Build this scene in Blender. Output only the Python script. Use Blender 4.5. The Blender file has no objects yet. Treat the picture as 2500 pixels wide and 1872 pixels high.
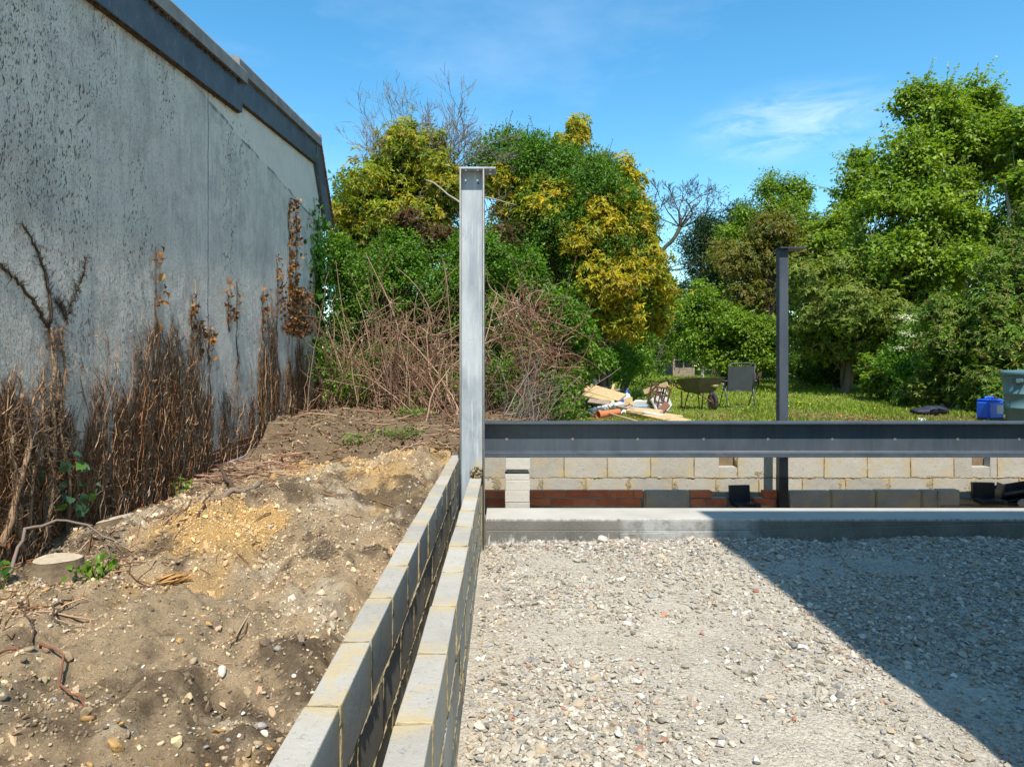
import bpy, bmesh, math, random
import numpy as np
from mathutils import Vector, Matrix, Euler
from mathutils.geometry import tessellate_polygon

random.seed(7)
RNG = np.random.default_rng(11)
scene = bpy.context.scene
COL = scene.collection

# ------------------------------------------------------------------ camera, sky, sun, exposure
F, CX, CY, EYE = 1700.0, 1230.0, 893.0, 1.40      # focal length in photo pixels, vanishing point, eye height
cam_d = bpy.data.cameras.new('camera'); cam = bpy.data.objects.new('camera', cam_d); COL.objects.link(cam)
cam.location = (0, 0, EYE); cam.rotation_euler = (math.radians(90), 0, 0)
cam_d.sensor_width = 36; cam_d.lens = 36 * F / 2500
cam_d.shift_x = (1250 - CX) / 2500; cam_d.shift_y = -(936 - CY) / 2500
cam_d.clip_start = 0.05; cam_d.clip_end = 2000
scene.camera = cam

SUN_EL, SUN_AZ = math.radians(57), math.radians(-4.2)     # sun stands behind the viewer, a touch to the right
sunv = Vector((-math.sin(SUN_AZ) * math.cos(SUN_EL), -math.cos(SUN_AZ) * math.cos(SUN_EL), math.sin(SUN_EL)))
sd = bpy.data.lights.new('sun', 'SUN'); sd.energy = 3.7; sd.angle = math.radians(0.53); sd.color = (1.0, 0.94, 0.84)
sun = bpy.data.objects.new('sun', sd); COL.objects.link(sun)
sun.rotation_euler = sunv.to_track_quat('Z', 'Y').to_euler(); sun.location = (0, -20, 40)

world = bpy.data.worlds.new('World'); scene.world = world; world.use_nodes = True
wn = world.node_tree; wn.nodes.clear()
def W(t, **k):
    n = wn.nodes.new(t)
    for a, b in k.items(): setattr(n, a, b)
    return n
out = W('ShaderNodeOutputWorld'); bg = W('ShaderNodeBackground'); bg.inputs['Strength'].default_value = 0.15
sky = W('ShaderNodeTexSky', sky_type='NISHITA', sun_disc=False, sun_elevation=SUN_EL, sun_rotation=math.pi + SUN_AZ,
        air_density=1.0, dust_density=0.25, ozone_density=1.6)
hs = W('ShaderNodeHueSaturation'); hs.inputs['Saturation'].default_value = 1.36; hs.inputs['Value'].default_value = 0.90
wt = W('ShaderNodeMix', data_type='RGBA', blend_type='MULTIPLY'); wt.inputs[0].default_value = 1; wt.inputs[7].default_value = (1.0, 1.06, 0.95, 1)
wn.links.new(sky.outputs[0], wt.inputs[6]); wn.links.new(wt.outputs[2], hs.inputs['Color'])
tc = W('ShaderNodeTexCoord')
sub = W('ShaderNodeVectorMath', operation='SUBTRACT'); sub.inputs[1].default_value = Vector((0.41, 1, 0.345)).normalized()
wn.links.new(tc.outputs['Generated'], sub.inputs[0])
rotm = W('ShaderNodeMapping', vector_type='POINT'); rotm.inputs['Rotation'].default_value = (0, math.radians(17), 0)
rotm.inputs['Scale'].default_value = (7.6, 1.5, 20)
wn.links.new(sub.outputs[0], rotm.inputs[0])
ln = W('ShaderNodeVectorMath', operation='LENGTH'); wn.links.new(rotm.outputs[0], ln.inputs[0])
mr = W('ShaderNodeMapRange', interpolation_type='SMOOTHSTEP'); mr.inputs[1].default_value = 1.15; mr.inputs[2].default_value = 0.1
wn.links.new(ln.outputs['Value'], mr.inputs[0])
cm = W('ShaderNodeMapping'); cm.inputs['Rotation'].default_value = (0, math.radians(-52), 0); cm.inputs['Scale'].default_value = (7, 3, 26)
wn.links.new(tc.outputs['Generated'], cm.inputs[0])
cn = W('ShaderNodeTexNoise'); cn.inputs['Scale'].default_value = 1.6; cn.inputs['Detail'].default_value = 7; cn.inputs['Roughness'].default_value = 0.62; cn.inputs['Distortion'].default_value = 0.5
wn.links.new(cm.outputs[0], cn.inputs['Vector'])
cr = W('ShaderNodeMapRange'); cr.inputs[1].default_value = 0.36; cr.inputs[2].default_value = 0.72
wn.links.new(cn.outputs[0], cr.inputs[0])
mm = W('ShaderNodeMath', operation='MULTIPLY'); wn.links.new(mr.outputs[0], mm.inputs[0]); wn.links.new(cr.outputs[0], mm.inputs[1])
# thin veil of high cloud over the whole sky
vn = W('ShaderNodeTexNoise'); vn.inputs['Scale'].default_value = 1.7; vn.inputs['Detail'].default_value = 6; vn.inputs['Roughness'].default_value = 0.6
vm = W('ShaderNodeMapping'); vm.inputs['Scale'].default_value = (1.0, 1.0, 2.6); vm.inputs['Location'].default_value = (0.35, 0.2, 0.1)
wn.links.new(tc.outputs['Generated'], vm.inputs[0]); wn.links.new(vm.outputs[0], vn.inputs['Vector'])
vr = W('ShaderNodeMapRange'); vr.inputs[1].default_value = 0.48; vr.inputs[2].default_value = 0.85; vr.inputs[4].default_value = 0.22
wn.links.new(vn.outputs[0], vr.inputs[0])
ad = W('ShaderNodeMath', operation='MULTIPLY_ADD'); ad.use_clamp = True; ad.inputs[1].default_value = 0.42
wn.links.new(mm.outputs[0], ad.inputs[0]); wn.links.new(vr.outputs[0], ad.inputs[2])
mx = W('ShaderNodeMix', data_type='RGBA'); mx.inputs[7].default_value = (5.4, 5.7, 6.3, 1)
wn.links.new(ad.outputs[0], mx.inputs[0]); wn.links.new(hs.outputs[0], mx.inputs[6])
wn.links.new(mx.outputs[2], bg.inputs['Color']); wn.links.new(bg.outputs[0], out.inputs[0])

vs = scene.view_settings
vs.view_transform = 'Standard'; vs.look = 'None'; vs.exposure = 0.92; vs.gamma = 1.0; vs.use_curve_mapping = False
scene.render.engine = 'CYCLES'
scene.cycles.use_denoising = True
scene.cycles.max_bounces = 6; scene.cycles.diffuse_bounces = 3; scene.cycles.glossy_bounces = 2; scene.cycles.transparent_max_bounces = 4
scene.cycles.transmission_bounces = 2

# ------------------------------------------------------------------ helpers
def P(x, y, Y):
    """photo pixel + distance -> point in the place"""
    return Vector(((x - CX) / F * Y, Y, EYE - (y - CY) / F * Y))

def tag(o, label=None, cat=None, group=None, kind=None):
    if label: o['label'] = label
    if cat: o['category'] = cat
    if group: o['group'] = group
    if kind: o['kind'] = kind
    return o

def thing(name, label, cat, loc=(0, 0, 0), rotz=0.0, group=None):
    o = bpy.data.objects.new(name, None); COL.objects.link(o)
    o.location = loc; o.rotation_euler = (0, 0, rotz); o.empty_display_size = 0.1
    return tag(o, label, cat, group)

def link(name, me, mat=None, parent=None, loc=None, rot=None):
    o = bpy.data.objects.new(name, me); COL.objects.link(o)
    if mat is not None and not me.materials: me.materials.append(mat)
    if parent is not None: o.parent = parent
    if loc is not None: o.location = loc
    if rot is not None: o.rotation_euler = rot
    return o

def np_mesh(name, V, Fc, cols=None, smooth=False):
    V = np.asarray(V, dtype=np.float32).reshape(-1, 3); Fc = np.asarray(Fc, dtype=np.int32)
    k = Fc.shape[1]; n = len(Fc)
    me = bpy.data.meshes.new(name)
    me.vertices.add(len(V)); me.vertices.foreach_set('co', V.ravel())
    me.loops.add(n * k); me.loops.foreach_set('vertex_index', Fc.ravel())
    me.polygons.add(n); me.polygons.foreach_set('loop_start', np.arange(0, n * k, k, dtype=np.int32))
    me.polygons.foreach_set('loop_total', np.full(n, k, dtype=np.int32))
    if smooth: me.polygons.foreach_set('use_smooth', np.ones(n, dtype=bool))
    me.update(calc_edges=True)
    if cols is not None:
        c = np.ones((len(V), 4), dtype=np.float32); c[:, :3] = cols
        a = me.attributes.new('col', 'FLOAT_COLOR', 'POINT'); a.data.foreach_set('color', c.ravel())
    return me

class Acc:
    """collects triangles of one part"""
    def __init__(s): s.V = []; s.T = []; s.C = []; s.n = 0
    def add(s, V, T, c=(1, 1, 1)):
        V = np.asarray(V, dtype=np.float32).reshape(-1, 3); T = np.asarray(T, dtype=np.int32).reshape(-1, 3)
        s.V.append(V); s.T.append(T + s.n); s.n += len(V)
        C = np.asarray(c, dtype=np.float32)
        if C.ndim == 1: C = np.tile(C, (len(V), 1))
        s.C.append(C)
    def tube(s, pts, rad, sides=5, c=(1, 1, 1), cap=True):
        pts = np.asarray(pts, dtype=np.float64); n = len(pts)
        rad = np.broadcast_to(np.asarray(rad, dtype=np.float64), (n,))
        t = np.gradient(pts, axis=0); t /= np.linalg.norm(t, axis=1, keepdims=True) + 1e-9
        ref = np.array([0.0, 0.0, 1.0]) if abs(t[0, 2]) < 0.9 else np.array([1.0, 0.0, 0.0])
        u = np.cross(t, ref); u /= np.linalg.norm(u, axis=1, keepdims=True) + 1e-9
        w = np.cross(t, u)
        a = np.arange(sides) * 2 * math.pi / sides
        V = pts[:, None, :] + rad[:, None, None] * (np.cos(a)[None, :, None] * u[:, None, :] + np.sin(a)[None, :, None] * w[:, None, :])
        i = np.arange(n - 1)[:, None] * sides; j = np.arange(sides)[None, :]; j2 = (j + 1) % sides
        T = np.concatenate([np.stack([i + j, i + j2, i + sides + j], -1).reshape(-1, 3), np.stack([i + j2, i + sides + j2, i + sides + j], -1).reshape(-1, 3)])
        V = V.reshape(-1, 3)
        if cap:
            b = len(V); V = np.concatenate([V, pts[:1], pts[-1:]])
            jj = np.arange(sides)
            T = np.concatenate([T, np.stack([np.full(sides, b), (jj + 1) % sides, jj], -1), np.stack([np.full(sides, b + 1), (n - 1) * sides + jj, (n - 1) * sides + (jj + 1) % sides], -1)])
        s.add(V, T, c)
    def box(s, lo, hi, c=(1, 1, 1)):
        x0, y0, z0 = lo; x1, y1, z1 = hi
        V = [(x0, y0, z0), (x1, y0, z0), (x1, y1, z0), (x0, y1, z0), (x0, y0, z1), (x1, y0, z1), (x1, y1, z1), (x0, y1, z1)]
        T = [(0, 2, 1), (0, 3, 2), (4, 5, 6), (4, 6, 7), (0, 1, 5), (0, 5, 4), (1, 2, 6), (1, 6, 5), (2, 3, 7), (2, 7, 6), (3, 0, 4), (3, 4, 7)]
        s.add(V, T, c)
    def build(s, name, mat, parent=None, smooth=False, world=True):
        V = np.concatenate(s.V); T = np.concatenate(s.T); C = np.concatenate(s.C)
        if parent is not None and world: V = V - np.array(parent.location, dtype=np.float32)
        me = np_mesh(name, V, T, C, smooth)
        return link(name, me, mat, parent)

def bevel_box_mesh(name, sx, sy, sz, bev=0.004, jitter=0.0, seg=1):
    bm = bmesh.new(); bmesh.ops.create_cube(bm, size=1.0)
    for v in bm.verts: v.co = Vector((v.co.x * sx, v.co.y * sy, v.co.z * sz))
    if jitter:
        for v in bm.verts: v.co += Vector([random.uniform(-jitter, jitter) for _ in range(3)])
    if bev: bmesh.ops.bevel(bm, geom=bm.edges[:], offset=bev, segments=seg, affect='EDGES', profile=0.6)
    me = bpy.data.meshes.new(name); bm.to_mesh(me); bm.free(); return me

def bbox(name, lo, hi, mat, parent=None, bev=0.003, jitter=0.0, rot=None):
    """bevelled box as an object of its own, corners in world units (parent unrotated) or parent-local when the parent is rotated"""
    lo = Vector(lo); hi = Vector(hi); d = hi - lo; c = (lo + hi) / 2
    me = bevel_box_mesh(name, d.x, d.y, d.z, min(bev, 0.3 * min(d)), jitter)
    if parent is not None: c = c - parent.location
    return link(name, me, mat, parent, c, rot)

def lbox(name, lo, hi, mat, parent, bev=0.003, rot=None):
    lo = Vector(lo); hi = Vector(hi); d = hi - lo
    return link(name, bevel_box_mesh(name, d.x, d.y, d.z, min(bev, 0.3 * min(d))), mat, parent, (lo + hi) / 2, rot)

def plate(name, outline, holes, thick, mat, parent, M4):
    """flat plate with round holes: outline and holes in 2D, M4 places it"""
    loops = [[Vector((x, y, 0)) for x, y in outline]]
    for hx, hy, r in holes:
        loops.append([Vector((hx + r * math.cos(a), hy + r * math.sin(a), 0)) for a in [-2 * math.pi * k / 12 for k in range(12)]])
    flat = [v for l in loops for v in l]; n = len(flat)
    tris = tessellate_polygon(loops)
    V = [M4 @ Vector((v.x, v.y, -thick / 2)) for v in flat] + [M4 @ Vector((v.x, v.y, thick / 2)) for v in flat]
    T = [tuple(t) for t in tris] + [tuple(reversed([i + n for i in t])) for t in tris]
    b = 0
    for l in loops:
        m = len(l)
        for k in range(m):
            i, j = b + k, b + (k + 1) % m
            T += [(i, j, j + n), (i, j + n, i + n)]
        b += m
    me = bpy.data.meshes.new(name); me.from_pydata(V, [], T)
    bm = bmesh.new(); bm.from_mesh(me); bmesh.ops.recalc_face_normals(bm, faces=bm.faces); bm.to_mesh(me); bm.free()
    return link(name, me, mat, parent)

def prism(name, poly, axis, a, b, mat, parent=None, bev=0.0):
    """polygon in the two other axes extruded along axis from a to b (world coordinates)"""
    bm = bmesh.new()
    def mk(u, v, t): return {'x': (t, u, v), 'y': (u, t, v), 'z': (u, v, t)}[axis]
    off = Vector(parent.location) if parent is not None else Vector()
    A = [bm.verts.new(Vector(mk(u, v, a)) - off) for u, v in poly]; B = [bm.verts.new(Vector(mk(u, v, b)) - off) for u, v in poly]
    bm.faces.new(A); bm.faces.new(B[::-1])
    for i in range(len(poly)):
        j = (i + 1) % len(poly); bm.faces.new((A[i], B[i], B[j], A[j]))
    bmesh.ops.recalc_face_normals(bm, faces=bm.faces)
    if bev: bmesh.ops.bevel(bm, geom=bm.edges[:], offset=bev, segments=1, affect='EDGES')
    me = bpy.data.meshes.new(name); bm.to_mesh(me); bm.free()
    return link(name, me, mat, parent)

# value noise on numpy arrays
_tab = RNG.random((256, 256))
def vnoise(x, y, seed=0):
    x = np.asarray(x, dtype=np.float64) + seed * 17.31; y = np.asarray(y, dtype=np.float64) + seed * 9.77
    xi = np.floor(x).astype(int); yi = np.floor(y).astype(int); fx = x - xi; fy = y - yi
    fx = fx * fx * (3 - 2 * fx); fy = fy * fy * (3 - 2 * fy)
    g = lambda a, b: _tab[a & 255, b & 255]
    return (g(xi, yi) * (1 - fx) + g(xi + 1, yi) * fx) * (1 - fy) + (g(xi, yi + 1) * (1 - fx) + g(xi + 1, yi + 1) * fx) * fy
def fbm(x, y, octv=4, seed=0, rough=0.5):
    s = 0; a = 1; t = 0
    for k in range(octv):
        s = s + a * (vnoise(x * 2 ** k, y * 2 ** k, seed + k) - 0.5); t += a; a *= rough
    return s / t * 2
def sstep(a, b, x):
    t = np.clip((np.asarray(x, dtype=np.float64) - a) / (b - a), 0, 1); return t * t * (3 - 2 * t)

# ------------------------------------------------------------------ materials
class G:
    def __init__(s, name, rough=0.8, spec=0.3, metal=0.0):
        s.m = bpy.data.materials.new(name); s.m.use_nodes = True; s.t = s.m.node_tree
        s.b = s.t.nodes['Principled BSDF']; s.b.inputs['Roughness'].default_value = rough
        s.b.inputs['Specular IOR Level'].default_value = spec; s.b.inputs['Metallic'].default_value = metal
        s.out = s.t.nodes['Material Output']; s._p = None
    def n(s, t, **k):
        q = s.t.nodes.new(t)
        for a, b in k.items(): setattr(q, a, b)
        return q
    def L(s, a, b): s.t.links.new(a, b)
    def put(s, sock, v):
        if isinstance(v, bpy.types.NodeSocket): s.L(v, sock)
        elif v is not None:
            if isinstance(v, (tuple, list)) and len(v) == 3 and sock.type == 'RGBA': v = (*v, 1)
            sock.default_value = v
    @property
    def pos(s):
        if s._p is None: s._p = s.n('ShaderNodeNewGeometry').outputs['Position']
        return s._p
    def obj(s): return s.n('ShaderNodeTexCoord').outputs['Object']
    def map(s, v, scale=(1, 1, 1), rot=(0, 0, 0), loc=(0, 0, 0)):
        q = s.n('ShaderNodeMapping'); s.L(v, q.inputs[0]); q.inputs['Scale'].default_value = scale; q.inputs['Rotation'].default_value = rot; q.inputs['Location'].default_value = loc
        return q.outputs[0]
    def noise(s, v, scale, detail=4, rough=0.55, dist=0.0):
        q = s.n('ShaderNodeTexNoise'); s.L(v, q.inputs['Vector']); q.inputs['Scale'].default_value = scale; q.inputs['Detail'].default_value = detail
        q.inputs['Roughness'].default_value = rough; q.inputs['Distortion'].default_value = dist
        return q.outputs[0]
    def vor(s, v, scale, feature='F1', out='Distance', rand=1.0):
        q = s.n('ShaderNodeTexVoronoi', feature=feature); s.L(v, q.inputs['Vector']); q.inputs['Scale'].default_value = scale; q.inputs['Randomness'].default_value = rand
        return q.outputs[out]
    def rng(s, f, a, b, c=0.0, d=1.0, smooth=False):
        q = s.n('ShaderNodeMapRange'); q.interpolation_type = 'SMOOTHSTEP' if smooth else 'LINEAR'
        s.put(q.inputs[0], f); q.inputs[1].default_value = a; q.inputs[2].default_value = b; q.inputs[3].default_value = c; q.inputs[4].default_value = d
        return q.outputs[0]
    def ramp(s, f, stops):
        q = s.n('ShaderNodeValToRGB'); s.L(f, q.inputs[0]); e = q.color_ramp.elements
        while len(e) < len(stops): e.new(0.5)
        for el, (p, c) in zip(e, stops): el.position = p; el.color = (*c, 1)
        return q.outputs[0]
    def mix(s, f, a, b, blend='MIX'):
        q = s.n('ShaderNodeMix', data_type='RGBA', blend_type=blend); s.put(q.inputs[0], f); s.put(q.inputs[6], a); s.put(q.inputs[7], b)
        return q.outputs[2]
    def math(s, op, a, b=None, c=None, clamp=False):
        q = s.n('ShaderNodeMath', operation=op, use_clamp=clamp); s.put(q.inputs[0], a); s.put(q.inputs[1], b)
        if c is not None: s.put(q.inputs[2], c)
        return q.outputs[0]
    def sep(s, v):
        q = s.n('ShaderNodeSeparateXYZ'); s.L(v, q.inputs[0]); return q.outputs
    def attr(s, name, kind='GEOMETRY'):
        q = s.n('ShaderNodeAttribute', attribute_name=name, attribute_type=kind); return q.outputs['Color']
    def rand(s): return s.n('ShaderNodeObjectInfo').outputs['Random']
    def col(s, v): s.put(s.b.inputs['Base Color'], v); return s
    def rough(s, v): s.put(s.b.inputs['Roughness'], v); return s
    def bump(s, h, strength=0.5, dist=0.01, prev=None):
        q = s.n('ShaderNodeBump'); s.L(h, q.inputs['Height']); q.inputs['Strength'].default_value = strength; q.inputs['Distance'].default_value = dist
        if prev is not None: s.L(prev, q.inputs['Normal'])
        s.L(q.outputs[0], s.b.inputs['Normal']); return q.outputs[0]

def m_leaf(name, trans=0.35, rough=0.42, spec=0.35):
    g = G(name, rough, spec)
    c = g.attr('col')
    nz = g.noise(g.pos, 55, 2)
    c2 = g.mix(0.35, c, g.mix(nz, (0.55, 0.6, 0.5), (1.4, 1.35, 1.2)), 'MULTIPLY')
    g.col(c2)
    tr = g.n('ShaderNodeBsdfTranslucent'); g.L(g.mix(1.0, c2, (1.25, 1.3, 0.55), 'MULTIPLY'), tr.inputs['Color'])
    mx = g.n('ShaderNodeMixShader'); mx.inputs[0].default_value = trans
    g.L(g.b.outputs[0], mx.inputs[1]); g.L(tr.outputs[0], mx.inputs[2]); g.L(mx.outputs[0], g.out.inputs[0])
    return g.m
LEAF = m_leaf('leaf', 0.42); LEAF_GLOSSY = m_leaf('glossy_leaf', 0.4, 0.48, 0.3); GRASS = m_leaf('grass_blade', 0.4, 0.5, 0.25)

def m_attr(name, rough=0.85, bscale=60, amt=0.5, bstr=0.4, bdist=0.004, spec=0.2, stretch=None):
    g = G(name, rough, spec); c = g.attr('col')
    v = g.pos if stretch is None else g.map(g.pos, stretch)
    nz = g.noise(v, bscale, 5, 0.65)
    g.col(g.mix(amt, c, g.mix(nz, (0.35, 0.35, 0.35), (1.6, 1.6, 1.6)), 'MULTIPLY')); g.bump(nz, bstr, bdist)
    return g.m
BARK = m_attr('bark', 0.9, 40, 0.6, 0.7, 0.01)
STEM = m_attr('dry_stem', 0.85, 90, 0.6, 0.5, 0.004)
DEADLEAF = m_leaf('dead_leaf', 0.15, 0.7, 0.15)

def m_render():
    g = G('old_render', 0.92, 0.15)
    p = g.pos; xyz = g.sep(p)
    big = g.noise(p, 0.55, 5, 0.6); mid = g.noise(p, 3.2, 6, 0.65); fine = g.noise(p, 38, 5, 0.7)
    base = g.mix(g.rng(big, 0.3, 0.7), (0.70, 0.605, 0.49), (0.82, 0.72, 0.60))
    base = g.mix(g.rng(mid, 0.44, 0.66, 0, 0.7), base, (0.48, 0.41, 0.33))
    base = g.mix(g.rng(g.noise(g.map(p, loc=(4, 1, 7)), 1.7, 6, 0.7, 0.5), 0.52, 0.66, 0, 0.55), base, (0.27, 0.235, 0.19))
    streak = g.noise(g.map(p, (1, 7, 0.7)), 2.4, 5, 0.6)
    base = g.mix(g.rng(streak, 0.5, 0.72, 0, 0.65), base, (0.38, 0.32, 0.26))
    st2 = g.noise(g.map(p, (1, 15, 2.2), (0.10, 0, 0)), 2.2, 7, 0.75, 0.6); st3 = g.noise(p, 1.1, 4, 0.6)
    base = g.mix(g.math('MULTIPLY', g.rng(st2, 0.52, 0.66, 0, 0.75), g.rng(st3, 0.36, 0.62)), base, (0.20, 0.165, 0.125))
    base = g.mix(g.math('MULTIPLY', g.rng(xyz[2], 1.9, 0.6, 0, 0.5), g.rng(st2, 0.36, 0.62)), base, (0.21, 0.15, 0.10))
    base = g.mix(g.rng(fine, 0.25, 0.75, 0, 1), base, g.mix(0.5, base, (0.72, 0.72, 0.7)))
    # lighter repair above the line of the old verge
    line = g.math('SUBTRACT', g.math('ADD', xyz[2], g.math('MULTIPLY', xyz[1], 0.092)), 4.655)
    wob = g.math('MULTIPLY', g.math('SUBTRACT', g.noise(p, 2.6, 4), 0.5), 0.14)
    ln = g.math('ADD', line, wob)
    far = g.rng(xyz[1], 6.65, 6.95, 0, 1)
    up = g.math('MULTIPLY', g.rng(ln, -0.01, 0.03), far)
    base = g.mix(g.math('MULTIPLY', up, 0.62), base, (0.86, 0.77, 0.66))
    # dark stubs left by ivy rootlets, thicker toward the near end
    near = g.rng(xyz[1], 8.6, 4.2, 0.0, 1.0)
    for sc, rot, th in ((1.9, 0.16, 0.0), (2.7, -0.25, 0.0), (1.3, 0.05, 0.03), (4.2, 0.1, -0.01)):
        sp = g.noise(g.map(p, (1, 34 * sc, 8.5 * sc), (rot, 0, 0)), 1.6, 3, 0.6, 0.3)
        mask = g.rng(g.math('ADD', sp, g.math('MULTIPLY', near, 0.065)), 0.665 + th, 0.72 + th, 0, 0.75)
        base = g.mix(mask, base, (0.085, 0.07, 0.06))
    # hairline cracks
    for y0, amp, zc in ((6.90, 0.10, 0.0), (9.0, 0.2, 1.0)):
        cr = g.math('ADD', g.math('SUBTRACT', xyz[1], y0), g.math('MULTIPLY', g.math('SUBTRACT', g.noise(g.map(p, (0, 0, 1)), 1.7, 6, 0.7), 0.5), amp))
        if zc: continue
        ca = g.math('ABSOLUTE', cr)
        base = g.mix(g.rng(ca, 0.075, 0.02, 0, 0.35), base, (0.68, 0.64, 0.62))
        base = g.mix(g.rng(ca, 0.012, 0.005, 0, 0.85), base, (0.11, 0.075, 0.065))
    scar = g.math('MULTIPLY', g.rng(g.math('ABSOLUTE', ln), 0.022, 0.008), g.math('MULTIPLY', far, g.rng(mid, 0.40, 0.55)))
    base = g.mix(g.math('MULTIPLY', scar, 0.8), base, (0.13, 0.12, 0.11))
    g.col(base)
    b1 = g.bump(fine, 0.8, 0.010); g.bump(mid, 0.7, 0.045, b1)
    return g.m
RENDER = m_render()

def m_brick(name='brick', a=(0.50, 0.125, 0.05), b=(0.64, 0.20, 0.085)):
    g = G(name, 0.85, 0.2); r = g.rand()
    n1 = g.noise(g.pos, 12, 5, 0.6); n2 = g.noise(g.pos, 90, 4, 0.7)
    c = g.mix(r, a, b); c = g.mix(g.rng(n1, 0.35, 0.7, 0, 0.6), c, g.mix(r, (0.20, 0.06, 0.04), (0.36, 0.16, 0.10)))
    c = g.mix(g.rng(n2, 0.55, 0.75, 0, 0.5), c, (0.52, 0.30, 0.2))
    c = g.mix(g.rng(g.noise(g.pos, 5, 6, 0.7), 0.58, 0.72, 0, 0.45), c, (0.45, 0.36, 0.27))
    g.col(c); g.bump(n2, 0.5, 0.004); return g.m
BRICK = m_brick(); OLDBRICK = m_brick('old_brick', (0.17, 0.085, 0.065), (0.27, 0.12, 0.085))

def m_block(name, a, b, stain=0.6):
    g = G(name, 0.93, 0.12); p = g.pos; r = g.rand()
    v = g.vor(p, 120); n1 = g.noise(p, 55, 6, 0.75); n2 = g.noise(p, 7, 5, 0.6); n3 = g.noise(p, 210, 3, 0.7)
    c = g.mix(r, a, b)
    c = g.mix(g.rng(n2, 0.3, 0.7, 0, 0.35), c, g.mix(0.5, c, (0.66, 0.63, 0.56)))
    c = g.mix(g.rng(n1, 0.57, 0.68, 0, 0.75), c, (0.16, 0.15, 0.14))
    c = g.mix(g.rng(n3, 0.62, 0.72, 0, 0.55), c, (0.72, 0.69, 0.63))
    # mortar smears near the ends of each block
    o = g.sep(g.obj()); e = g.rng(g.math('ABSOLUTE', o[0]), 0.12, 0.21, 0, 1)
    s = g.math('MULTIPLY', e, g.rng(g.noise(p, 9, 6, 0.7, 0.6), 0.42, 0.55, 0, 1))
    s2 = g.rng(g.noise(g.map(p, (1, 1, 1), loc=(3, 5, 1)), 4.5, 6, 0.65, 0.5), 0.57, 0.66, 0, 0.8)
    s = g.math('MULTIPLY', g.math('MAXIMUM', s, s2), stain, clamp=True)
    c = g.mix(s, c, g.mix(n1, (0.36, 0.27, 0.13), (0.55, 0.45, 0.27)))
    g.col(c)
    h = g.math('ADD', g.math('MULTIPLY', n1, -0.7), g.math('MULTIPLY', n3, 0.5))
    b1 = g.bump(h, 0.75, 0.006); g.bump(n2, 0.35, 0.02, b1); return g.m
BLOCK = m_block('dense_concrete_block', (0.31, 0.29, 0.25), (0.41, 0.385, 0.335), 0.9)
BLOCK_CLEAN = m_block('pale_concrete_block', (0.40, 0.375, 0.325), (0.46, 0.43, 0.375), 0.2)
BLOCK_GREY = m_block('grey_concrete_block', (0.26, 0.25, 0.235), (0.31, 0.30, 0.28), 0.7)

def m_simple(name, c1, c2, scale=8, rough=0.8, bstr=0.3, bdist=0.005, spec=0.25, metal=0.0, bscale=60, stretch=None):
    g = G(name, rough, spec, metal); p = g.pos if stretch is None else g.map(g.pos, stretch)
    n1 = g.noise(p, scale, 6, 0.62); n2 = g.noise(p, bscale, 5, 0.65)
    g.col(g.mix(g.rng(n1, 0.3, 0.7), c1, c2)); g.bump(n2, bstr, bdist)
    g.rough(g.rng(n1, 0.2, 0.8, max(0.05, rough - 0.12), min(1, rough + 0.12))); return g.m
MORTAR = m_simple('mortar', (0.22, 0.175, 0.105), (0.38, 0.315, 0.20), 14, 0.95, 0.8, 0.01, 0.1)
MORTAR_GREY = m_simple('grey_mortar', (0.26, 0.22, 0.17), (0.38, 0.33, 0.26), 14, 0.95, 0.8, 0.008, 0.1)
FELT = m_simple('mineral_felt', (0.16, 0.165, 0.165), (0.27, 0.27, 0.265), 5, 0.95, 0.9, 0.004, 0.15, bscale=160)
def m_fascia():
    g = G('weathered_fascia', 0.6, 0.3); p = g.pos
    n1 = g.noise(p, 3, 5, 0.6); n2 = g.noise(g.map(p, (1, 22, 3)), 3, 4, 0.6); n3 = g.noise(p, 45, 4, 0.7)
    c = g.mix(g.rng(n1, 0.3, 0.7), (0.07, 0.085, 0.105), (0.125, 0.14, 0.16))
    c = g.mix(g.rng(n2, 0.62, 0.72, 0, 0.5), c, (0.45, 0.45, 0.45)); c = g.mix(g.rng(n3, 0.64, 0.74, 0, 0.6), c, (0.25, 0.25, 0.26))
    g.col(c); g.bump(n3, 0.25, 0.003); return g.m
FASCIA = m_fascia()
TILE = m_brick('clay_tile', (0.20, 0.085, 0.055), (0.34, 0.15, 0.09))
SOFFIT = m_simple('soffit_rot', (0.06, 0.035, 0.02), (0.14, 0.08, 0.04), 20, 0.95, 0.8, 0.01)

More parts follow.
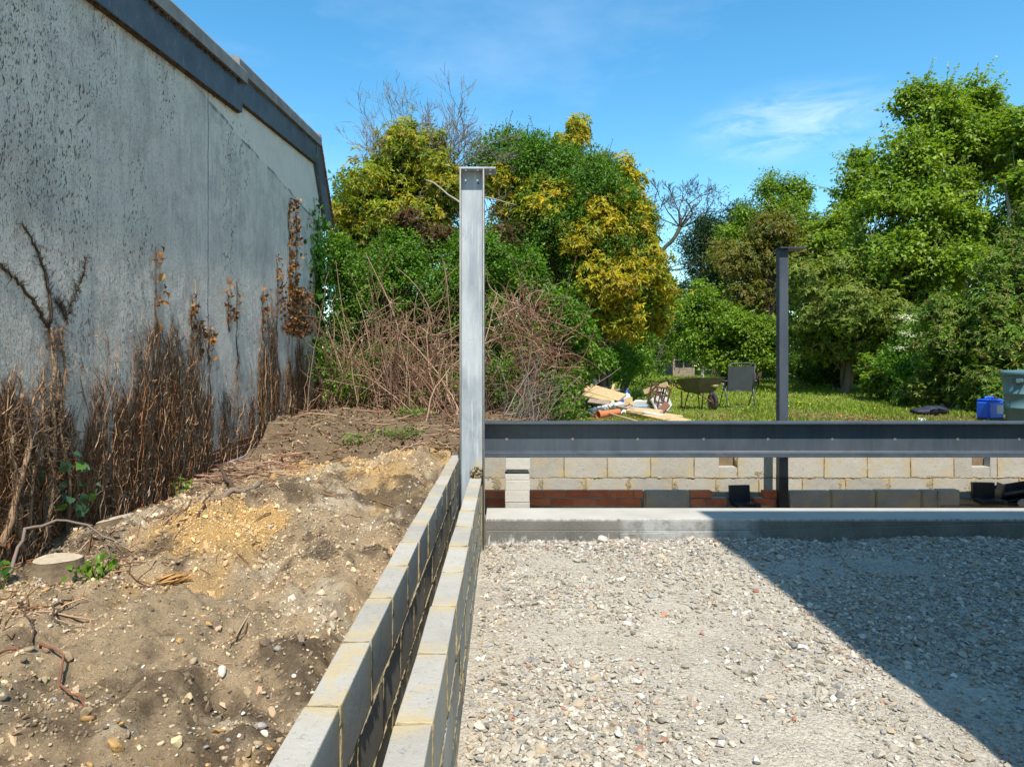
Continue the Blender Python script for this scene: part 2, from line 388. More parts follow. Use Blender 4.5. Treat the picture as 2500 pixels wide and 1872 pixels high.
def m_steel(name, a, b, rough, scratch=(0.5, 0.5, 0.5), mottle=0.5, smear=False):
    g = G(name, rough, 0.45); p = g.pos
    n1 = g.noise(g.map(p, (1, 1, 0.35)), 5, 5, 0.6, 0.4); n2 = g.noise(g.map(p, (1, 1, 0.06)), 60, 3, 0.6); n3 = g.noise(p, 140, 3, 0.7)
    n4 = g.noise(g.map(p, (1, 1, 0.5)), 9, 6, 0.7, 0.8)
    c = g.mix(g.rng(n1, 0.35, 0.68), a, b)
    c = g.mix(g.rng(n4, 0.58, 0.75, 0, mottle), c, g.mix(0.55, a, (0.12, 0.13, 0.15)))
    c = g.mix(g.rng(n2, 0.52, 0.72, 0, 0.5 * mottle), c, scratch); c = g.mix(g.rng(n3, 0.68, 0.76, 0, 0.5), c, scratch)
    c = g.mix(g.rng(g.noise(p, 3.1, 8, 0.75, 0.4), 0.63, 0.70, 0, 0.55), c, (0.17, 0.10, 0.06) if mottle < .5 else (0.33, 0.30, 0.26))
    if smear:
        xyz = g.sep(p); w = g.math('ADD', xyz[2], g.math('MULTIPLY', g.noise(g.map(p, (1, 1, 0.1)), 42, 4), -0.35))
        xx = g.rng(g.math('ABSOLUTE', g.math('ADD', xyz[0], 0.215)), 0.068, 0.04)
        m = g.math('MULTIPLY', g.rng(w, 0.46, 0.30, 0, 0.85), xx)
        c = g.mix(m, c, (0.47, 0.37, 0.19))
    g.col(c); g.rough(g.rng(n1, 0.2, 0.8, rough - 0.1, rough + 0.15)); g.bump(n2, 0.12, 0.002); return g.m
STEEL_LIGHT = m_steel('light_grey_primer_steel', (0.25, 0.285, 0.32), (0.42, 0.46, 0.49), 0.5, (0.60, 0.62, 0.63), 0.85, True)
STEEL_DARK = m_steel('dark_blue_grey_steel', (0.045, 0.058, 0.075), (0.065, 0.080, 0.10), 0.42, (0.2, 0.22, 0.24), 0.2)
STEEL_EDGE = m_simple('milled_steel_edge', (0.20, 0.185, 0.165), (0.32, 0.30, 0.27), 30, 0.6, 0.3, 0.002, 0.4)

def m_strip_top():
    g = G('smooth_concrete', 0.85, 0.2); p = g.pos
    n1 = g.noise(p, 2.2, 6, 0.6); n2 = g.noise(g.map(p, (0.4, 3, 1)), 8, 5, 0.65); n3 = g.noise(p, 160, 3, 0.7)
    c = g.mix(g.rng(n1, 0.3, 0.7), (0.36, 0.345, 0.305), (0.46, 0.44, 0.39)); c = g.mix(g.rng(n2, 0.55, 0.75, 0, 0.5), c, (0.50, 0.48, 0.42))
    c = g.mix(g.rng(n3, 0.68, 0.74, 0, 0.5), c, (0.35, 0.33, 0.3)); g.col(c); g.bump(n3, 0.2, 0.002); return g.m
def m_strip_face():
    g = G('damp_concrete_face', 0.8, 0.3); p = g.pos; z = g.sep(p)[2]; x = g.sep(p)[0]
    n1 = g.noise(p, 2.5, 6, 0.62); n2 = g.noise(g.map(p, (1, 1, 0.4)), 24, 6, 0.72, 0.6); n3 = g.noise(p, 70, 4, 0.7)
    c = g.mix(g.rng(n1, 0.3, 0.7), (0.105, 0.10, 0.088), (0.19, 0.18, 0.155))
    c = g.mix(g.rng(n3, 0.5, 0.7, 0, 0.4), c, (0.28, 0.265, 0.235))
    low = g.rng(z, 0.0, -0.10, -0.06, 0.12)
    c = g.mix(g.rng(g.math('ADD', n2, low), 0.60, 0.72, 0, 0.85), c, (0.55, 0.56, 0.56))
    patch = g.math('MULTIPLY', g.rng(x, 0.98, 1.04), g.rng(x, 2.3, 2.0))
    c = g.mix(g.math('MULTIPLY', patch, g.rng(g.noise(p, 6, 5, 0.7), 0.36, 0.6, 0, 0.8)), c, (0.40, 0.40, 0.385))
    c = g.mix(g.math('MULTIPLY', g.rng(z, 0.072, 0.092), g.rng(n2, 0.3, 0.6)), c, (0.52, 0.50, 0.45))
    g.col(c); b = g.bump(n3, 0.5, 0.006); g.bump(n2, 0.4, 0.015, b); return g.m
STRIP_TOP = m_strip_top(); STRIP_FACE = m_strip_face()

def m_gravel_bed():
    g = G('crushed_rubble_bed', 0.95, 0.1); p = g.pos
    v = g.vor(p, 55); v2 = g.vor(p, 120); n1 = g.noise(p, 1.3, 5, 0.6); n2 = g.noise(p, 60, 6, 0.75); vc = g.vor(p, 55, out='Color')
    c = g.mix(g.rng(n1, 0.3, 0.7), (0.33, 0.285, 0.22), (0.46, 0.405, 0.32))
    c = g.mix(0.35, c, g.mix(g.sep(vc)[0], (0.26, 0.235, 0.20), (0.60, 0.56, 0.49)))
    c = g.mix(g.rng(n2, 0.58, 0.75, 0, 0.45), c, (0.27, 0.235, 0.19))
    g.col(c)
    h = g.math('ADD', g.math('MULTIPLY', v, -1.0), g.math('ADD', g.math('MULTIPLY', v2, -0.5), g.math('MULTIPLY', n2, 0.6)))
    g.bump(h, 0.8, 0.012); return g.m
GRAVEL_BED = m_gravel_bed()
def m_stone(name):
    g = G(name, 0.92, 0.15); c = g.attr('col', 'INSTANCER'); n = g.noise(g.obj(), 3.0, 5, 0.7); n2 = g.noise(g.pos, 150, 4, 0.7)
    c = g.mix(0.6, c, g.mix(n, (0.55, 0.55, 0.55), (1.4, 1.4, 1.4)), 'MULTIPLY'); c = g.mix(g.rng(n2, 0.5, 0.75, 0, 0.3), c, (0.5, 0.47, 0.42))
    g.col(c); g.bump(n2, 0.5, 0.003); return g.m
STONE = m_stone('loose_stone')

def m_soil(vertex=False):
    g = G('dug_soil', 0.97, 0.08); p = g.pos
    n1 = g.noise(p, 1.5, 6, 0.6, 0.4); n2 = g.noise(p, 14, 7, 0.75); n3 = g.noise(p, 85, 6, 0.78); n4 = g.noise(g.map(p, loc=(5, 2, 1)), 1.1, 5, 0.6, 0.6)
    n5 = g.noise(g.map(p, loc=(1, 8, 3)), 2.8, 6, 0.65, 0.5)
    c = g.attr('col') if vertex else g.mix(g.rng(n1, 0.40, 0.58), (0.155, 0.108, 0.064), (0.46, 0.335, 0.195))
    if not vertex: c = g.mix(g.rng(g.math('ADD', n4, g.rng(g.sep(p)[1], 4.5, 7.5, -0.03, 0.07)), 0.52, 0.66, 0, 0.85), c, (0.58, 0.37, 0.145))
    if not vertex: c = g.mix(g.rng(n5, 0.58, 0.70, 0, 0.75), c, (0.50, 0.425, 0.32))
    c = g.mix(g.rng(n2, 0.52, 0.66, 0, 0.6), c, (0.095, 0.066, 0.042))
    c = g.mix(g.rng(n3, 0.56, 0.70, 0, 0.75), c, (0.46, 0.39, 0.29))
    c = g.mix(g.rng(n3, 0.42, 0.33, 0, 0.7), c, (0.055, 0.042, 0.03))
    g.col(c); b = g.bump(n3, 1.0, 0.02); g.bump(n2, 0.9, 0.06, b); return g.m
SOIL = m_soil(); SOIL_V = m_soil(True)
def m_lawn():
    g = G('lawn_ground', 0.95, 0.1); p = g.pos; xyz = g.sep(p)
    n1 = g.noise(p, 0.6, 5, 0.6); n2 = g.noise(p, 18, 5, 0.7); n3 = g.noise(p, 2.4, 5, 0.65)
    c = g.mix(g.rng(n2, 0.3, 0.7), (0.13, 0.18, 0.03), (0.24, 0.27, 0.05))
    dry = g.math('ADD', g.rng(xyz[1], 17, 11.0, -0.25, 0.42), n3)
    c = g.mix(g.rng(dry, 0.55, 0.85), c, g.mix(n2, (0.19, 0.13, 0.06), (0.32, 0.24, 0.11)))
    bare = g.math('ADD', g.rng(xyz[1], 10.6, 9.4, 0, 1), g.math('MULTIPLY', g.math('SUBTRACT', n1, 0.5), 1.2))
    c = g.mix(g.rng(bare, 0.35, 0.65), c, g.mix(n2, (0.075, 0.055, 0.036), (0.21, 0.15, 0.09)))
    g.col(c); g.bump(n2, 0.8, 0.03); return g.m
LAWN = m_lawn()
TIMBER = m_simple('sawn_softwood', (0.38, 0.26, 0.13), (0.56, 0.42, 0.24), 16, 0.75, 0.25, 0.003, 0.2, stretch=(1, 1, 6))
TIMBER_OLD = m_simple('weathered_timber', (0.20, 0.15, 0.11), (0.33, 0.27, 0.21), 12, 0.9, 0.5, 0.005)
PAINTED_WOOD = m_simple('flaking_white_paint', (0.50, 0.49, 0.45), (0.63, 0.62, 0.58), 14, 0.7, 0.3, 0.003)
BLUE_PAINT = m_simple('flaking_blue_paint', (0.16, 0.26, 0.38), (0.38, 0.44, 0.48), 16, 0.7, 0.3, 0.003)
RUST = m_simple('rusty_metal', (0.075, 0.045, 0.035), (0.17, 0.085, 0.055), 30, 0.85, 0.5, 0.003)
TERRACOTTA = m_simple('terracotta', (0.42, 0.135, 0.05), (0.52, 0.19, 0.08), 9, 0.7, 0.2, 0.003)
BLACK_PLASTIC = m_simple('black_plastic', (0.014, 0.015, 0.018), (0.028, 0.03, 0.034), 9, 0.45, 0.15, 0.002, 0.4)
BLACK_BAG = m_simple('dark_navy_fabric', (0.012, 0.014, 0.028), (0.03, 0.034, 0.06), 14, 0.6, 0.6, 0.01, 0.3)
BLUE_PLASTIC = m_simple('blue_plastic', (0.01, 0.085, 0.55), (0.016, 0.12, 0.66), 6, 0.4, 0.05, 0.002, 0.5)
TEAL_PLASTIC = m_simple('faded_teal_plastic', (0.075, 0.155, 0.175), (0.11, 0.20, 0.215), 5, 0.5, 0.12, 0.003, 0.4)
PAPER = m_simple('paper_label', (0.45, 0.45, 0.44), (0.6, 0.6, 0.58), 15, 0.7, 0.1, 0.001)
SACK_WHITE = m_simple('white_sack', (0.50, 0.52, 0.56), (0.66, 0.67, 0.7), 10, 0.5, 0.5, 0.01, 0.35)
SACK_BLUE = m_simple('blue_sack_print', (0.02, 0.06, 0.33), (0.03, 0.09, 0.42), 10, 0.5, 0.5, 0.01, 0.35)
SACK_PINK = m_simple('pink_sack_print', (0.36, 0.17, 0.19), (0.42, 0.21, 0.23), 10, 0.5, 0.5, 0.01, 0.35)
CHAIR_FABRIC = m_simple('grey_mesh_fabric', (0.052, 0.058, 0.064), (0.07, 0.076, 0.082), 5, 0.8, 0.5, 0.002, 0.2, bscale=300)
CHAIR_FRAME = m_simple('grey_coated_tube', (0.06, 0.068, 0.078), (0.09, 0.10, 0.11), 5, 0.4, 0.1, 0.001, 0.4)
BARROW = m_simple('dull_olive_barrow_tray', (0.085, 0.072, 0.045), (0.16, 0.135, 0.085), 7, 0.65, 0.3, 0.003, 0.3)
RUBBER = m_simple('rubber', (0.03, 0.03, 0.03), (0.065, 0.063, 0.06), 12, 0.9, 0.3, 0.003, 0.1)
CUT_WOOD = m_simple('cut_stump_face', (0.36, 0.29, 0.20), (0.52, 0.44, 0.33), 18, 0.9, 0.7, 0.006, 0.1)
HOUSE_WALL = m_simple('house_render', (0.50, 0.47, 0.42), (0.60, 0.57, 0.52), 3, 0.9, 0.3, 0.005, 0.1)
GLASS_DARK = m_simple('window_pane', (0.02, 0.025, 0.03), (0.03, 0.035, 0.04), 2, 0.08, 0.0, 0.001, 0.5)

# ------------------------------------------------------------------ ground
WALL_TOP = 0.46
def ground_z(x, y):
    x = np.asarray(x, dtype=np.float64); y = np.asarray(y, dtype=np.float64)
    z = 0.29 + 0.032 * np.clip(y - 3, -2, 5) + 0.024 * np.clip(y - 15, 0, 27)
    z = z + 0.24 * sstep(7.4, 9.2, y) * sstep(0.9, -0.6, x)                       # spoil bank below the thicket
    rough = sstep(11.0, 9.5, y) * sstep(2.6, 1.0, x)
    z = z + rough * (0.15 * (0.3 + 0.7 * sstep(-2.95, -2.0, x)) * fbm(x * 1.2, y * 1.0, 3, 3) + 0.10 * (0.45 - np.abs(fbm(x * 2.6, y * 2.2, 4, 5)) * 1.6) + 0.05 * fbm(x * 7, y * 6, 3, 6) + 0.03 * fbm(x * 17, y * 17, 3, 8))
    z = z + (1 - rough) * 0.03 * fbm(x * 0.5, y * 0.5, 3, 9)
    # loose ridges of dark spoil and a dug edge beside the new wall
    z = z + 0.085 * np.exp(-((y - 6.0 - 0.35 * x) / 0.32) ** 2) * sstep(-2.2, -1.2, x) * sstep(7.5, 6.9, y)
    z = z + 0.10 * np.exp(-(((y - 6.75) / 0.4) ** 2 + ((x + 0.86) / 0.28) ** 2))
    z = z - 0.10 * sstep(-0.80, -0.58, x) * sstep(7.2, 6.6, y) * (0.6 + 0.8 * vnoise(y * 2.2, y * 0 + 3, 4))
    z = z - 0.10 * sstep(-2.35, -2.8, x) * sstep(8.8, 7.5, y)
    z = z - 0.12 * np.exp(-(((y - 7.35) / 0.25) ** 2 + ((x + 2.0) / 0.3) ** 2))
    return z
def gz(x, y): return float(ground_z(np.array([x]), np.array([y]))[0])

def soil_col(x, y):
    def mx_(c, m, k): return c * (1 - m[..., None]) + np.array(k) * m[..., None]
    c = np.ones(np.shape(x) + (3,)) * np.array((.47, .345, .21)) * (1 + .35 * fbm(x * 3, y * 3, 3, 37))[..., None]
    c = mx_(c, .9 * sstep(-.02, .22, fbm(x * 1.3 + 3, y * 1.0, 4, 33) + .22 * sstep(4.8, 7.5, y) - .06), (.66, .42, .17))
    c = mx_(c, .75 * sstep(.10, .34, fbm(x * 2.3 + 7, y * 2.0, 5, 35, .65)), (.62, .51, .36))
    c = mx_(c, .88 * sstep(.03, .26, fbm(x * 1.7 + 1, y * 1.5, 6, 31, .72) + .22 * sstep(-2.1, -2.8, x) + .16 * np.exp(-((x + .8) / .35) ** 2) - .045), (.15, .108, .068))
    return np.clip(c, .03, .7)
def grid_obj(name, xs, ys, fz, mat, kind='structure', smooth=True, fc=None):
    X, Y = np.meshgrid(xs, ys); Z = fz(X, Y); nx, ny = len(xs), len(ys)
    V = np.stack([X, Y, Z], -1).reshape(-1, 3)
    i = (np.arange(ny - 1)[:, None] * nx + np.arange(nx - 1)[None, :]).ravel()
    me = np_mesh(name, V, np.stack([i, i + 1, i + nx + 1, i + nx], -1), None if fc is None else fc(X, Y).reshape(-1, 3), smooth)
    o = link(name, me, mat); o['kind'] = kind; return o
AR = np.arange
grid_obj('soil_ground', np.concatenate([AR(-2.99, -0.56, 0.024), [-0.548]]), np.concatenate([AR(-6, 1.2, 0.6), AR(1.2, 7.36, 0.024)]), ground_z, SOIL_V, fc=soil_col)
garden = grid_obj('garden_ground', np.concatenate([AR(-80, -3.6, 5.0), AR(-3.6, 2.2, 0.045), AR(2.2, 15, 0.3), AR(15, 96, 5)]),
                  np.concatenate([[7.334], AR(7.336, 11.6, 0.045), AR(11.6, 46, 0.5), AR(46, 420, 20)]), lambda x, y: np.where(y < 7.335, -0.3, ground_z(x, y)), LAWN)

def gravel_z(x, y):
    z = -0.165 + 0.05 * fbm(x * 0.8, y * 0.8, 3, 21) + 0.022 * fbm(x * 4, y * 4, 3, 23) + 0.007 * fbm(x * 9, y * 9, 2, 26)
    z = z + 0.095 * sstep(3.2, 5.9, y) - 0.06 * sstep(5.2, 5.9, y) * sstep(1.0, 0.2, x) + 0.05 * np.exp(-(((x - 0.25) / 0.22) ** 2 + ((y - 5.7) / 0.3) ** 2)) - 0.03 * np.exp(-((x - 2.7) / 0.5) ** 2) * sstep(5.4, 5.9, y)
    z = z + 0.03 * np.exp(-((x - 3.6) / 0.7) ** 2) * sstep(5.2, 5.9, y)
    return z
grid_obj('rubble_ground', np.concatenate([AR(-0.186, 6.0, 0.042), AR(6.0, 12, 0.6)]), np.concatenate([AR(-8, 1.6, 0.6), AR(1.6, 5.975, 0.042)]), gravel_z, GRAVEL_BED)
fo = bbox('wall_footing', (-0.62, -6, -0.7), (-0.186, 7.5, -0.20), STRIP_FACE, None, 0.01); fo['kind'] = 'structure'

# scattered stones, one geometry-node mass each
def stone_protos(n, kind):
    c = bpy.data.collections.new('stone_shapes'); rs = random.Random(5 + n)
    for k in range(n):
        bm = bmesh.new()
        m = 13 if kind == 'angular' else 26
        for _ in range(m):
            v = Vector((rs.gauss(0, 1), rs.gauss(0, 1), rs.gauss(0, 1))).normalized()
            v *= rs.uniform(0.72, 1.0) if kind == 'angular' else rs.uniform(0.92, 1.0)
            bm.verts.new((v.x, v.y * rs.uniform(0.7, 0.85), v.z * 0.62))
        r = bmesh.ops.convex_hull(bm, input=bm.verts)
        bmesh.ops.delete(bm, geom=[g for g in r['geom_interior'] if isinstance(g, bmesh.types.BMVert)], context='VERTS')
        me = bpy.data.meshes.new('stone_shape'); bm.to_mesh(me); bm.free(); me.materials.append(STONE)
        if kind != 'angular':
            for p in me.polygons: p.use_smooth = True
        c.objects.link(bpy.data.objects.new('stone_shape', me))
    return c
ANG = stone_protos(14, 'angular'); RND = stone_protos(8, 'round')

def scatter(name, pts, scl, rot, col, coll, label, cat):
    n = len(pts); me = bpy.data.meshes.new(name); me.vertices.add(n); me.vertices.foreach_set('co', np.asarray(pts, dtype=np.float32).ravel())
    def at(nm, ty, arr, key):
        a = me.attributes.new(nm, ty, 'POINT'); a.data.foreach_set(key, np.ascontiguousarray(arr).ravel())
    at('scl', 'FLOAT_VECTOR', scl.astype(np.float32), 'vector'); at('rot', 'FLOAT_VECTOR', rot.astype(np.float32), 'vector')
    c4 = np.ones((n, 4), dtype=np.float32); c4[:, :3] = col; at('col', 'FLOAT_COLOR', c4, 'color')
    at('pick', 'INT', RNG.integers(0, len(coll.objects), n).astype(np.int32), 'value')
    o = link(name, me); tag(o, label, cat, None, 'stuff')
    ng = bpy.data.node_groups.new('scatter', 'GeometryNodeTree')
    ng.interface.new_socket('Geometry', in_out='INPUT', socket_type='NodeSocketGeometry'); ng.interface.new_socket('Geometry', in_out='OUTPUT', socket_type='NodeSocketGeometry')
    gi = ng.nodes.new('NodeGroupInput'); go = ng.nodes.new('NodeGroupOutput')
    ip = ng.nodes.new('GeometryNodeInstanceOnPoints'); ci = ng.nodes.new('GeometryNodeCollectionInfo')
    ci.inputs['Collection'].default_value = coll; ci.inputs['Separate Children'].default_value = True; ci.inputs['Reset Children'].default_value = True
    def na(nm, dt):
        q = ng.nodes.new('GeometryNodeInputNamedAttribute'); q.data_type = dt; q.inputs['Name'].default_value = nm; return q.outputs['Attribute']
    ng.links.new(gi.outputs[0], ip.inputs['Points']); ng.links.new(ci.outputs[0], ip.inputs['Instance']); ip.inputs['Pick Instance'].default_value = True
    ng.links.new(na('pick', 'INT'), ip.inputs['Instance Index']); ng.links.new(na('rot', 'FLOAT_VECTOR'), ip.inputs['Rotation']); ng.links.new(na('scl', 'FLOAT_VECTOR'), ip.inputs['Scale'])
    ng.links.new(ip.outputs[0], go.inputs[0])
    md = o.modifiers.new('scatter', 'NODES'); md.node_group = ng
    return o
def pal_pick(pal, n):
    w = np.array([p[1] for p in pal], dtype=float); k = RNG.choice(len(pal), n, p=w / w.sum())
    return np.array([p[0] for p in pal])[k] * RNG.uniform(0.75, 1.2, (n, 1))

# rubble stones: denser close by where single ones can be seen
def rubble():
    n = 58000
    y = 1.7 + 4.21 * RNG.random(n) ** 1.0; x = -0.15 + RNG.random(n) * (0.80 * y + 1.3)
    keep = (vnoise(x * 1.6, y * 1.6, 40) * 0.7 + vnoise(x * 6, y * 6, 41) * 0.3 + 0.12 * sstep(5.0, 5.8, y)) > RNG.random(n) * 0.55 + 0.17
    keep &= (y > 1.75)
    x = x[keep]; y = y[keep]; n = len(x)
    r = 0.0072 + 0.012 * RNG.random(n) ** 2 + 0.017 * RNG.random(n) ** 8 + 0.020 * (RNG.random(n) > 0.993) + 0.010 * sstep(5.1, 5.85, y) * RNG.random(n) ** 2
    edge = np.minimum(x + 0.17, 5.905 - y); r = np.minimum(r, np.maximum(edge, 0.004))
    z = gravel_z(x, y) + r * 0.3
    s = r[:, None] * np.stack([RNG.uniform(0.8, 1.35, n), RNG.uniform(0.8, 1.2, n), RNG.uniform(0.7, 1.1, n)], -1)
    rot = np.stack([RNG.normal(0, 0.35, n), RNG.normal(0, 0.35, n), RNG.uniform(0, 6.3, n)], -1)
    pal = [((0.40, 0.35, 0.275), 6), ((0.48, 0.44, 0.365), 4), ((0.32, 0.28, 0.22), 5), ((0.27, 0.265, 0.25), 2), ((0.40, 0.32, 0.225), 2.5), ((0.19, 0.18, 0.165), 1), ((0.36, 0.18, 0.12), 0.3), ((0.56, 0.54, 0.49), 1.0)]
    scatter('rubble_stones', np.stack([x, y, z], -1), s, rot, pal_pick(pal, n), ANG, 'loose crushed concrete and stone covering the floor of the new room', 'rubble')
rubble()
def chips():
    n = 88000
    y = 1.7 + 4.19 * RNG.random(n); x = -0.175 + RNG.random(n) * (0.80 * y + 1.3); keep = vnoise(x * 2.4, y * 2.4, 44) * .6 + vnoise(x * 9, y * 9, 45) * .4 > RNG.random(n) * .6 + .1
    x = x[keep]; y = y[keep]; n = len(x); r = 0.0028 + 0.0045 * RNG.random(n) ** 2
    s = r[:, None] * np.stack([RNG.uniform(0.8, 1.5, n), RNG.uniform(0.8, 1.2, n), RNG.uniform(0.6, 1.1, n)], -1); rot = np.stack([RNG.normal(0, 0.4, n), RNG.normal(0, 0.4, n), RNG.uniform(0, 6.3, n)], -1)
    pal = [((0.43, 0.37, 0.28), 6), ((0.49, 0.44, 0.36), 4), ((0.34, 0.285, 0.21), 4), ((0.30, 0.28, 0.25), 2), ((0.24, 0.2, 0.16), 1)]
    scatter('rubble_chips', np.stack([x, y, gravel_z(x, y) + r * .3], -1), s, rot, pal_pick(pal, n), ANG, 'fine beige chips and dust between the larger rubble stones', 'rubble')
chips()
def pebbles():
    n = 16000
    y = 1.4 + 6.0 * RNG.random(n); x = -0.60 - 2.3 * RNG.random(n)
    keep = (vnoise(x * 1.8, y * 1.8, 50) * 0.6 + vnoise(x * 7, y * 7, 51) * 0.4) > RNG.random(n) * 0.6 + 0.14
    x = x[keep]; y = y[keep]; n = len(x)
    r = 0.004 + 0.008 * RNG.random(n) ** 3 + 0.014 * RNG.random(n) ** 18 + 0.02 * (RNG.random(n) > 0.9975)
    z = ground_z(x, y) + r * 0.12
    s = r[:, None] * np.stack([RNG.uniform(0.85, 1.3, n), RNG.uniform(0.8, 1.2, n), RNG.uniform(0.7, 1.1, n)], -1)
    rot = np.stack([RNG.normal(0, 0.4, n), RNG.normal(0, 0.4, n), RNG.uniform(0, 6.3, n)], -1)
    pal = [((0.56, 0.51, 0.42), 1.6), ((0.46, 0.36, 0.24), 5), ((0.33, 0.25, 0.16), 4), ((0.17, 0.13, 0.09), 5), ((0.44, 0.26, 0.10), 2), ((0.30, 0.285, 0.26), 2), ((0.66, 0.63, 0.57), .5)]
    scatter('soil_pebbles', np.stack([x, y, z], -1), s, rot, pal_pick(pal, n), RND, 'pebbles and flints strewn over the dug soil beside the old wall', 'pebbles')
    n = 9000
    y = 7.4 + 3.2 * RNG.random(n); x = -2.9 + 4.0 * RNG.random(n)
    r = 0.006 + 0.014 * RNG.random(n) ** 4
    z = ground_z(x, y) + r * 0.1
    s = r[:, None] * np.stack([RNG.uniform(0.85, 1.3, n), RNG.uniform(0.8, 1.2, n), RNG.uniform(0.7, 1.1, n)], -1)
    rot = np.stack([RNG.normal(0, 0.4, n), RNG.normal(0, 0.4, n), RNG.uniform(0, 6.3, n)], -1)
    scatter('bank_clods', np.stack([x, y, z], -1), s, rot, pal_pick(pal[1:6], n), ANG, 'earth clods and stones on the soil bank below the thicket', 'clods')
    # crumbly clods of dark soil
    n = 62000
    y = 1.4 + 5.9 * RNG.random(n); x = -0.60 - 2.3 * RNG.random(n)
    keep = vnoise(x * 1.4 + 9, y * 1.4, 60) * .6 + vnoise(x * 5, y * 5, 61) * .4 > RNG.random(n) * 0.5 + 0.2
    x = x[keep]; y = y[keep]; n = len(x)
    r = 0.0045 + 0.007 * RNG.random(n) ** 2 + 0.026 * RNG.random(n) ** 22
    s = r[:, None] * np.stack([RNG.uniform(0.85, 1.3, n), RNG.uniform(0.8, 1.2, n), RNG.uniform(0.7, 1.1, n)], -1)
    rot = RNG.uniform(0, 6.3, (n, 3))
    scatter('soil_clods', np.stack([x, y, ground_z(x, y) + r * 0.15], -1), s, rot, soil_col(x, y) * RNG.uniform(.55, 1.35, (n, 1)) * RNG.uniform(.92, 1.08, (n, 3)), ANG, 'dark and tan crumbly clods lying on the dug soil strip', 'clods')
pebbles()

# ------------------------------------------------------------------ new block walls
TB, LB, HB, JT = 0.10, 0.44, 0.215, 0.010
BLK = [bevel_box_mesh('block', LB, TB, HB, 0.006, 0.0022, 2) for _ in range(4)]
for b in BLK: b.materials.append(BLOCK)
def squeeze(acc, p0, p1, r=0.0065, step=0.018):
    """ragged mortar squeezed out along one joint"""
    p0 = np.array(p0, float); p1 = np.array(p1, float); L = np.linalg.norm(p1 - p0); n = max(3, int(L / step))
    pts = p0 + (p1 - p0) * np.linspace(0, 1, n)[:, None] + RNG.normal(0, 0.0014, (n, 3))
    acc.tube(pts, r * (0.35 + 0.7 * RNG.random(n) ** 2 + 0.9 * np.clip(vnoise(np.arange(n) * .22, np.full(n, RNG.random() * 99), 7) - .45, 0, 1) * 2), 5, (1, 1, 1))

def leaf_wall_along_y(name, label, x0, x1, y_first, y0, y1, face_x):
    t = thing(name, label, 'block wall', (x0, y0, -0.21)); xc = (x0 + x1) / 2
    mo = Acc(); mo.box((x0 + 0.006, y0, -0.21), (x1 - 0.006, y1, WALL_TOP - 0.004))
    for c in range(3):
        zc = WALL_TOP - HB / 2 - c * (HB + JT); off = 0.225 if c == 1 else 0.0
        ys = y_first + off + 0.45 * np.arange(-6, 20)          # joint positions
        for j in ys:
            a, b = max(j + JT / 2, y0), min(j + 0.45 - JT / 2, y1)
            if b - a < 0.04: continue
            if b - a > 0.43: o = link('block', random.choice(BLK), None, t, Vector((xc, (a + b) / 2, zc)) - t.location, (random.gauss(0, 0.004), 0, math.pi / 2 + random.gauss(0, 0.004)))
            else: o = link('block', bevel_box_mesh('block', b - a, TB, HB, 0.004), BLOCK, t, Vector((xc, (a + b) / 2, zc)) - t.location, (0, 0, math.pi / 2))
            o.location.x += random.gauss(0, 0.0015); o.location.z += random.gauss(0, 0.0012)
            if y0 < j < y1:
                squeeze(mo, (face_x, j, zc - HB / 2), (face_x, j, zc + HB / 2), 0.0042)
                if c == 0: squeeze(mo, (x0 + 0.006, j, WALL_TOP - 0.002), (x1 - 0.006, j, WALL_TOP - 0.002), 0.0045)
        if c: squeeze(mo, (face_x, y0, zc + HB / 2 + JT / 2), (face_x, y1, zc + HB / 2 + JT / 2), 0.0052)
    mo.build('mortar', MORTAR, t)
    return t
leaf_wall_along_y('block_wall', 'longer outer row of grey concrete blocks beside the soil, running to the corner', -0.553, -0.453, 1.928, 0.1, 7.225, -0.453)
leaf_wall_along_y('block_wall', 'shorter inner row of grey concrete blocks ending at the pale steel column', -0.287, -0.187, 1.830, 0.1, 5.83, -0.187)

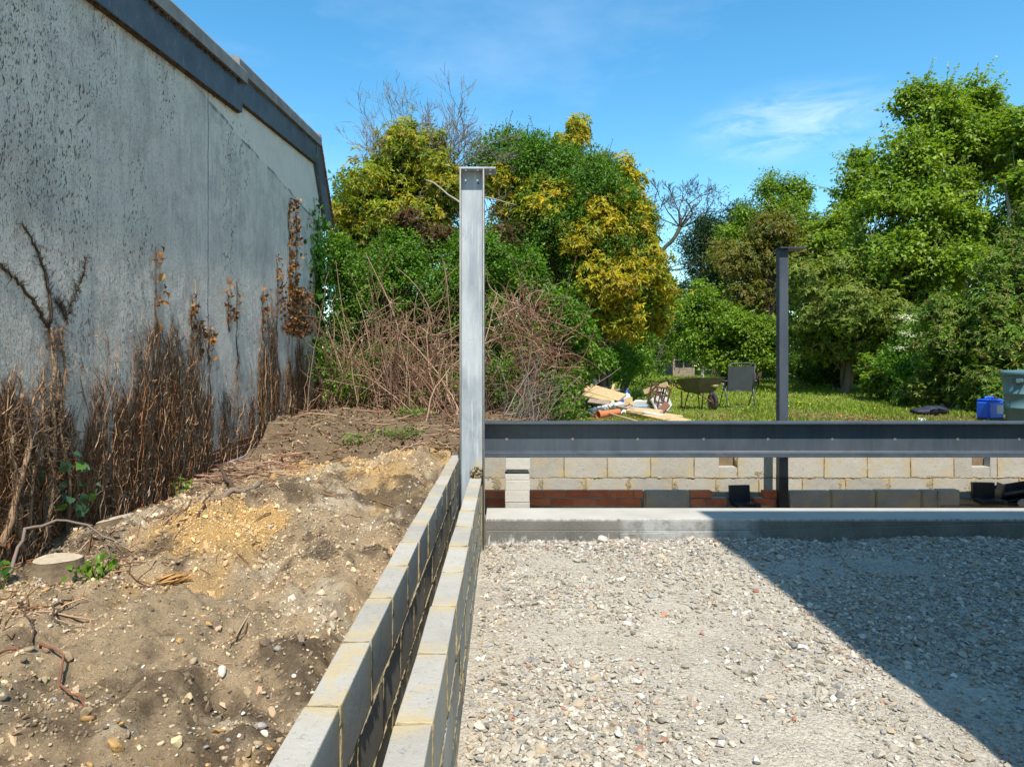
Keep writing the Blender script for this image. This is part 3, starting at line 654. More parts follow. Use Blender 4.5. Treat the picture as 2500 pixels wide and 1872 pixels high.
# outer leaf across the back, with two vent openings
RY0, RY1 = 7.23, 7.33
t = thing('block_wall', 'low wall of sunlit grey blocks behind the beam, with two vent openings', 'block wall', (-0.553, RY0, -0.21))
OPEN = [(2.235, 2.41), (4.86, 5.05)]; OPEN_Z = 0.352
mo = Acc()
def mfill(a, b, z0, z1): mo.box((a, RY0 + 0.006, z0), (b, RY1 - 0.004, z1))
mfill(-0.545, 7.6, -0.21, OPEN_Z - 0.006)
edges = [-0.545] + [v for o in OPEN for v in o] + [7.6]
for k in range(0, len(edges), 2): mfill(edges[k] + (0.006 if k else 0), edges[k + 1] - 0.006, OPEN_Z - 0.006, WALL_TOP - 0.004)
for c in range(3):
    zc = WALL_TOP - HB / 2 - c * (HB + JT); off = 0.225 if c == 1 else 0
    for j in 0.6255 + off + 0.45 * np.arange(-4, 17):
        a, b = max(j + JT / 2, -0.553), min(j + 0.45 - JT / 2, 7.62)
        if b - a < 0.03: continue
        if a > -0.5: squeeze(mo, (a - JT / 2, RY0 + 0.002, zc - HB / 2), (a - JT / 2, RY0 + 0.002, zc + HB / 2), 0.0062)
        pieces = [(a, b, zc - HB / 2, zc + HB / 2)]
        if c == 0:
            for o0, o1 in OPEN:
                nw = []
                for (pa, pb, z0, z1) in pieces:
                    if o1 <= pa or o0 >= pb: nw.append((pa, pb, z0, z1)); continue
                    if o0 - pa > 0.02: nw.append((pa, o0, z0, z1))
                    nw.append((max(o0, pa), min(o1, pb), z0, OPEN_Z))
                    if pb - o1 > 0.02: nw.append((o1, pb, z0, z1))
                pieces = nw
        for (pa, pb, z0, z1) in pieces:
            if pb - pa > 0.43 and z1 - z0 > 0.2: o = link('block', random.choice(BLK), None, t, Vector(((pa + pb) / 2, (RY0 + RY1) / 2, (z0 + z1) / 2)) - t.location, (0, 0, random.gauss(0, 0.003)))
            else: o = bbox('block', (pa, RY0, z0), (pb, RY1, z1), BLOCK, t, 0.003)
            o.location.y += random.gauss(0, 0.0015)
    if c: squeeze(mo, (-0.5, RY0 + 0.001, zc + HB / 2 + JT / 2), (7.6, RY0 + 0.001, zc + HB / 2 + JT / 2), 0.008)
mo.build('mortar', MORTAR, t)
# rough mortar blobs left on the face
def blob(px, py, w, h, parent, ydep=RY0):
    c = P(px, py, ydep); bm = bmesh.new()
    for k in range(16):
        f = random.random(); cx_, cz_ = random.gauss(0, w * .45), (f - .5) * 2 * h * .85; r = random.uniform(.25, .6) * min(w, h) * (1.15 - .5 * abs(f - .5) * 2)
        q = bmesh.ops.create_icosphere(bm, subdivisions=1, radius=1)['verts']
        for v in q: v.co = Vector((v.co.x * r * random.uniform(.6, 1.5) + cx_, v.co.y * random.uniform(.002, .006), v.co.z * r * random.uniform(.7, 1.9) + cz_))
    me = bpy.data.meshes.new('mortar_smear'); bm.to_mesh(me); bm.free()
    return link('mortar_smear', me, MORTAR, parent, c - parent.location)
for (px, py, w, h) in ((1320, 1183, .04, .055), (1427, 1183, .042, .052), (1535, 1184, .028, .05), (1650, 1184, .03, .05), (1213, 1183, .045, .05), (1205, 1170, .05, .03), (1752, 1190, .02, .05),
                       (1853, 1155, .05, .025), (2168, 1182, .03, .05), (2270, 1182, .028, .05), (2365, 1190, .03, .06), (2273, 1163, .05, .012), (2052, 1185, .015, .05)):
    blob(px, py, w, h, t)

# inner leaf across the back: a few bricks and blocks just started, in the shade of the beam
IY0, IY1 = 6.94, 7.042
SX = F / IY0
def ix(px): return (px - CX) / SX
t = thing('low_wall', 'started inner wall of red bricks and dark grey blocks behind the concrete strip', 'wall', (-0.15, IY0, -0.07))
mo = Acc(); BR = [bevel_box_mesh('brick', 0.215, 0.1, 0.065, 0.003, 0.0012) for _ in range(3)]
for b in BR: b.materials.append(BRICK)
def brow(pa, pb, z0, first):
    x = ix(pa) ; e = ix(pb); k = first
    while x < e - 0.02:
        w = min(k, e - x)
        if abs(w - 0.215) < 1e-4: link('brick', random.choice(BR), None, t, Vector((x + w / 2, (IY0 + IY1) / 2 + random.gauss(0, .001), z0 + 0.0325)) - t.location)
        else: bbox('brick', (x, IY0, z0), (x + w, IY1 - 0.002, z0 + 0.065), BRICK, t, 0.003)
        x += w + 0.010; k = 0.215
brow(1172, 1233, 0.085, 0.17); brow(1172, 1233, 0.010, 0.06); brow(1294, 1571, 0.085, 0.13); brow(1294, 1566, 0.010, 0.20)
mo.box((ix(1172), IY0 + 0.006, -0.07), (ix(1232), IY1 - 0.004, 0.148)); mo.box((ix(1295), IY0 + 0.006, -0.07), (ix(1573), IY1 - 0.004, 0.148))
for z in (0.080,): squeeze(mo, (ix(1295), IY0 + 0.003, z), (ix(1572), IY0 + 0.003, z), 0.005)
bbox('block', (ix(1577), IY0, -0.065), (ix(1684), IY1 - 0.002, 0.150), BLOCK_GREY, t, 0.004)
squeeze(mo, (ix(1574), IY0, -0.02), (ix(1574), IY0, 0.15), 0.012); squeeze(mo, (ix(1686), IY0 + 0.004, 0.0), (ix(1686), IY0 + 0.004, 0.15), 0.006)
brow(1687, 1740, 0.085, 0.215); brow(1687, 1776, 0.010, 0.135)
mo.box((ix(1687), IY0 + 0.008, -0.07), (ix(1774), IY1 - 0.004, 0.080))
brow(1842, 1902, 0.010, 0.215); brow(1866, 1902, 0.085, 0.15)
mo.box((ix(1845), IY0 + 0.008, -0.07), (ix(1898), IY1 - 0.004, 0.080))
for a, b, zt in ((1928, 2029, .148), (2033, 2138, .152), (2142, 2249, .156), (2254, 2289, .156), (2294, 2344, .162)):
    bbox('block', (ix(a), IY0 + random.uniform(0, .004), -0.06 if a < 2290 else 0.01), (ix(b), IY1 - 0.002, zt), BLOCK_GREY, t, 0.005)
for px in (2031, 2140, 2251, 2291): squeeze(mo, (ix(px), IY0 + 0.002, -0.02), (ix(px), IY0 + 0.002, 0.15), 0.013)
mo.box((ix(1928), IY0 + 0.01, -0.07), (ix(2500), IY1 - 0.002, 0.008))
mo.build('mortar', MORTAR_GREY, t)

# loose stack of clean blocks between the bricks
KY = 6.505; ks = F / KY; kx = lambda px: (px - CX) / ks; kz = lambda py: EYE - (py - CY) / ks
t = thing('block_stack', 'stack of pale loose blocks laid flat, propping the beam near the column', 'blocks', (kx(1263), KY + .1, -0.075))
for (ya, yb, dy, dx) in ((1118, 1146, 0.0, 0.005), (1158, 1172, .010, 0.0), (1172.5, 1198, .004, .003), (1198.5, 1226, -.002, 0.0), (1226.5, 1254, 0.0, .002), (1254.5, 1276, .003, 0)):
    bbox('block', (kx(1233) + dx, KY + dy, kz(yb)), (kx(1293) + dx, KY + .215, kz(ya)), BLOCK_CLEAN, t, 0.004)
bbox('block', (kx(1233) + 0.012, KY + .075, kz(1157.5)), (kx(1293) - 0.012, KY + .21, kz(1146.5)), BLOCK_CLEAN, t, 0.003)

# concrete strip with its damp front face
SY0 = 5.93
SZ = 0.10
o = link('concrete_strip', bevel_box_mesh('concrete_strip', 8.0, 0.45, 0.10, 0.006, 0, 2), STRIP_TOP, None, (3.845, SY0 + 0.225, SZ - 0.05)); o['kind'] = 'structure'
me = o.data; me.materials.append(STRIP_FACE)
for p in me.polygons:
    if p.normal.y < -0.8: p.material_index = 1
o = bbox('strip_footing', (-0.155, SY0 - 0.006, -0.5), (7.8, SY0 + 0.45, SZ - 0.1005), STRIP_FACE, None, 0.004); o['kind'] = 'structure'
prism('footing_lip', [(0.98, -0.025), (4.41, 0.062), (5.4, 0.085), (7.7, 0.088), (7.7, -0.40), (0.98, -0.40)], 'y', SY0 - 0.024, SY0 - 0.0065, STRIP_FACE, None, 0.003)['kind'] = 'structure'
tr = bbox('trench_ground', (-0.45, SY0 + 0.451, -0.5), (7.6, IY1, -0.075), SOIL, None, 0.0); tr['kind'] = 'structure'
cav = bbox('cavity_ground', (-0.45, IY1 + 0.001, -0.3), (7.6, RY0 - 0.001, -0.05), SOIL, None, 0.0); cav['kind'] = 'structure'
o = grid_obj('cavity_soil', AR(4.55, 7.0, 0.03), AR(6.945, 7.2, 0.03), lambda x, y: 0.02 + 0.02 * fbm(x * 9, y * 9, 3, 2) + 0.0 * x, SOIL)

# ------------------------------------------------------------------ steel frame
CZ, CW, CD = 5.78, 0.205, 0.205       # column front, width, depth
cx0 = -0.368
t = thing('steel_column', 'tall pale grey steel column with cap plate, standing in the block wall', 'steel column', (cx0 + CW / 2, CZ + CD / 2, -0.22))
ctop = EYE + (CY - 412) / F * CZ
bbox('flange', (cx0, CZ, -0.22), (cx0 + 0.012, CZ + CD, ctop), STEEL_LIGHT, t, 0.0015)
bbox('flange', (cx0 + CW - 0.012, CZ, -0.22), (cx0 + CW, CZ + CD, ctop), STEEL_LIGHT, t, 0.0015)
rot = Matrix.Translation(Vector((cx0 + CW / 2, CZ + CD / 2, (ctop - 0.22) / 2)) - t.location) @ Matrix.Rotation(math.pi / 2, 4, 'X')
hh = (ctop + 0.22) / 2
wz = lambda py: EYE + (CY - py) / F * (CZ + CD / 2) - (ctop - 0.22) / 2
web = plate('web', [(-CW / 2 + 0.0122, -hh), (CW / 2 - 0.0122, -hh), (CW / 2 - 0.0122, hh), (-CW / 2 + 0.0122, hh)], [(-0.052, wz(448), 0.0105), (0.052, wz(448), 0.0105)], 0.009, STEEL_LIGHT, t, rot)
fx0, fx1 = cx0 - 0.002, cx0 + 0.30
capc = Vector(((fx0 + fx1) / 2, CZ + CD / 2, ctop + 0.008))
plate('cap_plate', [(-(fx1 - fx0) / 2, -CD / 2 - .002), ((fx1 - fx0) / 2, -CD / 2 - .002), ((fx1 - fx0) / 2, CD / 2), (-(fx1 - fx0) / 2, CD / 2)],
      [(-0.10, -0.055, .010), (0.0, -0.055, .010), (-0.10, 0.055, .010), (0.0, 0.055, .010), (0.105, -0.055, .010), (0.105, 0.055, .010)], 0.015, STEEL_LIGHT, t, Matrix.Translation(capc - t.location))
for s in (0, 1):
    a = Acc(); a.box((cx0 + s * (CW - 0.012), CZ - 0.0012, -0.2), (cx0 + 0.012 + s * (CW - 0.012), CZ - 0.0002, ctop)); a.build('flange_edge', STEEL_EDGE, t)
a = Acc()
for k in range(150):
    c = np.array([cx0 + 0.158 + random.gauss(0, .03), CZ + 0.098 - random.random() * .05, WALL_TOP + abs(random.gauss(0, .035))]); c[0] = min(max(c[0], -0.285), -0.19)
    a.tube([c - [0, 0, .006], c + [random.gauss(0, .003), 0, .008]], [.008 + .007 * random.random(), .003], 5)
a.build('mortar', MORTAR, t)

BY0, BYW = 6.53, 0.20
bz0, bz1 = EYE - (1116 - CY) / F * BY0, EYE - (1031 - CY) / F * BY0
BX0, BX1 = -0.415, 7.4
t = thing('steel_beam', 'long dark blue-grey steel beam lying level across the low block walls', 'steel beam', (BX0, BY0, bz0))
bbox('top_flange', (BX0, BY0, bz1 - 0.018), (BX1, BY0 + BYW, bz1), STEEL_DARK, t, 0.002)
bbox('bottom_flange', (BX0, BY0, bz0 + 0.020), (BX1, BY0 + BYW, bz0 + 0.038), STEEL_DARK, t, 0.002)
bbox('bottom_plate', (BX0 - 0.01, BY0 - 0.018, bz0), (BX1, BY0 + BYW + 0.018, bz0 + 0.0195), STEEL_DARK, t, 0.002)
hz = EYE - (1071 - CY) / F * (BY0 + BYW / 2)
sB = F / (BY0 + BYW / 2)
holes = [((px - CX) / sB, 0.0, 0.0095) for px in (1237, 1398, 1557, 1718, 1875, 2032, 2185, 2338, 2488)]
zc = (bz1 - 0.018 + bz0 + 0.038) / 2; hh = (bz1 - 0.018 - bz0 - 0.038) / 2
mid = Vector(((BX0 + BX1) / 2, BY0 + BYW / 2, zc)); hl = (BX1 - BX0) / 2
plate('web', [(-hl, -hh), (hl, -hh), (hl, hh), (-hl, hh)], [(x - mid.x, hz - zc, r) for x, y, r in holes], 0.008, STEEL_DARK, t, Matrix.Translation(mid - t.location) @ Matrix.Rotation(math.pi / 2, 4, 'X'))
a = Acc()
for zz, sg in ((bz0 + 0.038, 1), (bz1 - 0.018, -1)):      # root fillets
    y = BY0 + BYW / 2 - 0.004
    a.add([(BX0, y, zz + sg * .012), (BX0, y - .012, zz), (BX0, y, zz), (BX1, y, zz + sg * .012), (BX1, y - .012, zz), (BX1, y, zz)], [(0, 1, 4), (0, 4, 3), (0, 2, 1), (3, 4, 5)])
a.build('fillet', STEEL_DARK, t)
for px in (1237, 1398, 1557, 1718, 1875, 2032, 2185, 2338, 2488):     # rusty rims of the drilled holes
    bm = bmesh.new(); x = (px - CX) / sB; y = BY0 + BYW / 2 - 0.0046
    ring = []
    for k in range(14):
        an = 2 * math.pi * k / 14; ring.append((bm.verts.new((x + .0105 * math.cos(an), y, hz + .0105 * math.sin(an))), bm.verts.new((x + .0135 * math.cos(an), y, hz + .0135 * math.sin(an)))))
    for k in range(14): a_, b_ = ring[k], ring[(k + 1) % 14]; bm.faces.new((a_[0], a_[1], b_[1], b_[0]))
    for v in bm.verts: v.co -= t.location
    me = bpy.data.meshes.new('hole_rim'); bm.to_mesh(me); bm.free(); link('hole_rim', me, STEEL_EDGE, t)
bbox('end_plate', (BX0 - 0.012, BY0 + BYW + 0.019, bz0), (cx0 + 0.17, BY0 + BYW + 0.034, EYE - (981 - CY) / F * (BY0 + BYW)), STEEL_DARK, t, 0.002)
bbox('bracket', (cx0 + 0.03, CZ + CD + 0.001, bz0 + 0.05), (cx0 + 0.17, BY0 - 0.001, bz0 + 0.066), STEEL_DARK, t, 0.002)
bbox('bracket', (cx0 + 0.09, CZ + CD + 0.001, bz0 + 0.068), (cx0 + 0.105, BY0 + BYW / 2 - 0.006, bz1 - 0.02), STEEL_DARK, t, 0.002)

PY = 6.88; s2 = F / PY; pX0, pX1 = (1903 - CX) / s2, (1925 - CX) / s2
pt = EYE + (CY - 608) / F * PY
t = thing('steel_post', 'dark grey square steel post with cap plate behind the beam', 'steel post', ((pX0 + pX1) / 2, PY + 0.045, -0.05))
bbox('shaft', (pX0, PY, -0.05), (pX1, PY + 0.09, pt), STEEL_DARK, t, 0.005)
bz_ = EYE - (1163 - CY) / F * PY; bbox('dark_lower_sleeve', (pX0 - .0015, PY - .0015, -0.02), (pX1 + .0015, PY + 0.0915, bz_), BLACK_PLASTIC, t, 0.005)  # near-black sleeve around the lower part of the shaft
plate('cap_plate', [(-0.055, -0.10), (0.195, -0.10), (0.195, 0.10), (-0.055, 0.10)], [(0.10, -.05, .009), (0.165, -.05, .009), (0.10, .05, .009), (0.165, .05, .009)], 0.012, STEEL_DARK, t,
      Matrix.Translation(Vector(((pX0 + pX1) / 2, PY + 0.045, pt + 0.0062)) - t.location))

# ------------------------------------------------------------------ underfloor vents of black plastic
def vent(name, label, px, py, Y, w, tilt, rz=0.0, sc=1.0):
    b = P(px, py, Y); t = thing(name, label, 'vent', b, rz)
    lbox('upright_duct', (-w / 2, 0.04, 0.03), (w / 2, 0.085, 0.20 * sc), BLACK_PLASTIC, t, 0.004, (tilt, 0, 0))
    lbox('floor_duct', (-w / 2 + .01, -0.12, 0.0), (w / 2 + .03, 0.06, 0.045), BLACK_PLASTIC, t, 0.004)
    fd = [c_ for c_ in t.children if c_.name.startswith('floor_duct')][0]
    for k in range(9):
        s_ = lbox('grille_slat', (-w / 2 + .02 + k * (w - .02) / 9, -0.127, 0.006), (-w / 2 + .026 + k * (w - .02) / 9, -0.121, 0.04), BLACK_PLASTIC, fd, 0.001); s_.location -= fd.location
    return t
vent('underfloor_vent', 'black plastic vent leaning back between the stepped bricks', 1812, 1235, 6.98, 0.21, -0.12, 0.12, 1.0)
vent('underfloor_vent', 'black plastic vent standing right of the dark grey blocks', 2408, 1227, 7.0, 0.21, 0.0, -0.1, 0.98)
b = P(2480, 1226, 7.02)
t = thing('vent_duct', 'broken black plastic duct lying tilted against the block wall', 'duct', b, -0.25)
lbox('side', (-0.16, -0.10, 0.0), (-0.145, 0.08, 0.19), BLACK_PLASTIC, t, 0.004, (0, 0.25, 0)); lbox('back', (-0.15, 0.07, 0.02), (0.30, 0.085, 0.20), BLACK_PLASTIC, t, 0.004, (0, -0.22, 0))
for z in (0.055, 0.12): lbox('shelf', (-0.14, -0.08, z), (0.30, 0.06, z + 0.014), BLACK_PLASTIC, t, 0.003, (0, -0.22, 0))
lbox('base', (-0.15, -0.10, 0.0), (0.26, 0.07, 0.014), BLACK_PLASTIC, t, 0.003, (0, -0.04, 0))
for (px, py, r, lab) in ((2500, 1224, .07, 'grey lump of rubble below the tilted black duct'), (1471, 1312, .06, 'largest pale rubble lump, against the damp concrete face'), (1530, 1326, .038, 'flat pale rubble lump in front of the strip'), (1425, 1326, .03, 'small pointed rubble lump in front of the strip')):
    Y = 6.9 if py < 1300 else 5.82
    c = P(px, py, Y)
    bm = bmesh.new()
    for _ in range(22):
        v = Vector((random.gauss(0, 1), random.gauss(0, 1), random.gauss(0, 1))).normalized() * random.uniform(.75, 1); bm.verts.new((v.x * r, v.y * r * .8, v.z * r * .75))
    rr = bmesh.ops.convex_hull(bm, input=bm.verts); bmesh.ops.delete(bm, geom=[g_ for g_ in rr['geom_interior'] if isinstance(g_, bmesh.types.BMVert)], context='VERTS')
    me = bpy.data.meshes.new('rubble_lump'); bm.to_mesh(me); bm.free()
    zz = float(gravel_z(np.array([c.x]), np.array([Y]))[0]) + r * .45 if py > 1300 else 0.04
    tag(link('rubble_lump', me, BLOCK_CLEAN if py > 1300 else BLOCK_GREY, None, (c.x, Y, zz)), lab, 'rubble')

# ------------------------------------------------------------------ old rendered building on the left
WX = -2.93
def wy(px): return F * (-WX) / (CX - px)
def wpt(px, py, out=0.0):
    y = wy(px); return Vector((WX + out, y, EYE + (CY - py) / F * y))
z1 = lambda y: 3.97 + 0.0764 * (y - 4.89)            # lower edge of the near fascia
z2 = lambda y: 4.30 + 0.071 * (y - 7.70)             # lower edge of the far fascia
H = thing('rendered_building', 'old grey rendered building with flat roof edge and dead ivy on its side', 'building', (WX, 5.5, 0))
prism('core', [(-2, -0.4), (11.17, -0.4), (11.17, 3.72), (10.68, 4.5), (7.66, 4.3), (-2, z1(-2) + 0.05)], 'x', -9.0, WX - 0.12, HOUSE_WALL, H)
# render coat, its lower edge broken off at different heights over the brick plinth
low = [(-2, 0.50), (2.0, 0.50), (4.6, 0.52), (5.05, 0.535), (5.6, 0.55), (6.2, 0.535), (6.25, 0.50), (7.0, 0.52), (7.45, 0.585), (8.3, 0.62), (9.0, 0.63), (10.0, 0.635), (11.25, 0.64)]
jag = []
for (a, za), (b, zb) in zip(low[:-1], low[1:]):
    n = max(1, int((b - a) / 0.09))
    for k in range(n): jag.append((a + (b - a) * k / n, za + (zb - za) * k / n + random.gauss(0, 0.006)))
jag.append(low[-1])
prism('render_coat', jag + [(11.25, 3.7), (10.76, 4.58), (7.66, 4.38), (7.66, z1(7.66) + 0.08), (-2, z1(-2) + 0.08)], 'x', WX - 0.118, WX, RENDER, H)
a = Acc(); a.box((WX - 0.118, -2, -0.3), (WX - 0.026, 11.23, 0.60)); PL = a.build('plinth', MORTAR_GREY, H)
OB = [bevel_box_mesh('brick', 0.1, 0.215, 0.065, 0.004, 0.002) for _ in range(3)]
for b in OB: b.materials.append(OLDBRICK)
for c in range(5):
    for k in range(38):
        y = 2.9 + k * 0.225 + (0.1125 if c % 2 else 0)
        if y + 0.11 > 11.2: continue
        o = link('brick', random.choice(OB), None, PL, Vector((WX - 0.068 + random.gauss(0, .002), y, 0.315 + c * 0.075)) - H.location)
prism('footing_ledge', [(7.3, 0.0), (10.6, 0.0), (10.6, 0.41), (9.2, 0.43), (8.2, 0.40), (7.3, 0.39)], 'x', WX - 0.02, WX + 0.035, STRIP_FACE, H, 0.004)
# fascia boards and felt-covered kerb
prism('fascia_board', [(-2, z1(-2)), (7.66, z1(7.66)), (7.66, z1(7.66) + 0.33), (-2, z1(-2) + 0.33)], 'x', WX + 0.001, WX + 0.055, FASCIA, H, 0.002)
prism('fascia_board', [(7.60, z2(7.60)), (10.74, z2(10.74)), (10.90, z2(10.90) + 0.30), (7.60, z2(7.60) + 0.30)], 'x', WX + 0.001, WX + 0.045, FASCIA, H, 0.002)
prism('drip_batten', [(-2, z1(-2) - 0.012), (7.64, z1(7.64) - 0.012), (7.64, z1(7.64) + 0.012), (-2, z1(-2) + 0.012)], 'x', WX + 0.0005, WX + 0.035, SOFFIT, H)
prism('drip_batten', [(7.70, z2(7.70) - 0.010), (10.70, z2(10.70) - 0.010), (10.70, z2(10.70) + 0.010), (7.70, z2(7.70) + 0.010)], 'x', WX + 0.0005, WX + 0.030, SOFFIT, H)
def kerb(y0, y1, zf, h0, out_, nm):
    # rounded felt kerb along the roof edge
    prof = [(WX - 0.40, 0.05), (WX - 0.25, 0.15), (WX - 0.05, 0.165), (WX + out_ - 0.02, 0.15), (WX + out_, 0.12), (WX + out_, 0.0), (WX - 0.1, -0.02)]
    ys = np.linspace(y0, y1, 30); V = []
    for y in ys:
        for (x, z) in prof: V.append((x, y, zf(y) + h0 + z + 0.012 * (vnoise(np.array([y * 1.5]), np.array([3.0]), 2)[0] - .5)))
    m = len(prof); Fq = []
    for i in range(len(ys) - 1):
        for j in range(m): Fq.append((i * m + j, i * m + (j + 1) % m, (i + 1) * m + (j + 1) % m, (i + 1) * m + j))
    V = np.array(V) - np.array(H.location); me = bpy.data.meshes.new(nm); me.from_pydata(V.tolist(), [], Fq + [tuple(range(m)), tuple(range((len(ys) - 1) * m, len(ys) * m))[::-1]])
    bm = bmesh.new(); bm.from_mesh(me); bmesh.ops.recalc_face_normals(bm, faces=bm.faces); bm.to_mesh(me); bm.free()
    return link(nm, me, FELT, H)
kerb(-2, 7.72, z1, 0.331, 0.095, 'felt_kerb'); kerb(7.50, 10.86, z2, 0.301, 0.085, 'felt_kerb')
a = Acc()      # dead ivy roots and moss under the kerb and along the fascia foot
for k in range(420):
    y = random.uniform(3.0, 7.6); up = random.random() < 0.6
    z = z1(y) + (0.325 if up else 0.0); x = WX + (0.06 if up else 0.03)
    p = np.array([x + random.random() * .02, y, z]); L = random.uniform(.01, .05)
    a.tube([p, p + [random.gauss(0, .01), random.gauss(0, .02), -L * .5], p + [random.gauss(0, .012), random.gauss(0, .03), -L]], [.006, .004, .002], 4, np.array((.10, .055, .025)) * random.uniform(.6, 1.6))
for k in range(120):
    y = random.uniform(7.7, 10.7); z = z2(y) + random.choice((0.298, 0.0)); p = np.array([WX + 0.045, y, z]); L = random.uniform(.01, .035)
    a.tube([p, p + [random.gauss(0, .008), random.gauss(0, .02), -L]], [.005, .002], 4, np.array((.10, .055, .025)) * random.uniform(.6, 1.6))
a.build('moss_fringe', STEM, H)['kind'] = 'stuff'
# steep tiled slope at the far end: barge board and courses of clay tiles
prism('barge_board', [(10.72, 4.47), (11.30, 3.66), (11.62, 3.66), (11.66, 3.80), (10.90, 4.83), (10.70, 4.81)], 'x', WX + 0.002, WX + 0.058, FASCIA, H, 0.002)
RS = prism('roof_slope', [(10.86, 4.86), (11.66, 3.82), (11.60, 3.66), (11.2, 3.66), (10.66, 4.6), (10.6, 4.86)], 'x', -8.9, WX - 0.002, SOFFIT, H)
prism('flat_roof', [(-2, z1(-2) + 0.34), (7.6, z1(7.6) + 0.34), (10.75, 4.83), (10.75, 4.80), (7.6, z1(7.6) + 0.30), (-2, z1(-2) + 0.30)], 'x', -8.9, WX - 0.39, FELT, H)
for k in range(12):
    f = k / 11; y = 10.93 + 0.79 * f; z = 4.83 - 1.03 * f
    for c in range(3):
        o = link('roof_tile', bevel_box_mesh('roof_tile', 0.165, 0.17, 0.022, 0.004, 0.002), TILE, RS, Vector((WX + 0.0 - c * 0.17, y, z)) - H.location, (math.radians(-52) + 0.13, 0, 0))
a = Acc(); a.tube([(WX + 0.07, 10.86, 4.93), (WX - 0.3, 10.86, 4.93), (WX - 0.8, 10.86, 4.93)], 0.085, 10); a.build('ridge_tile', TILE, H)
for (px, py) in ((751, 535), (778, 558)):      # two small iron hooks
    p = wpt(px, py); a = Acc(); a.tube([p, p + Vector((.05, 0, .0)), p + Vector((.06, .02, -.05)), p + Vector((.045, .0, -.075))], .007, 5, (.05, .05, .05)); a.build('wall_hook', RUST, H)

# house behind the viewer whose shadow falls across the rubble
HB_ = thing('neighbouring_house', 'tall house just right of the viewpoint casting the big shadow on the rubble', 'house', (6.0, -2.5, -0.2))
HT = (6.26 - 1.46) * math.tan(SUN_EL) + 0.10
prism('wall', [(2.09, 1.45), (11.0, 1.45), (11.0, -6.5), (3.9, -6.5)], 'z', -0.4, HT - 0.25, HOUSE_WALL, HB_)
prism('roof', [(2.085, 1.46), (11.1, 1.46), (11.1, -6.6), (3.9, -6.6)], 'z', HT - 0.249, HT, FELT, HB_)
for zb in (0.9, 3.5):
    for xb in (4.2, 7.4):
        w_ = bbox('window', (xb, 1.452, zb), (xb + 1.2, 1.50, zb + 1.2), PAINTED_WOOD, HB_, 0.005)
        bbox('pane', (xb + .08, 1.502, zb + .08), (xb + 1.12, 1.508, zb + 1.12), GLASS_DARK, HB_, 0.001).parent = w_; COL.objects[-1].location = (0, .029, 0)

# ------------------------------------------------------------------ leaves and dead ivy
def add_leaves(acc, pos, ax, nor, L, Wd, col, fold=0.25, curl=0.15, tris=4):
    n = len(pos); ax = ax / (np.linalg.norm(ax, axis=1, keepdims=True) + 1e-9)
    sd_ = np.cross(nor, ax); sd_ /= np.linalg.norm(sd_, axis=1, keepdims=True) + 1e-9
    up = np.cross(ax, sd_); L = L[:, None]; Wd = Wd[:, None]
    base = pos; tip = pos + ax * L - up * L * curl
    if tris == 2:
        m = pos + ax * L * 0.48; l = m + sd_ * Wd * .5 + up * Wd * fold; r = m - sd_ * Wd * .5 + up * Wd * fold
        V = np.stack([base, l, tip, r], 1).reshape(-1, 3); i = np.arange(n)[:, None] * 4
        T = np.concatenate([i + [0, 2, 1], i + [0, 3, 2]], 1).reshape(-1, 3); k = 4
    else:
        m = pos + ax * L * 0.5 + up * L * 0.03
        l1 = pos + ax * L * .38 + sd_ * Wd * .5 + up * Wd * fold; l2 = pos + ax * L * .74 + sd_ * Wd * .34 + up * (Wd * fold * .6 - L * curl * .4)
        r1 = pos + ax * L * .38 - sd_ * Wd * .5 + up * Wd * fold; r2 = pos + ax * L * .74 - sd_ * Wd * .34 + up * (Wd * fold * .6 - L * curl * .4)
        V = np.stack([base, l1, l2, tip, r2, r1, m], 1).reshape(-1, 3); i = np.arange(n)[:, None] * 7
        T = np.concatenate([i + [0, 6, 1], i + [1, 6, 2], i + [2, 6, 3], i + [3, 6, 4], i + [4, 6, 5], i + [5, 6, 0]], 1).reshape(-1, 3); k = 7
    acc.add(V, T, np.repeat(col, k, 0))
def unit(n):
    v = RNG.normal(size=(n, 3)); return v / np.linalg.norm(v, axis=1, keepdims=True)

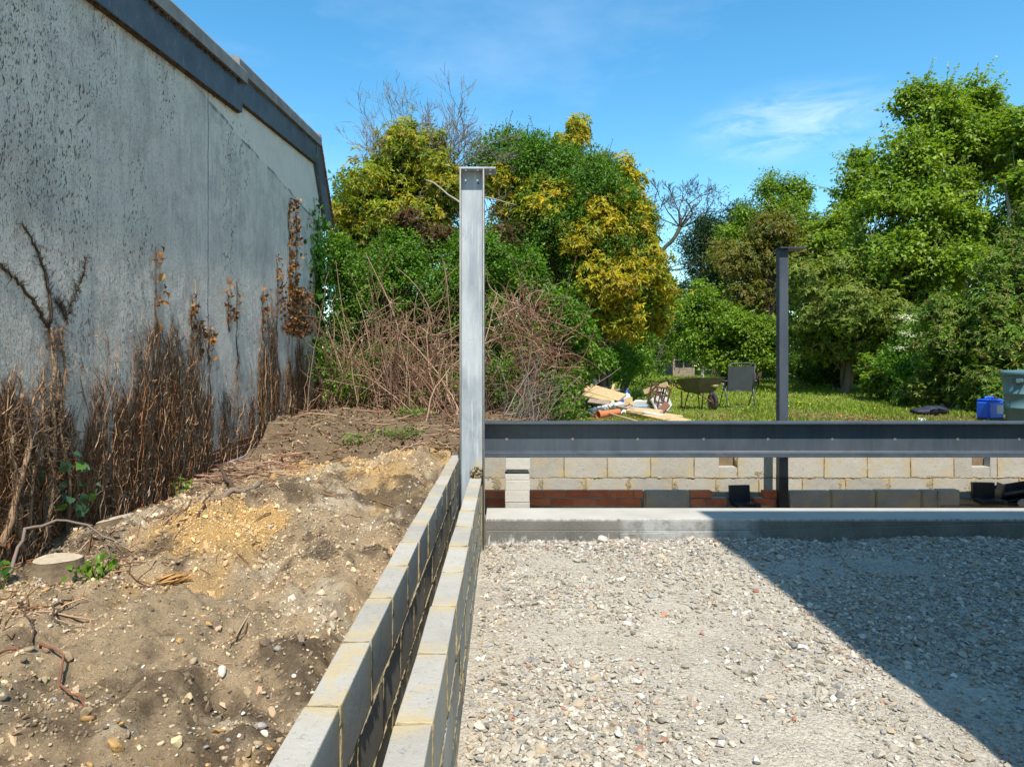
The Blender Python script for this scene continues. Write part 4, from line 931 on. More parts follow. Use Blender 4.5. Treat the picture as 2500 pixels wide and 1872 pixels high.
IVY_COLS = [(.27, .135, .062), (.33, .185, .095), (.19, .083, .036), (.41, .265, .155), (.14, .057, .025), (.45, .32, .205), (.25, .11, .047)]
def ivy_clump(label, pxs, tops, n, rmax, group='dead ivy on the old wall', leaves=None, spread=1.0, low=0.0, powr=1.7):
    """dead ivy stems climbing the wall: pxs left/right in the photo, tops = typical and highest top in the photo"""
    ya, yb = wy(pxs[0]), wy(pxs[1]); ym = (ya + yb) / 2
    t = thing('dead_ivy', label, 'dead ivy', (WX + 0.05, ym, gz(WX + .1, ym)), 0, group)
    zt = EYE + (CY - tops[0]) / F * ym; zm = EYE + (CY - tops[1]) / F * ym
    a = Acc(); nc = max(2, int((yb - ya) / 0.14)); cent = RNG.uniform(ya, yb, nc)
    for k in range(int(n * .5)):
        y = cent[RNG.integers(nc)] + RNG.normal(0, 0.055) if RNG.random() < 0.7 else RNG.uniform(ya, yb)
        z0 = gz(WX + .1, y) - 0.02; hy = .30 + 1.0 * vnoise(np.array([y * 5.0]), np.array([1.0]), 90)[0]; top = z0 + (zt - z0) * hy * (1 - RNG.random() ** powr * 0.8) if RNG.random() < .9 else RNG.uniform(zt, zm)
        if RNG.random() < .35: z0 = RNG.uniform(z0, z0 + (top - z0) * .6)
        L = top - z0
        if L < .06: continue
        m = max(4, int(L / 0.075)); zz = np.linspace(z0, top, m); wk = np.cumsum(RNG.normal(0, 0.032 * spread, m)); wk -= np.linspace(0, 1, m) * wk[-1] * .5; yy = y + wk + RNG.uniform(.01, .05) * np.sin(zz * RNG.uniform(3, 14) + RNG.random() * 6)
        layer = RNG.random() ** 3 * 0.028; xx = WX + 0.004 + layer * (0.6 + .5 * np.sin(zz * 7 + RNG.random() * 6)) * sstep(top + .02, top - .3, zz) + np.abs(RNG.normal(0, .005, m))
        r = rmax * (0.20 + 0.62 * RNG.random() ** 3); c = np.array(IVY_COLS[RNG.integers(len(IVY_COLS))]) * RNG.uniform(.7, 1.3)
        a.tube(np.stack([xx, yy, zz], -1), r * np.linspace(1, .35, m) * (0.8 + .4 * RNG.random(m)), 5 if r > .008 else 3, c, cap=False)
        for q in range(RNG.integers(2, 7)):       # short side rootlets
            j = RNG.integers(0, m); p = np.array([xx[j], yy[j], zz[j]]); d = np.array([RNG.uniform(-.01, .018), RNG.normal(0, .05), RNG.normal(.02, .05)])
            a.tube([p, p + d * .5 + RNG.normal(0, .008, 3), p + d], [.0035, .0028, .0012], 3, c * 1.15, cap=False)
    nb = int(n * 4.5)      # matted short bits pressed on the wall
    yb_ = np.where(RNG.random(nb) < .6, cent[RNG.integers(0, nc, nb)] + RNG.normal(0, .07, nb), RNG.uniform(ya, yb, nb)); hh_ = .35 + .95 * vnoise(yb_ * 5.0, np.full(nb, 1.0), 90) * (.6 + .8 * vnoise(yb_ * 19, np.full(nb, 4.0), 92))
    g0 = ground_z(np.full(nb, WX + .1), yb_); zb_ = g0 + (zt - g0) * hh_ * RNG.random(nb) ** 1.1
    for k in range(nb):
        L = RNG.uniform(.05, .20) * (1.2 if rmax > .012 else 1); an = RNG.normal(0, .42) if RNG.random() < .65 else RNG.uniform(-1.5, 1.5); p = np.array([WX + .003 + abs(RNG.normal(0, .007)), yb_[k], zb_[k]]); d = np.array([0, math.sin(an), math.cos(an)]) * L
        m_ = p + d * .5 + [RNG.uniform(0, .008), RNG.normal(0, .016), 0]; r = rmax * RNG.uniform(.08, .32); c = np.array(IVY_COLS[RNG.integers(len(IVY_COLS))]) * RNG.uniform(.55, 1.3)
        a.tube([p, m_, p + d], [r, r * .9, r * .4], 3, c, cap=False)
    a.build('stems', STEM, t)['kind'] = 'stuff'
    if leaves:
        b = Acc(); N = leaves
        yy = np.clip(RNG.normal(ym, (yb - ya) * .28, N), ya, yb); zz = RNG.uniform(zt - .1, zm, N)
        pos = np.stack([np.full(N, WX) + RNG.uniform(.01, .08, N), yy, zz], -1)
        ax = unit(N) * [.6, 1, 1] + [0.2, 0, -.5]; col = pal_pick([((.24, .10, .035), 4), ((.15, .06, .025), 3), ((.34, .19, .07), 2)], N)
        add_leaves(b, pos, ax, unit(N) + [1, 0, 0], RNG.uniform(.035, .075, N), RNG.uniform(.03, .055, N), col, .35, .4, 4)
        b.build('dead_leaves', DEADLEAF, t)['kind'] = 'stuff'
    return t
IV1 = ivy_clump('thickest tangle of dead ivy stems at the left edge of the wall', (-60, 62), (960, 850), 180, .016, spread=1.6)
IV2 = ivy_clump('dead ivy with a tall stout trunk above the nearest tree stump', (64, 165), (930, 830), 190, .015, spread=1.6)
def ivy_trunks(t, lst):
    for (pts, r) in lst:
        Q = np.array([wpt(x, y, o) for x, y, o in pts]); n = 22; s_ = np.linspace(0, len(Q) - 1, n); i = np.minimum(s_.astype(int), len(Q) - 2); f = (s_ - i)[:, None]
        C = Q[i] * (1 - f) + Q[i + 1] * f + RNG.normal(0, .008, (n, 3)); C[1:-1] = (C[:-2] + 2 * C[1:-1] + C[2:]) / 4
        a = Acc(); a.tube(C, np.linspace(r, r * .5, n) * .72 * RNG.uniform(.75, 1.25, n), 8, np.array((.26, .17, .10)) * random.uniform(.75, 1.15))
        for k in range(220):
            p = C[RNG.integers(n)] + RNG.normal(0, r * .5, 3); a.tube([p, p + [RNG.uniform(0, .03), RNG.normal(0, .05), RNG.normal(0, .04)]], [.003, .001], 3, np.array((.22, .14, .085)) * random.uniform(.6, 1.4), cap=False)
        a.build('trunk', BARK, t, True)
ivy_trunks(IV1, [([(-20, 1330, .05), (5, 1250, .07), (20, 1150, .09), (45, 1060, .08), (36, 1000, .07), (28, 960, .06)], .026), ([(60, 1330, .05), (52, 1200, .06), (70, 1100, .07), (80, 1020, .05), (92, 940, .04)], .019), ([(30, 1340, .06), (18, 1230, .06), (2, 1120, .06), (8, 1020, .04)], .022)])
ivy_trunks(IV2, [([(88, 1320, .05), (98, 1200, .06), (118, 1080, .05), (112, 960, .04), (122, 860, .03), (120, 798, .02)], .024), ([(145, 1300, .05), (150, 1180, .06), (128, 1090, .06), (130, 990, .05), (145, 880, .03), (144, 800, .02)], .02), ([(70, 1320, .08), (85, 1240, .09), (100, 1180, .1), (84, 1120, .09), (75, 1040, .06)], .018)])
ivy_clump('thin patch of dead ivy stems above the tilted stump', (168, 250), (900, 860), 170, .010)
ivy_clump('tall ragged dead ivy patch beside a bare strip of render', (252, 342), (850, 790), 300, .010)
ivy_clump('densest broad mat of fine dead ivy stems at mid wall', (346, 508), (820, 790), 640, .0095, spread=1.2)
ivy_clump('sparse thin upright dead ivy stems right of the broad mat', (530, 622), (900, 850), 170, .007, powr=1.2)
ivy_clump('dense narrow column of dead ivy stems near the far end', (628, 684), (800, 770), 260, .009)
ivy_clump('far dead ivy with a tall cluster of curled brown leaves', (686, 752), (800, 700), 260, .010, leaves=520)
# single strands with hanging brown leaves higher up
def strand(label, px, y0, y1, nleaf, side=0.03):
    ys = np.linspace(y0, y1, 14); pts = [wpt(px + random.gauss(0, 1.3), y, 0.008) for y in ys]; base = pts[0]
    t = thing('ivy_strand', label, 'dead ivy', base, 0, 'dead ivy on the old wall')
    a = Acc(); a.tube(pts, np.linspace(.007, .003, 14), 4, (.13, .08, .045)); 
    for k in range(60):
        p = np.array(random.choice(pts)) + RNG.normal(0, .01, 3); a.tube([p, p + [.004, random.gauss(0, .03), random.gauss(0, .03)]], [.002, .001], 3, (.12, .07, .04), cap=False)
    a.build('stem', STEM, t)
    if nleaf:
        b = Acc(); q = RNG.integers(4, 14, nleaf); pos = np.array([np.array(pts[i]) for i in q]) + RNG.normal(0, .03, (nleaf, 3)) * [.5, 1.5, 1.8] + [.02, side, 0]
        add_leaves(b, pos, unit(nleaf) * [.5, 1, 1] + [.1, 0, -.6], unit(nleaf) + [1, 0, 0], RNG.uniform(.04, .085, nleaf), RNG.uniform(.035, .06, nleaf), pal_pick([((.28, .12, .04), 4), ((.17, .07, .03), 2), ((.36, .2, .08), 2)], nleaf), .35, .4, 4)
        b.build('dead_leaves', DEADLEAF, t)
strand('long thin ivy strand with a few curled leaves left of the wall crack', 379, 830, 605, 16)
strand('short ivy strand with tan curled leaves just left of the wall crack', 466, 850, 722, 14)
strand('short ivy strand low beside the wall crack', 487, 880, 782, 14)
strand('short ivy strand with leaves right of the wall crack', 508, 890, 800, 12)
strand('leafy brown ivy strand between crack and far column', 556, 810, 708, 22)
strand('bare thin ivy strand right of the leafy brown one', 578, 900, 690, 5)
strand('brown ivy strand left of the tall leaf cluster', 640, 830, 710, 26)
strand('tall curving ivy strand beside the leaf cluster', 676, 820, 625, 34)
strand('tallest brown ivy strand with dense curled leaves', 706, 800, 505, 130, .01)
strand('tall thin ivy strand nearest the building corner', 722, 800, 505, 80, .0)
# stubs of ivy rootlets clinging to the wall
a = Acc()
for k in range(5200):
    y = 3.4 + 5.0 * random.random() ** 1.5; z = 0.9 + 3.2 * random.random()
    if vnoise(np.array([y * 2.2]), np.array([z * 1.1]), 70)[0] < 0.32 + 0.10 * (y - 4): continue
    L = random.uniform(.008, .034) * (1 if random.random() < .95 else 2.6); an = random.gauss(0.12, .35); p = np.array([WX + .002, y, z])
    a.tube([p, p + [.004, L * math.sin(an) * .5 + random.gauss(0, .004), L * .5], p + [.001, L * math.sin(an), L]], [.0012, .0024, .0010], 3, np.array((.085, .06, .045)) * random.uniform(.5, 1.5), cap=False)
tag(a.build('ivy_rootlets', STEM), 'dark stubs of ivy rootlets clinging high on the grey render', 'ivy rootlets', None, 'stuff')
# branching dark ivy traces on the near wall
def trace(label, pts, r):
    P3 = [wpt(x, y, 0.006) for x, y in pts]; n = 26; P3 = np.array(P3)
    s_ = np.linspace(0, len(P3) - 1, n); i = np.minimum(s_.astype(int), len(P3) - 2); f = (s_ - i)[:, None]; Q = P3[i] * (1 - f) + P3[i + 1] * f + RNG.normal(0, .008, (n, 3)) * [.2, 1, 1]
    a = Acc(); a.tube(Q, np.linspace(r, r * .4, n), 5, (.085, .058, .042))
    for k in range(120):
        p = Q[RNG.integers(n)]; a.tube([p, p + [.003, random.gauss(0, .035), random.gauss(.01, .03)]], [.0025, .001], 3, (.075, .055, .045), cap=False)
    tag(a.build('ivy_trace', STEM), label, 'dead ivy', 'dead ivy on the old wall')
trace('old ivy stem trace slanting up from the stout trunk to the left edge', [(118, 800), (92, 760), (50, 700), (15, 660), (-15, 630)], .013)
trace('old ivy stem trace rising steeply above the stout trunk', [(122, 790), (118, 720), (108, 660), (88, 610), (52, 550)], .012)
trace('forked old ivy trace leaning right above the stout trunk', [(160, 775), (172, 735), (195, 690), (207, 635)], .007)
trace('short old ivy trace joining the fork from the left', [(160, 772), (145, 745), (136, 735)], .006)
# live ivy at the corner and low on the wall
def ivy_live(name, label, cpx, N, size, pal, cat='ivy', sprd=(.03, .22, .35), out=0.05):
    c = wpt(*cpx, out); t = thing(name, label, cat, (c.x, c.y, gz(c.x, c.y)))
    b = Acc(); pos = np.array(c) + RNG.normal(0, 1, (N, 3)) * sprd; pos[:, 0] = np.maximum(pos[:, 0], WX + .02)
    add_leaves(b, pos, unit(N) * [.4, 1, 1] + [.1, 0, -.5], unit(N) * .6 + [1, 0, .2], RNG.uniform(.7, 1.3, N) * size, RNG.uniform(.7, 1.2, N) * size * .85, pal_pick(pal, N), .15, .25, 4)
    b.build('leaves', LEAF_GLOSSY, t); a = Acc()
    for k in range(7):
        p = np.array([c.x - out + .01, c.y + random.gauss(0, sprd[1] * .7), gz(c.x, c.y) - .03]); q = np.array(c) + RNG.normal(0, 1, 3) * sprd; q[0] = WX + .02
        a.tube([p, p * .6 + q * .4 + RNG.normal(0, .04, 3) * [.2, 1, 1], q], [.008, .006, .003], 4, (.11, .075, .05))
    a.build('stems', STEM, t)
GREEN_IVY = [((.035, .10, .012), 4), ((.07, .17, .02), 3), ((.10, .23, .03), 1)]
ivy_live('ivy', 'live green ivy climbing the far corner of the rendered wall', (772, 690), 420, .095, GREEN_IVY, sprd=(.07, .20, .62))
ivy_live('ivy', 'small sprig of greyish green ivy leaves low on the near wall', (140, 1215), 26, .075, [((.07, .15, .08), 3), ((.11, .20, .13), 2), ((.09, .19, .03), 1)], sprd=(.04, .09, .13), out=.12)

# stumps
def stump(label, px, py, Y, r, h, lean, hole=False):
    c = P(px, py, Y); c.z = gz(c.x, Y) - .03; t = thing('tree_stump', label, 'tree stump', c)
    n = 26; V = []; Tq = []
    prof = [(1.28, 0.0), (1.10, .3), (1.0, .65), (.97, 1.0)]
    rr = [1 + .09 * math.sin(3 * k * 2 * math.pi / n + 1) + .05 * random.random() for k in range(n)]
    for (f, z) in prof:
        for k in range(n):
            an = 2 * math.pi * k / n; q = r * f * (1 + (rr[k] - 1) * (1.8 - z)); V.append((q * math.cos(an), q * math.sin(an), z * h + lean * q * math.cos(an) * z))
    for i in range(len(prof) - 1):
        for k in range(n): Tq.append((i * n + k, i * n + (k + 1) % n, (i + 1) * n + (k + 1) % n, (i + 1) * n + k))
    me = bpy.data.meshes.new('trunk'); me.from_pydata(V, [], Tq); at = me.attributes.new('col', 'FLOAT_COLOR', 'POINT')
    at.data.foreach_set('color', np.tile(np.array([.17, .125, .08, 1], dtype=np.float32), len(V))); link('trunk', me, BARK, t)
    top = V[-n:]; bm = bmesh.new(); vs_ = [bm.verts.new((x * .985, y * .985, z + .002)) for x, y, z in top]; cv = bm.verts.new((0, 0, h + .004))
    for k in range(n): bm.faces.new((cv, vs_[k], vs_[(k + 1) % n]))
    me = bpy.data.meshes.new('cut_face'); bm.to_mesh(me); bm.free(); link('cut_face', me, CUT_WOOD, t)
    if hole:
        a = Acc(); a.tube([(-.05, 0, h - .02 - .05 * lean), (-.05, 0, h + .007 - .05 * lean)], .017, 10, (.02, .015, .01)); a.build('rot_hole', SOFFIT, t, world=False)
stump('nearest tree stump, pale sawn top, in front of the thick dead ivy', 140, 1378, 3.85, .118, .105, -.02)
stump('tilted darker tree stump with a small rot hole, close to the brick plinth', 280, 1280, 4.75, .115, .11, .22, True)

# roots, sticks and cut branches on the soil
def stick(name, label, pts, r0, r1, col, cat='root', group=None, n=16, wob=.008):
    """pts: (photo x, photo y, distance, height above ground or None for the photo's own height)"""
    Q = []
    for (x, y, Y, dz) in pts:
        p = P(x, y, Y)
        if dz is not None: p.z = gz(p.x, p.y) + dz
        Q.append(np.array(p))
    Q = np.array(Q); s_ = np.linspace(0, len(Q) - 1, n); i = np.minimum(s_.astype(int), len(Q) - 2); f = (s_ - i)[:, None]
    C = Q[i] * (1 - f) + Q[i + 1] * f
    C[1:-1] = (C[:-2] + 2 * C[1:-1] + C[2:]) / 4; C += RNG.normal(0, wob, C.shape)
    a = Acc(); a.tube(C, np.linspace(r0, r1, n) * RNG.uniform(.85, 1.15, n), 6, np.array(col)); o = a.build(name, STEM); tag(o, label, cat, group); return o
GREYB, REDB, TANB, DARKB = (.20, .155, .125), (.20, .085, .05), (.36, .25, .155), (.09, .06, .042)
stick('exposed_root', 'long grey root arching along the foot of the thick ivy', [(8, 1378, 3.75, .02), (45, 1330, 3.95, .1), (60, 1292, 4.0, None), (120, 1275, 4.1, None), (190, 1273, 4.2, None), (245, 1288, 4.2, .06), (290, 1310, 4.2, .0)], .013, .005, GREYB)
stick('exposed_root', 'thin reddish root trailing over the soil at the left edge', [(0, 1498, 2.6, .03), (60, 1520, 2.55, .02), (130, 1560, 2.45, .03), (165, 1600, 2.3, .02), (215, 1660, 2.15, .01)], .006, .003, REDB)
stick('exposed_root', 'thin dark root curving below the nearest stump', [(125, 1498, 2.75, .0), (130, 1450, 3.0, .05), (155, 1420, 3.2, .06), (180, 1395, 3.4, .03)], .006, .004, DARKB)
stick('exposed_root', 'wiry dark root left of the nearest stump', [(45, 1420, 3.2, .06), (50, 1455, 3.0, .05), (80, 1490, 2.8, .02), (90, 1505, 2.7, .0)], .005, .003, DARKB)
stick('stick', 'dark stick leaning on the pebbles behind the ginger wood splinters', [(480, 1310, 4.5, .0), (500, 1268, 4.8, .03), (512, 1245, 4.9, .06)], .008, .004, DARKB, 'stick')
stick('branch', 'curved cut branch lying below the brick plinth', [(530, 1242, 5.2, .03), (560, 1232, 5.3, .05), (600, 1226, 5.35, .05), (640, 1205, 5.6, .04)], .026, .017, (.20, .15, .11), 'branch', n=12)
stick('branch', 'dark upright broken branch against the wall foot', [(580, 1215, 5.7, .0), (560, 1180, 6.0, None), (545, 1150, 6.2, None), (538, 1140, 6.3, None)], .022, .014, (.09, .06, .045), 'branch')
stick('branch', 'reddish brown cut log below the green ivy corner', [(800, 1085, 8.2, .02), (775, 1062, 8.5, None), (755, 1042, 8.8, None)], .030, .026, (.17, .07, .045), 'log')
stick('stick', 'pale thin stick crossing the soil left of the wall corner', [(935, 1140, 6.9, .02), (985, 1115, 7.1, .05), (1030, 1080, 7.3, .10)], .010, .006, TANB, 'stick')
stick('stick', 'pale stick running down the bank to the wall corner', [(1020, 1060, 8.0, .02), (1060, 1075, 7.8, .03), (1100, 1095, 7.5, .02)], .009, .005, TANB, 'stick')
stick('stick', 'pale slanting stick standing before the upright dead stems', [(570, 1100, 7.6, None), (578, 1060, 7.6, None), (588, 1020, 7.6, None), (597, 985, 7.6, None)], .006, .004, TANB, 'stick')
stick('stick', 'tall thin stick standing at the plinth', [(600, 1115, 7.7, None), (615, 1080, 7.8, None), (628, 1035, 7.9, None)], .007, .005, TANB, 'stick')
stick('stick', 'long bleached stick looping over the soil under the plinth', [(650, 1115, 7.4, .04), (690, 1110, 7.3, .07), (725, 1118, 7.2, .02)], .008, .005, TANB, 'stick')
stick('stick', 'tan broken plank splinter on the dark soil', [(893, 1308, 4.2, .02), (915, 1320, 4.1, .02)], .012, .010, (.42, .33, .24), 'stick', n=5, wob=.002)
def splinters():
    c = P(425, 1350, 3.75); c.z = gz(c.x, c.y); t = thing('wood_splinters', 'tuft of ginger wood splinters on the soil', 'splinters', c); a = Acc()
    for k in range(46):
        p = np.array([random.gauss(0, .03), random.gauss(0, .02), .015 + abs(random.gauss(0, .012))]); d = np.array([.085 + random.gauss(0, .03), random.gauss(0, .02), .03 + random.gauss(0, .01)])
        a.tube([p - d * .6, p, p + d * .6], [.0025, .004, .0015], 4, np.array((.40, .22, .08)) * random.uniform(.4, 1.4))
    a.build('splinters', STEM, t, world=False)
splinters()
def rock(label, px, py, Y, r, mat, flat=.7):
    c = P(px, py, Y); bm = bmesh.new()
    for _ in range(24):
        v = Vector((random.gauss(0, 1), random.gauss(0, 1), random.gauss(0, 1))).normalized() * random.uniform(.8, 1); bm.verts.new((v.x * r, v.y * r * .85, v.z * r * flat))
    rr = bmesh.ops.convex_hull(bm, input=bm.verts); bmesh.ops.delete(bm, geom=[g_ for g_ in rr['geom_interior'] if isinstance(g_, bmesh.types.BMVert)], context='VERTS')
    bmesh.ops.bevel(bm, geom=bm.edges[:], offset=r * .06, segments=1, affect='EDGES')
    me = bpy.data.meshes.new('rock'); bm.to_mesh(me); bm.free(); tag(link('rock', me, mat, None, (c.x, c.y, gz(c.x, c.y) + r * flat * .35), (random.random(), random.random() * .4, random.random() * 6)), label, 'rock')
SAND = m_simple('ochre_sandstone', (0.36, 0.21, 0.075), (0.52, 0.34, 0.15), 12, .95, .8, .01, .1); PALE = m_simple('pale_flint', (0.52, 0.48, 0.41), (0.68, 0.65, 0.58), 12, .85, .6, .006, .15); DSTONE = m_simple('grey_stone', (0.2, 0.18, 0.155), (0.3, 0.27, 0.23), 12, .9, .6, .006, .15)
rock('largest ochre block of sandstone in the soil below the plinth', 665, 1165, 6.3, .085, SAND, .8); rock('ochre lump beside the hollow near the plinth', 630, 1182, 6.0, .035, SAND)
rock('ochre lump on the bank near the reddish log', 800, 1098, 7.6, .06, SAND); rock('pale flint among ochre soil', 752, 1192, 5.5, .03, PALE)
rock('pale flint below the curved branch', 535, 1246, 5.0, .026, PALE); rock('pale flint pair nearest the curved branch end', 675, 1212, 5.6, .034, PALE, .5); rock('long pale flint beside the seedling', 205, 1345, 3.7, .03, PALE)
rock('flat buff stone half buried in the nearest soil', 285, 1700, 2.02, .045, SAND, .35); rock('cream lump at the left edge in the near soil', 32, 1770, 1.85, .045, PALE, .5); rock('brown rounded stone in the front soil', 440, 1500, 2.65, .018, SAND)
rock('buff flat stone near the block wall', 535, 1620, 2.25, .028, SAND, .4); rock('dark round stone at the lower left edge', 5, 1825, 1.75, .02, DSTONE); rock('grey cobble in the lower left soil', 92, 1860, 1.70, .02, DSTONE)

# ------------------------------------------------------------------ shrubs and trees
def G_(*l): return [(c, w) for c, w in l]
PAL_YEL = [((.44, .36, .02), 3), ((.30, .32, .03), 4), ((.17, .26, .025), 5), ((.42, .28, .03), .7)]
PAL_YEL2 = [((.52, .38, .018), 4), ((.41, .36, .02), 4), ((.21, .29, .025), 4), ((.42, .24, .025), .8)]
PAL_GRN = [((.09, .20, .014), 5), ((.14, .28, .022), 4), ((.05, .12, .012), 3), ((.20, .35, .03), 1.5)]
PAL_DGR = [((.06, .14, .014), 5), ((.10, .20, .018), 4), ((.04, .09, .012), 3), ((.14, .25, .03), 1)]
PAL_OLV = [((.21, .27, .04), 4), ((.16, .24, .03), 4), ((.27, .29, .05), 2), ((.10, .165, .02), 3), ((.28, .21, .06), .6)]
PAL_SYC = [((.17, .27, .025), 5), ((.23, .33, .03), 4), ((.11, .18, .018), 3), ((.28, .35, .045), 1.5)]
PAL_LIME = [((.17, .29, .022), 5), ((.12, .24, .02), 4), ((.06, .13, .015), 2), ((.20, .30, .04), 1)]
PAL_BRZ = [((.24, .19, .03), 4), ((.16, .19, .025), 4), ((.26, .16, .035), 1.2), ((.10, .13, .018), 3)]
PAL_CON = [((.022, .055, .02), 5), ((.035, .075, .025), 4), ((.015, .035, .015), 3), ((.05, .09, .03), 1)]

def crown_points(blobs, n, shell=(.70, 1.05), back=.45, inner=.22):
    """clump centres spread over ellipsoids (centre, radii); returns centres, outward directions"""
    w = np.array([b[3] * b[5] + b[3] * b[4] for b in blobs]); k = RNG.choice(len(blobs), int(n * 1.6), p=w / w.sum()); B = np.array(blobs)[k]
    d = unit(len(B)); keep = (d[:, 1] < .25) | (RNG.random(len(B)) < back); keep &= (d[:, 2] > -.75)
    d = d[keep][:n]; B = B[keep][:n]
    f = np.where(RNG.random(len(d)) < inner, RNG.uniform(.25, .7, len(d)), RNG.uniform(shell[0], shell[1], len(d)))
    return B[:, :3] + d * B[:, 3:6] * f[:, None], d

def lobed(B, k, f=.46):
    out_ = []
    for b in B:
        for _ in range(k):
            d = unit(1)[0]; d[1] = -abs(d[1]) if random.random() < .7 else d[1]; q = random.uniform(.45, .82); s_ = f * random.uniform(.6, 1.25)
            out_.append((b[0] + d[0] * b[3] * q, b[1] + d[1] * b[4] * q, b[2] + d[2] * b[5] * q, b[3] * s_, b[4] * s_, b[5] * s_))
    return out_
def px_blobs(lst):
    """(photo x, photo y, distance, radius x px, radius y px, depth radius m)"""
    out_ = []
    for (x, y, Y, rx, ry, rd) in lst:
        p = P(x, y, Y); out_.append((p.x, p.y, p.z, rx / F * Y, rd, ry / F * Y))
    return out_

def foliage(acc, C, D, m, cr, L, Wr, pal, style='random', droop=.3, tris=2, jit=.25, flat=1.0, accent=None):
    n = len(C); base = pal_pick(pal, n)
    Cn = np.repeat(C, m, 0); Dn = np.repeat(D, m, 0); N = n * m
    r = RNG.random(N) ** .5; off = unit(N) * r[:, None] * np.repeat(RNG.uniform(.6, 1.25, n), m)[:, None] * cr * np.array([1, 1, flat])
    if style == 'rosette':
        k = 6; nt_ = N // k; sel = RNG.integers(0, N, nt_); tips = (Cn + off)[sel]; outw = off[sel] / cr + .7 * Dn[sel] + [0, 0, .35]; outw /= np.linalg.norm(outw, axis=1, keepdims=True)
        pos = np.repeat(tips, k, 0); O = np.repeat(outw, k, 0); N = len(pos)
        q = unit(N); q -= (q * O).sum(1, keepdims=True) * O; q /= np.linalg.norm(q, axis=1, keepdims=True) + 1e-9
        ax = q + O * RNG.uniform(.1, .9, (N, 1)) + [0, 0, -droop]; nor = O + .4 * unit(N); colb = np.repeat(base[sel // m], k, 0)
    elif style == 'layer':
        pos = Cn + off; ax = off / cr * [1, 1, .3] + .5 * unit(N) + [0, 0, -droop]; nor = np.array([0, 0, 1.0]) + .45 * unit(N) + .25 * Dn; colb = np.repeat(base, m, 0)
    else:
        pos = Cn + off; ax = off / cr + .9 * unit(N) + .3 * Dn + [0, 0, -droop]; nor = Dn + .9 * unit(N) + [0, 0, .4]; colb = np.repeat(base, m, 0)
    own = pal_pick(pal, N); col = colb * .5 + own * .5; col = col * RNG.uniform(1 - jit, 1 + jit, (N, 1))
    if accent is not None:
        hit = RNG.random(N) < accent[1]; col[hit] = np.array(accent[0]) * RNG.uniform(.7, 1.2, (hit.sum(), 1))
    LL = L * RNG.uniform(.6, 1.25, N)
    add_leaves(acc, pos, ax, nor, LL, LL * Wr * RNG.uniform(.8, 1.2, N), col, .22, .2, tris)

def limb(acc, p0, p1, r0, r1, col, n=8, wob=.04, sag=0.0):
    p0 = np.array(p0, float); p1 = np.array(p1, float); t = np.linspace(0, 1, n)[:, None]; L = np.linalg.norm(p1 - p0)
    Q = p0 + (p1 - p0) * t; Q[1:-1] += RNG.normal(0, wob * L, (n - 2, 3)); Q[:, 2] += (np.sin(t[:, 0] * math.pi) * sag * L)
    Q[1:-1] = (Q[:-2] + 2 * Q[1:-1] + Q[2:]) / 4
    acc.tube(Q, np.linspace(r0, r1, n), 6 if r0 > .03 else 4, np.array(col) * random.uniform(.8, 1.2), cap=False)

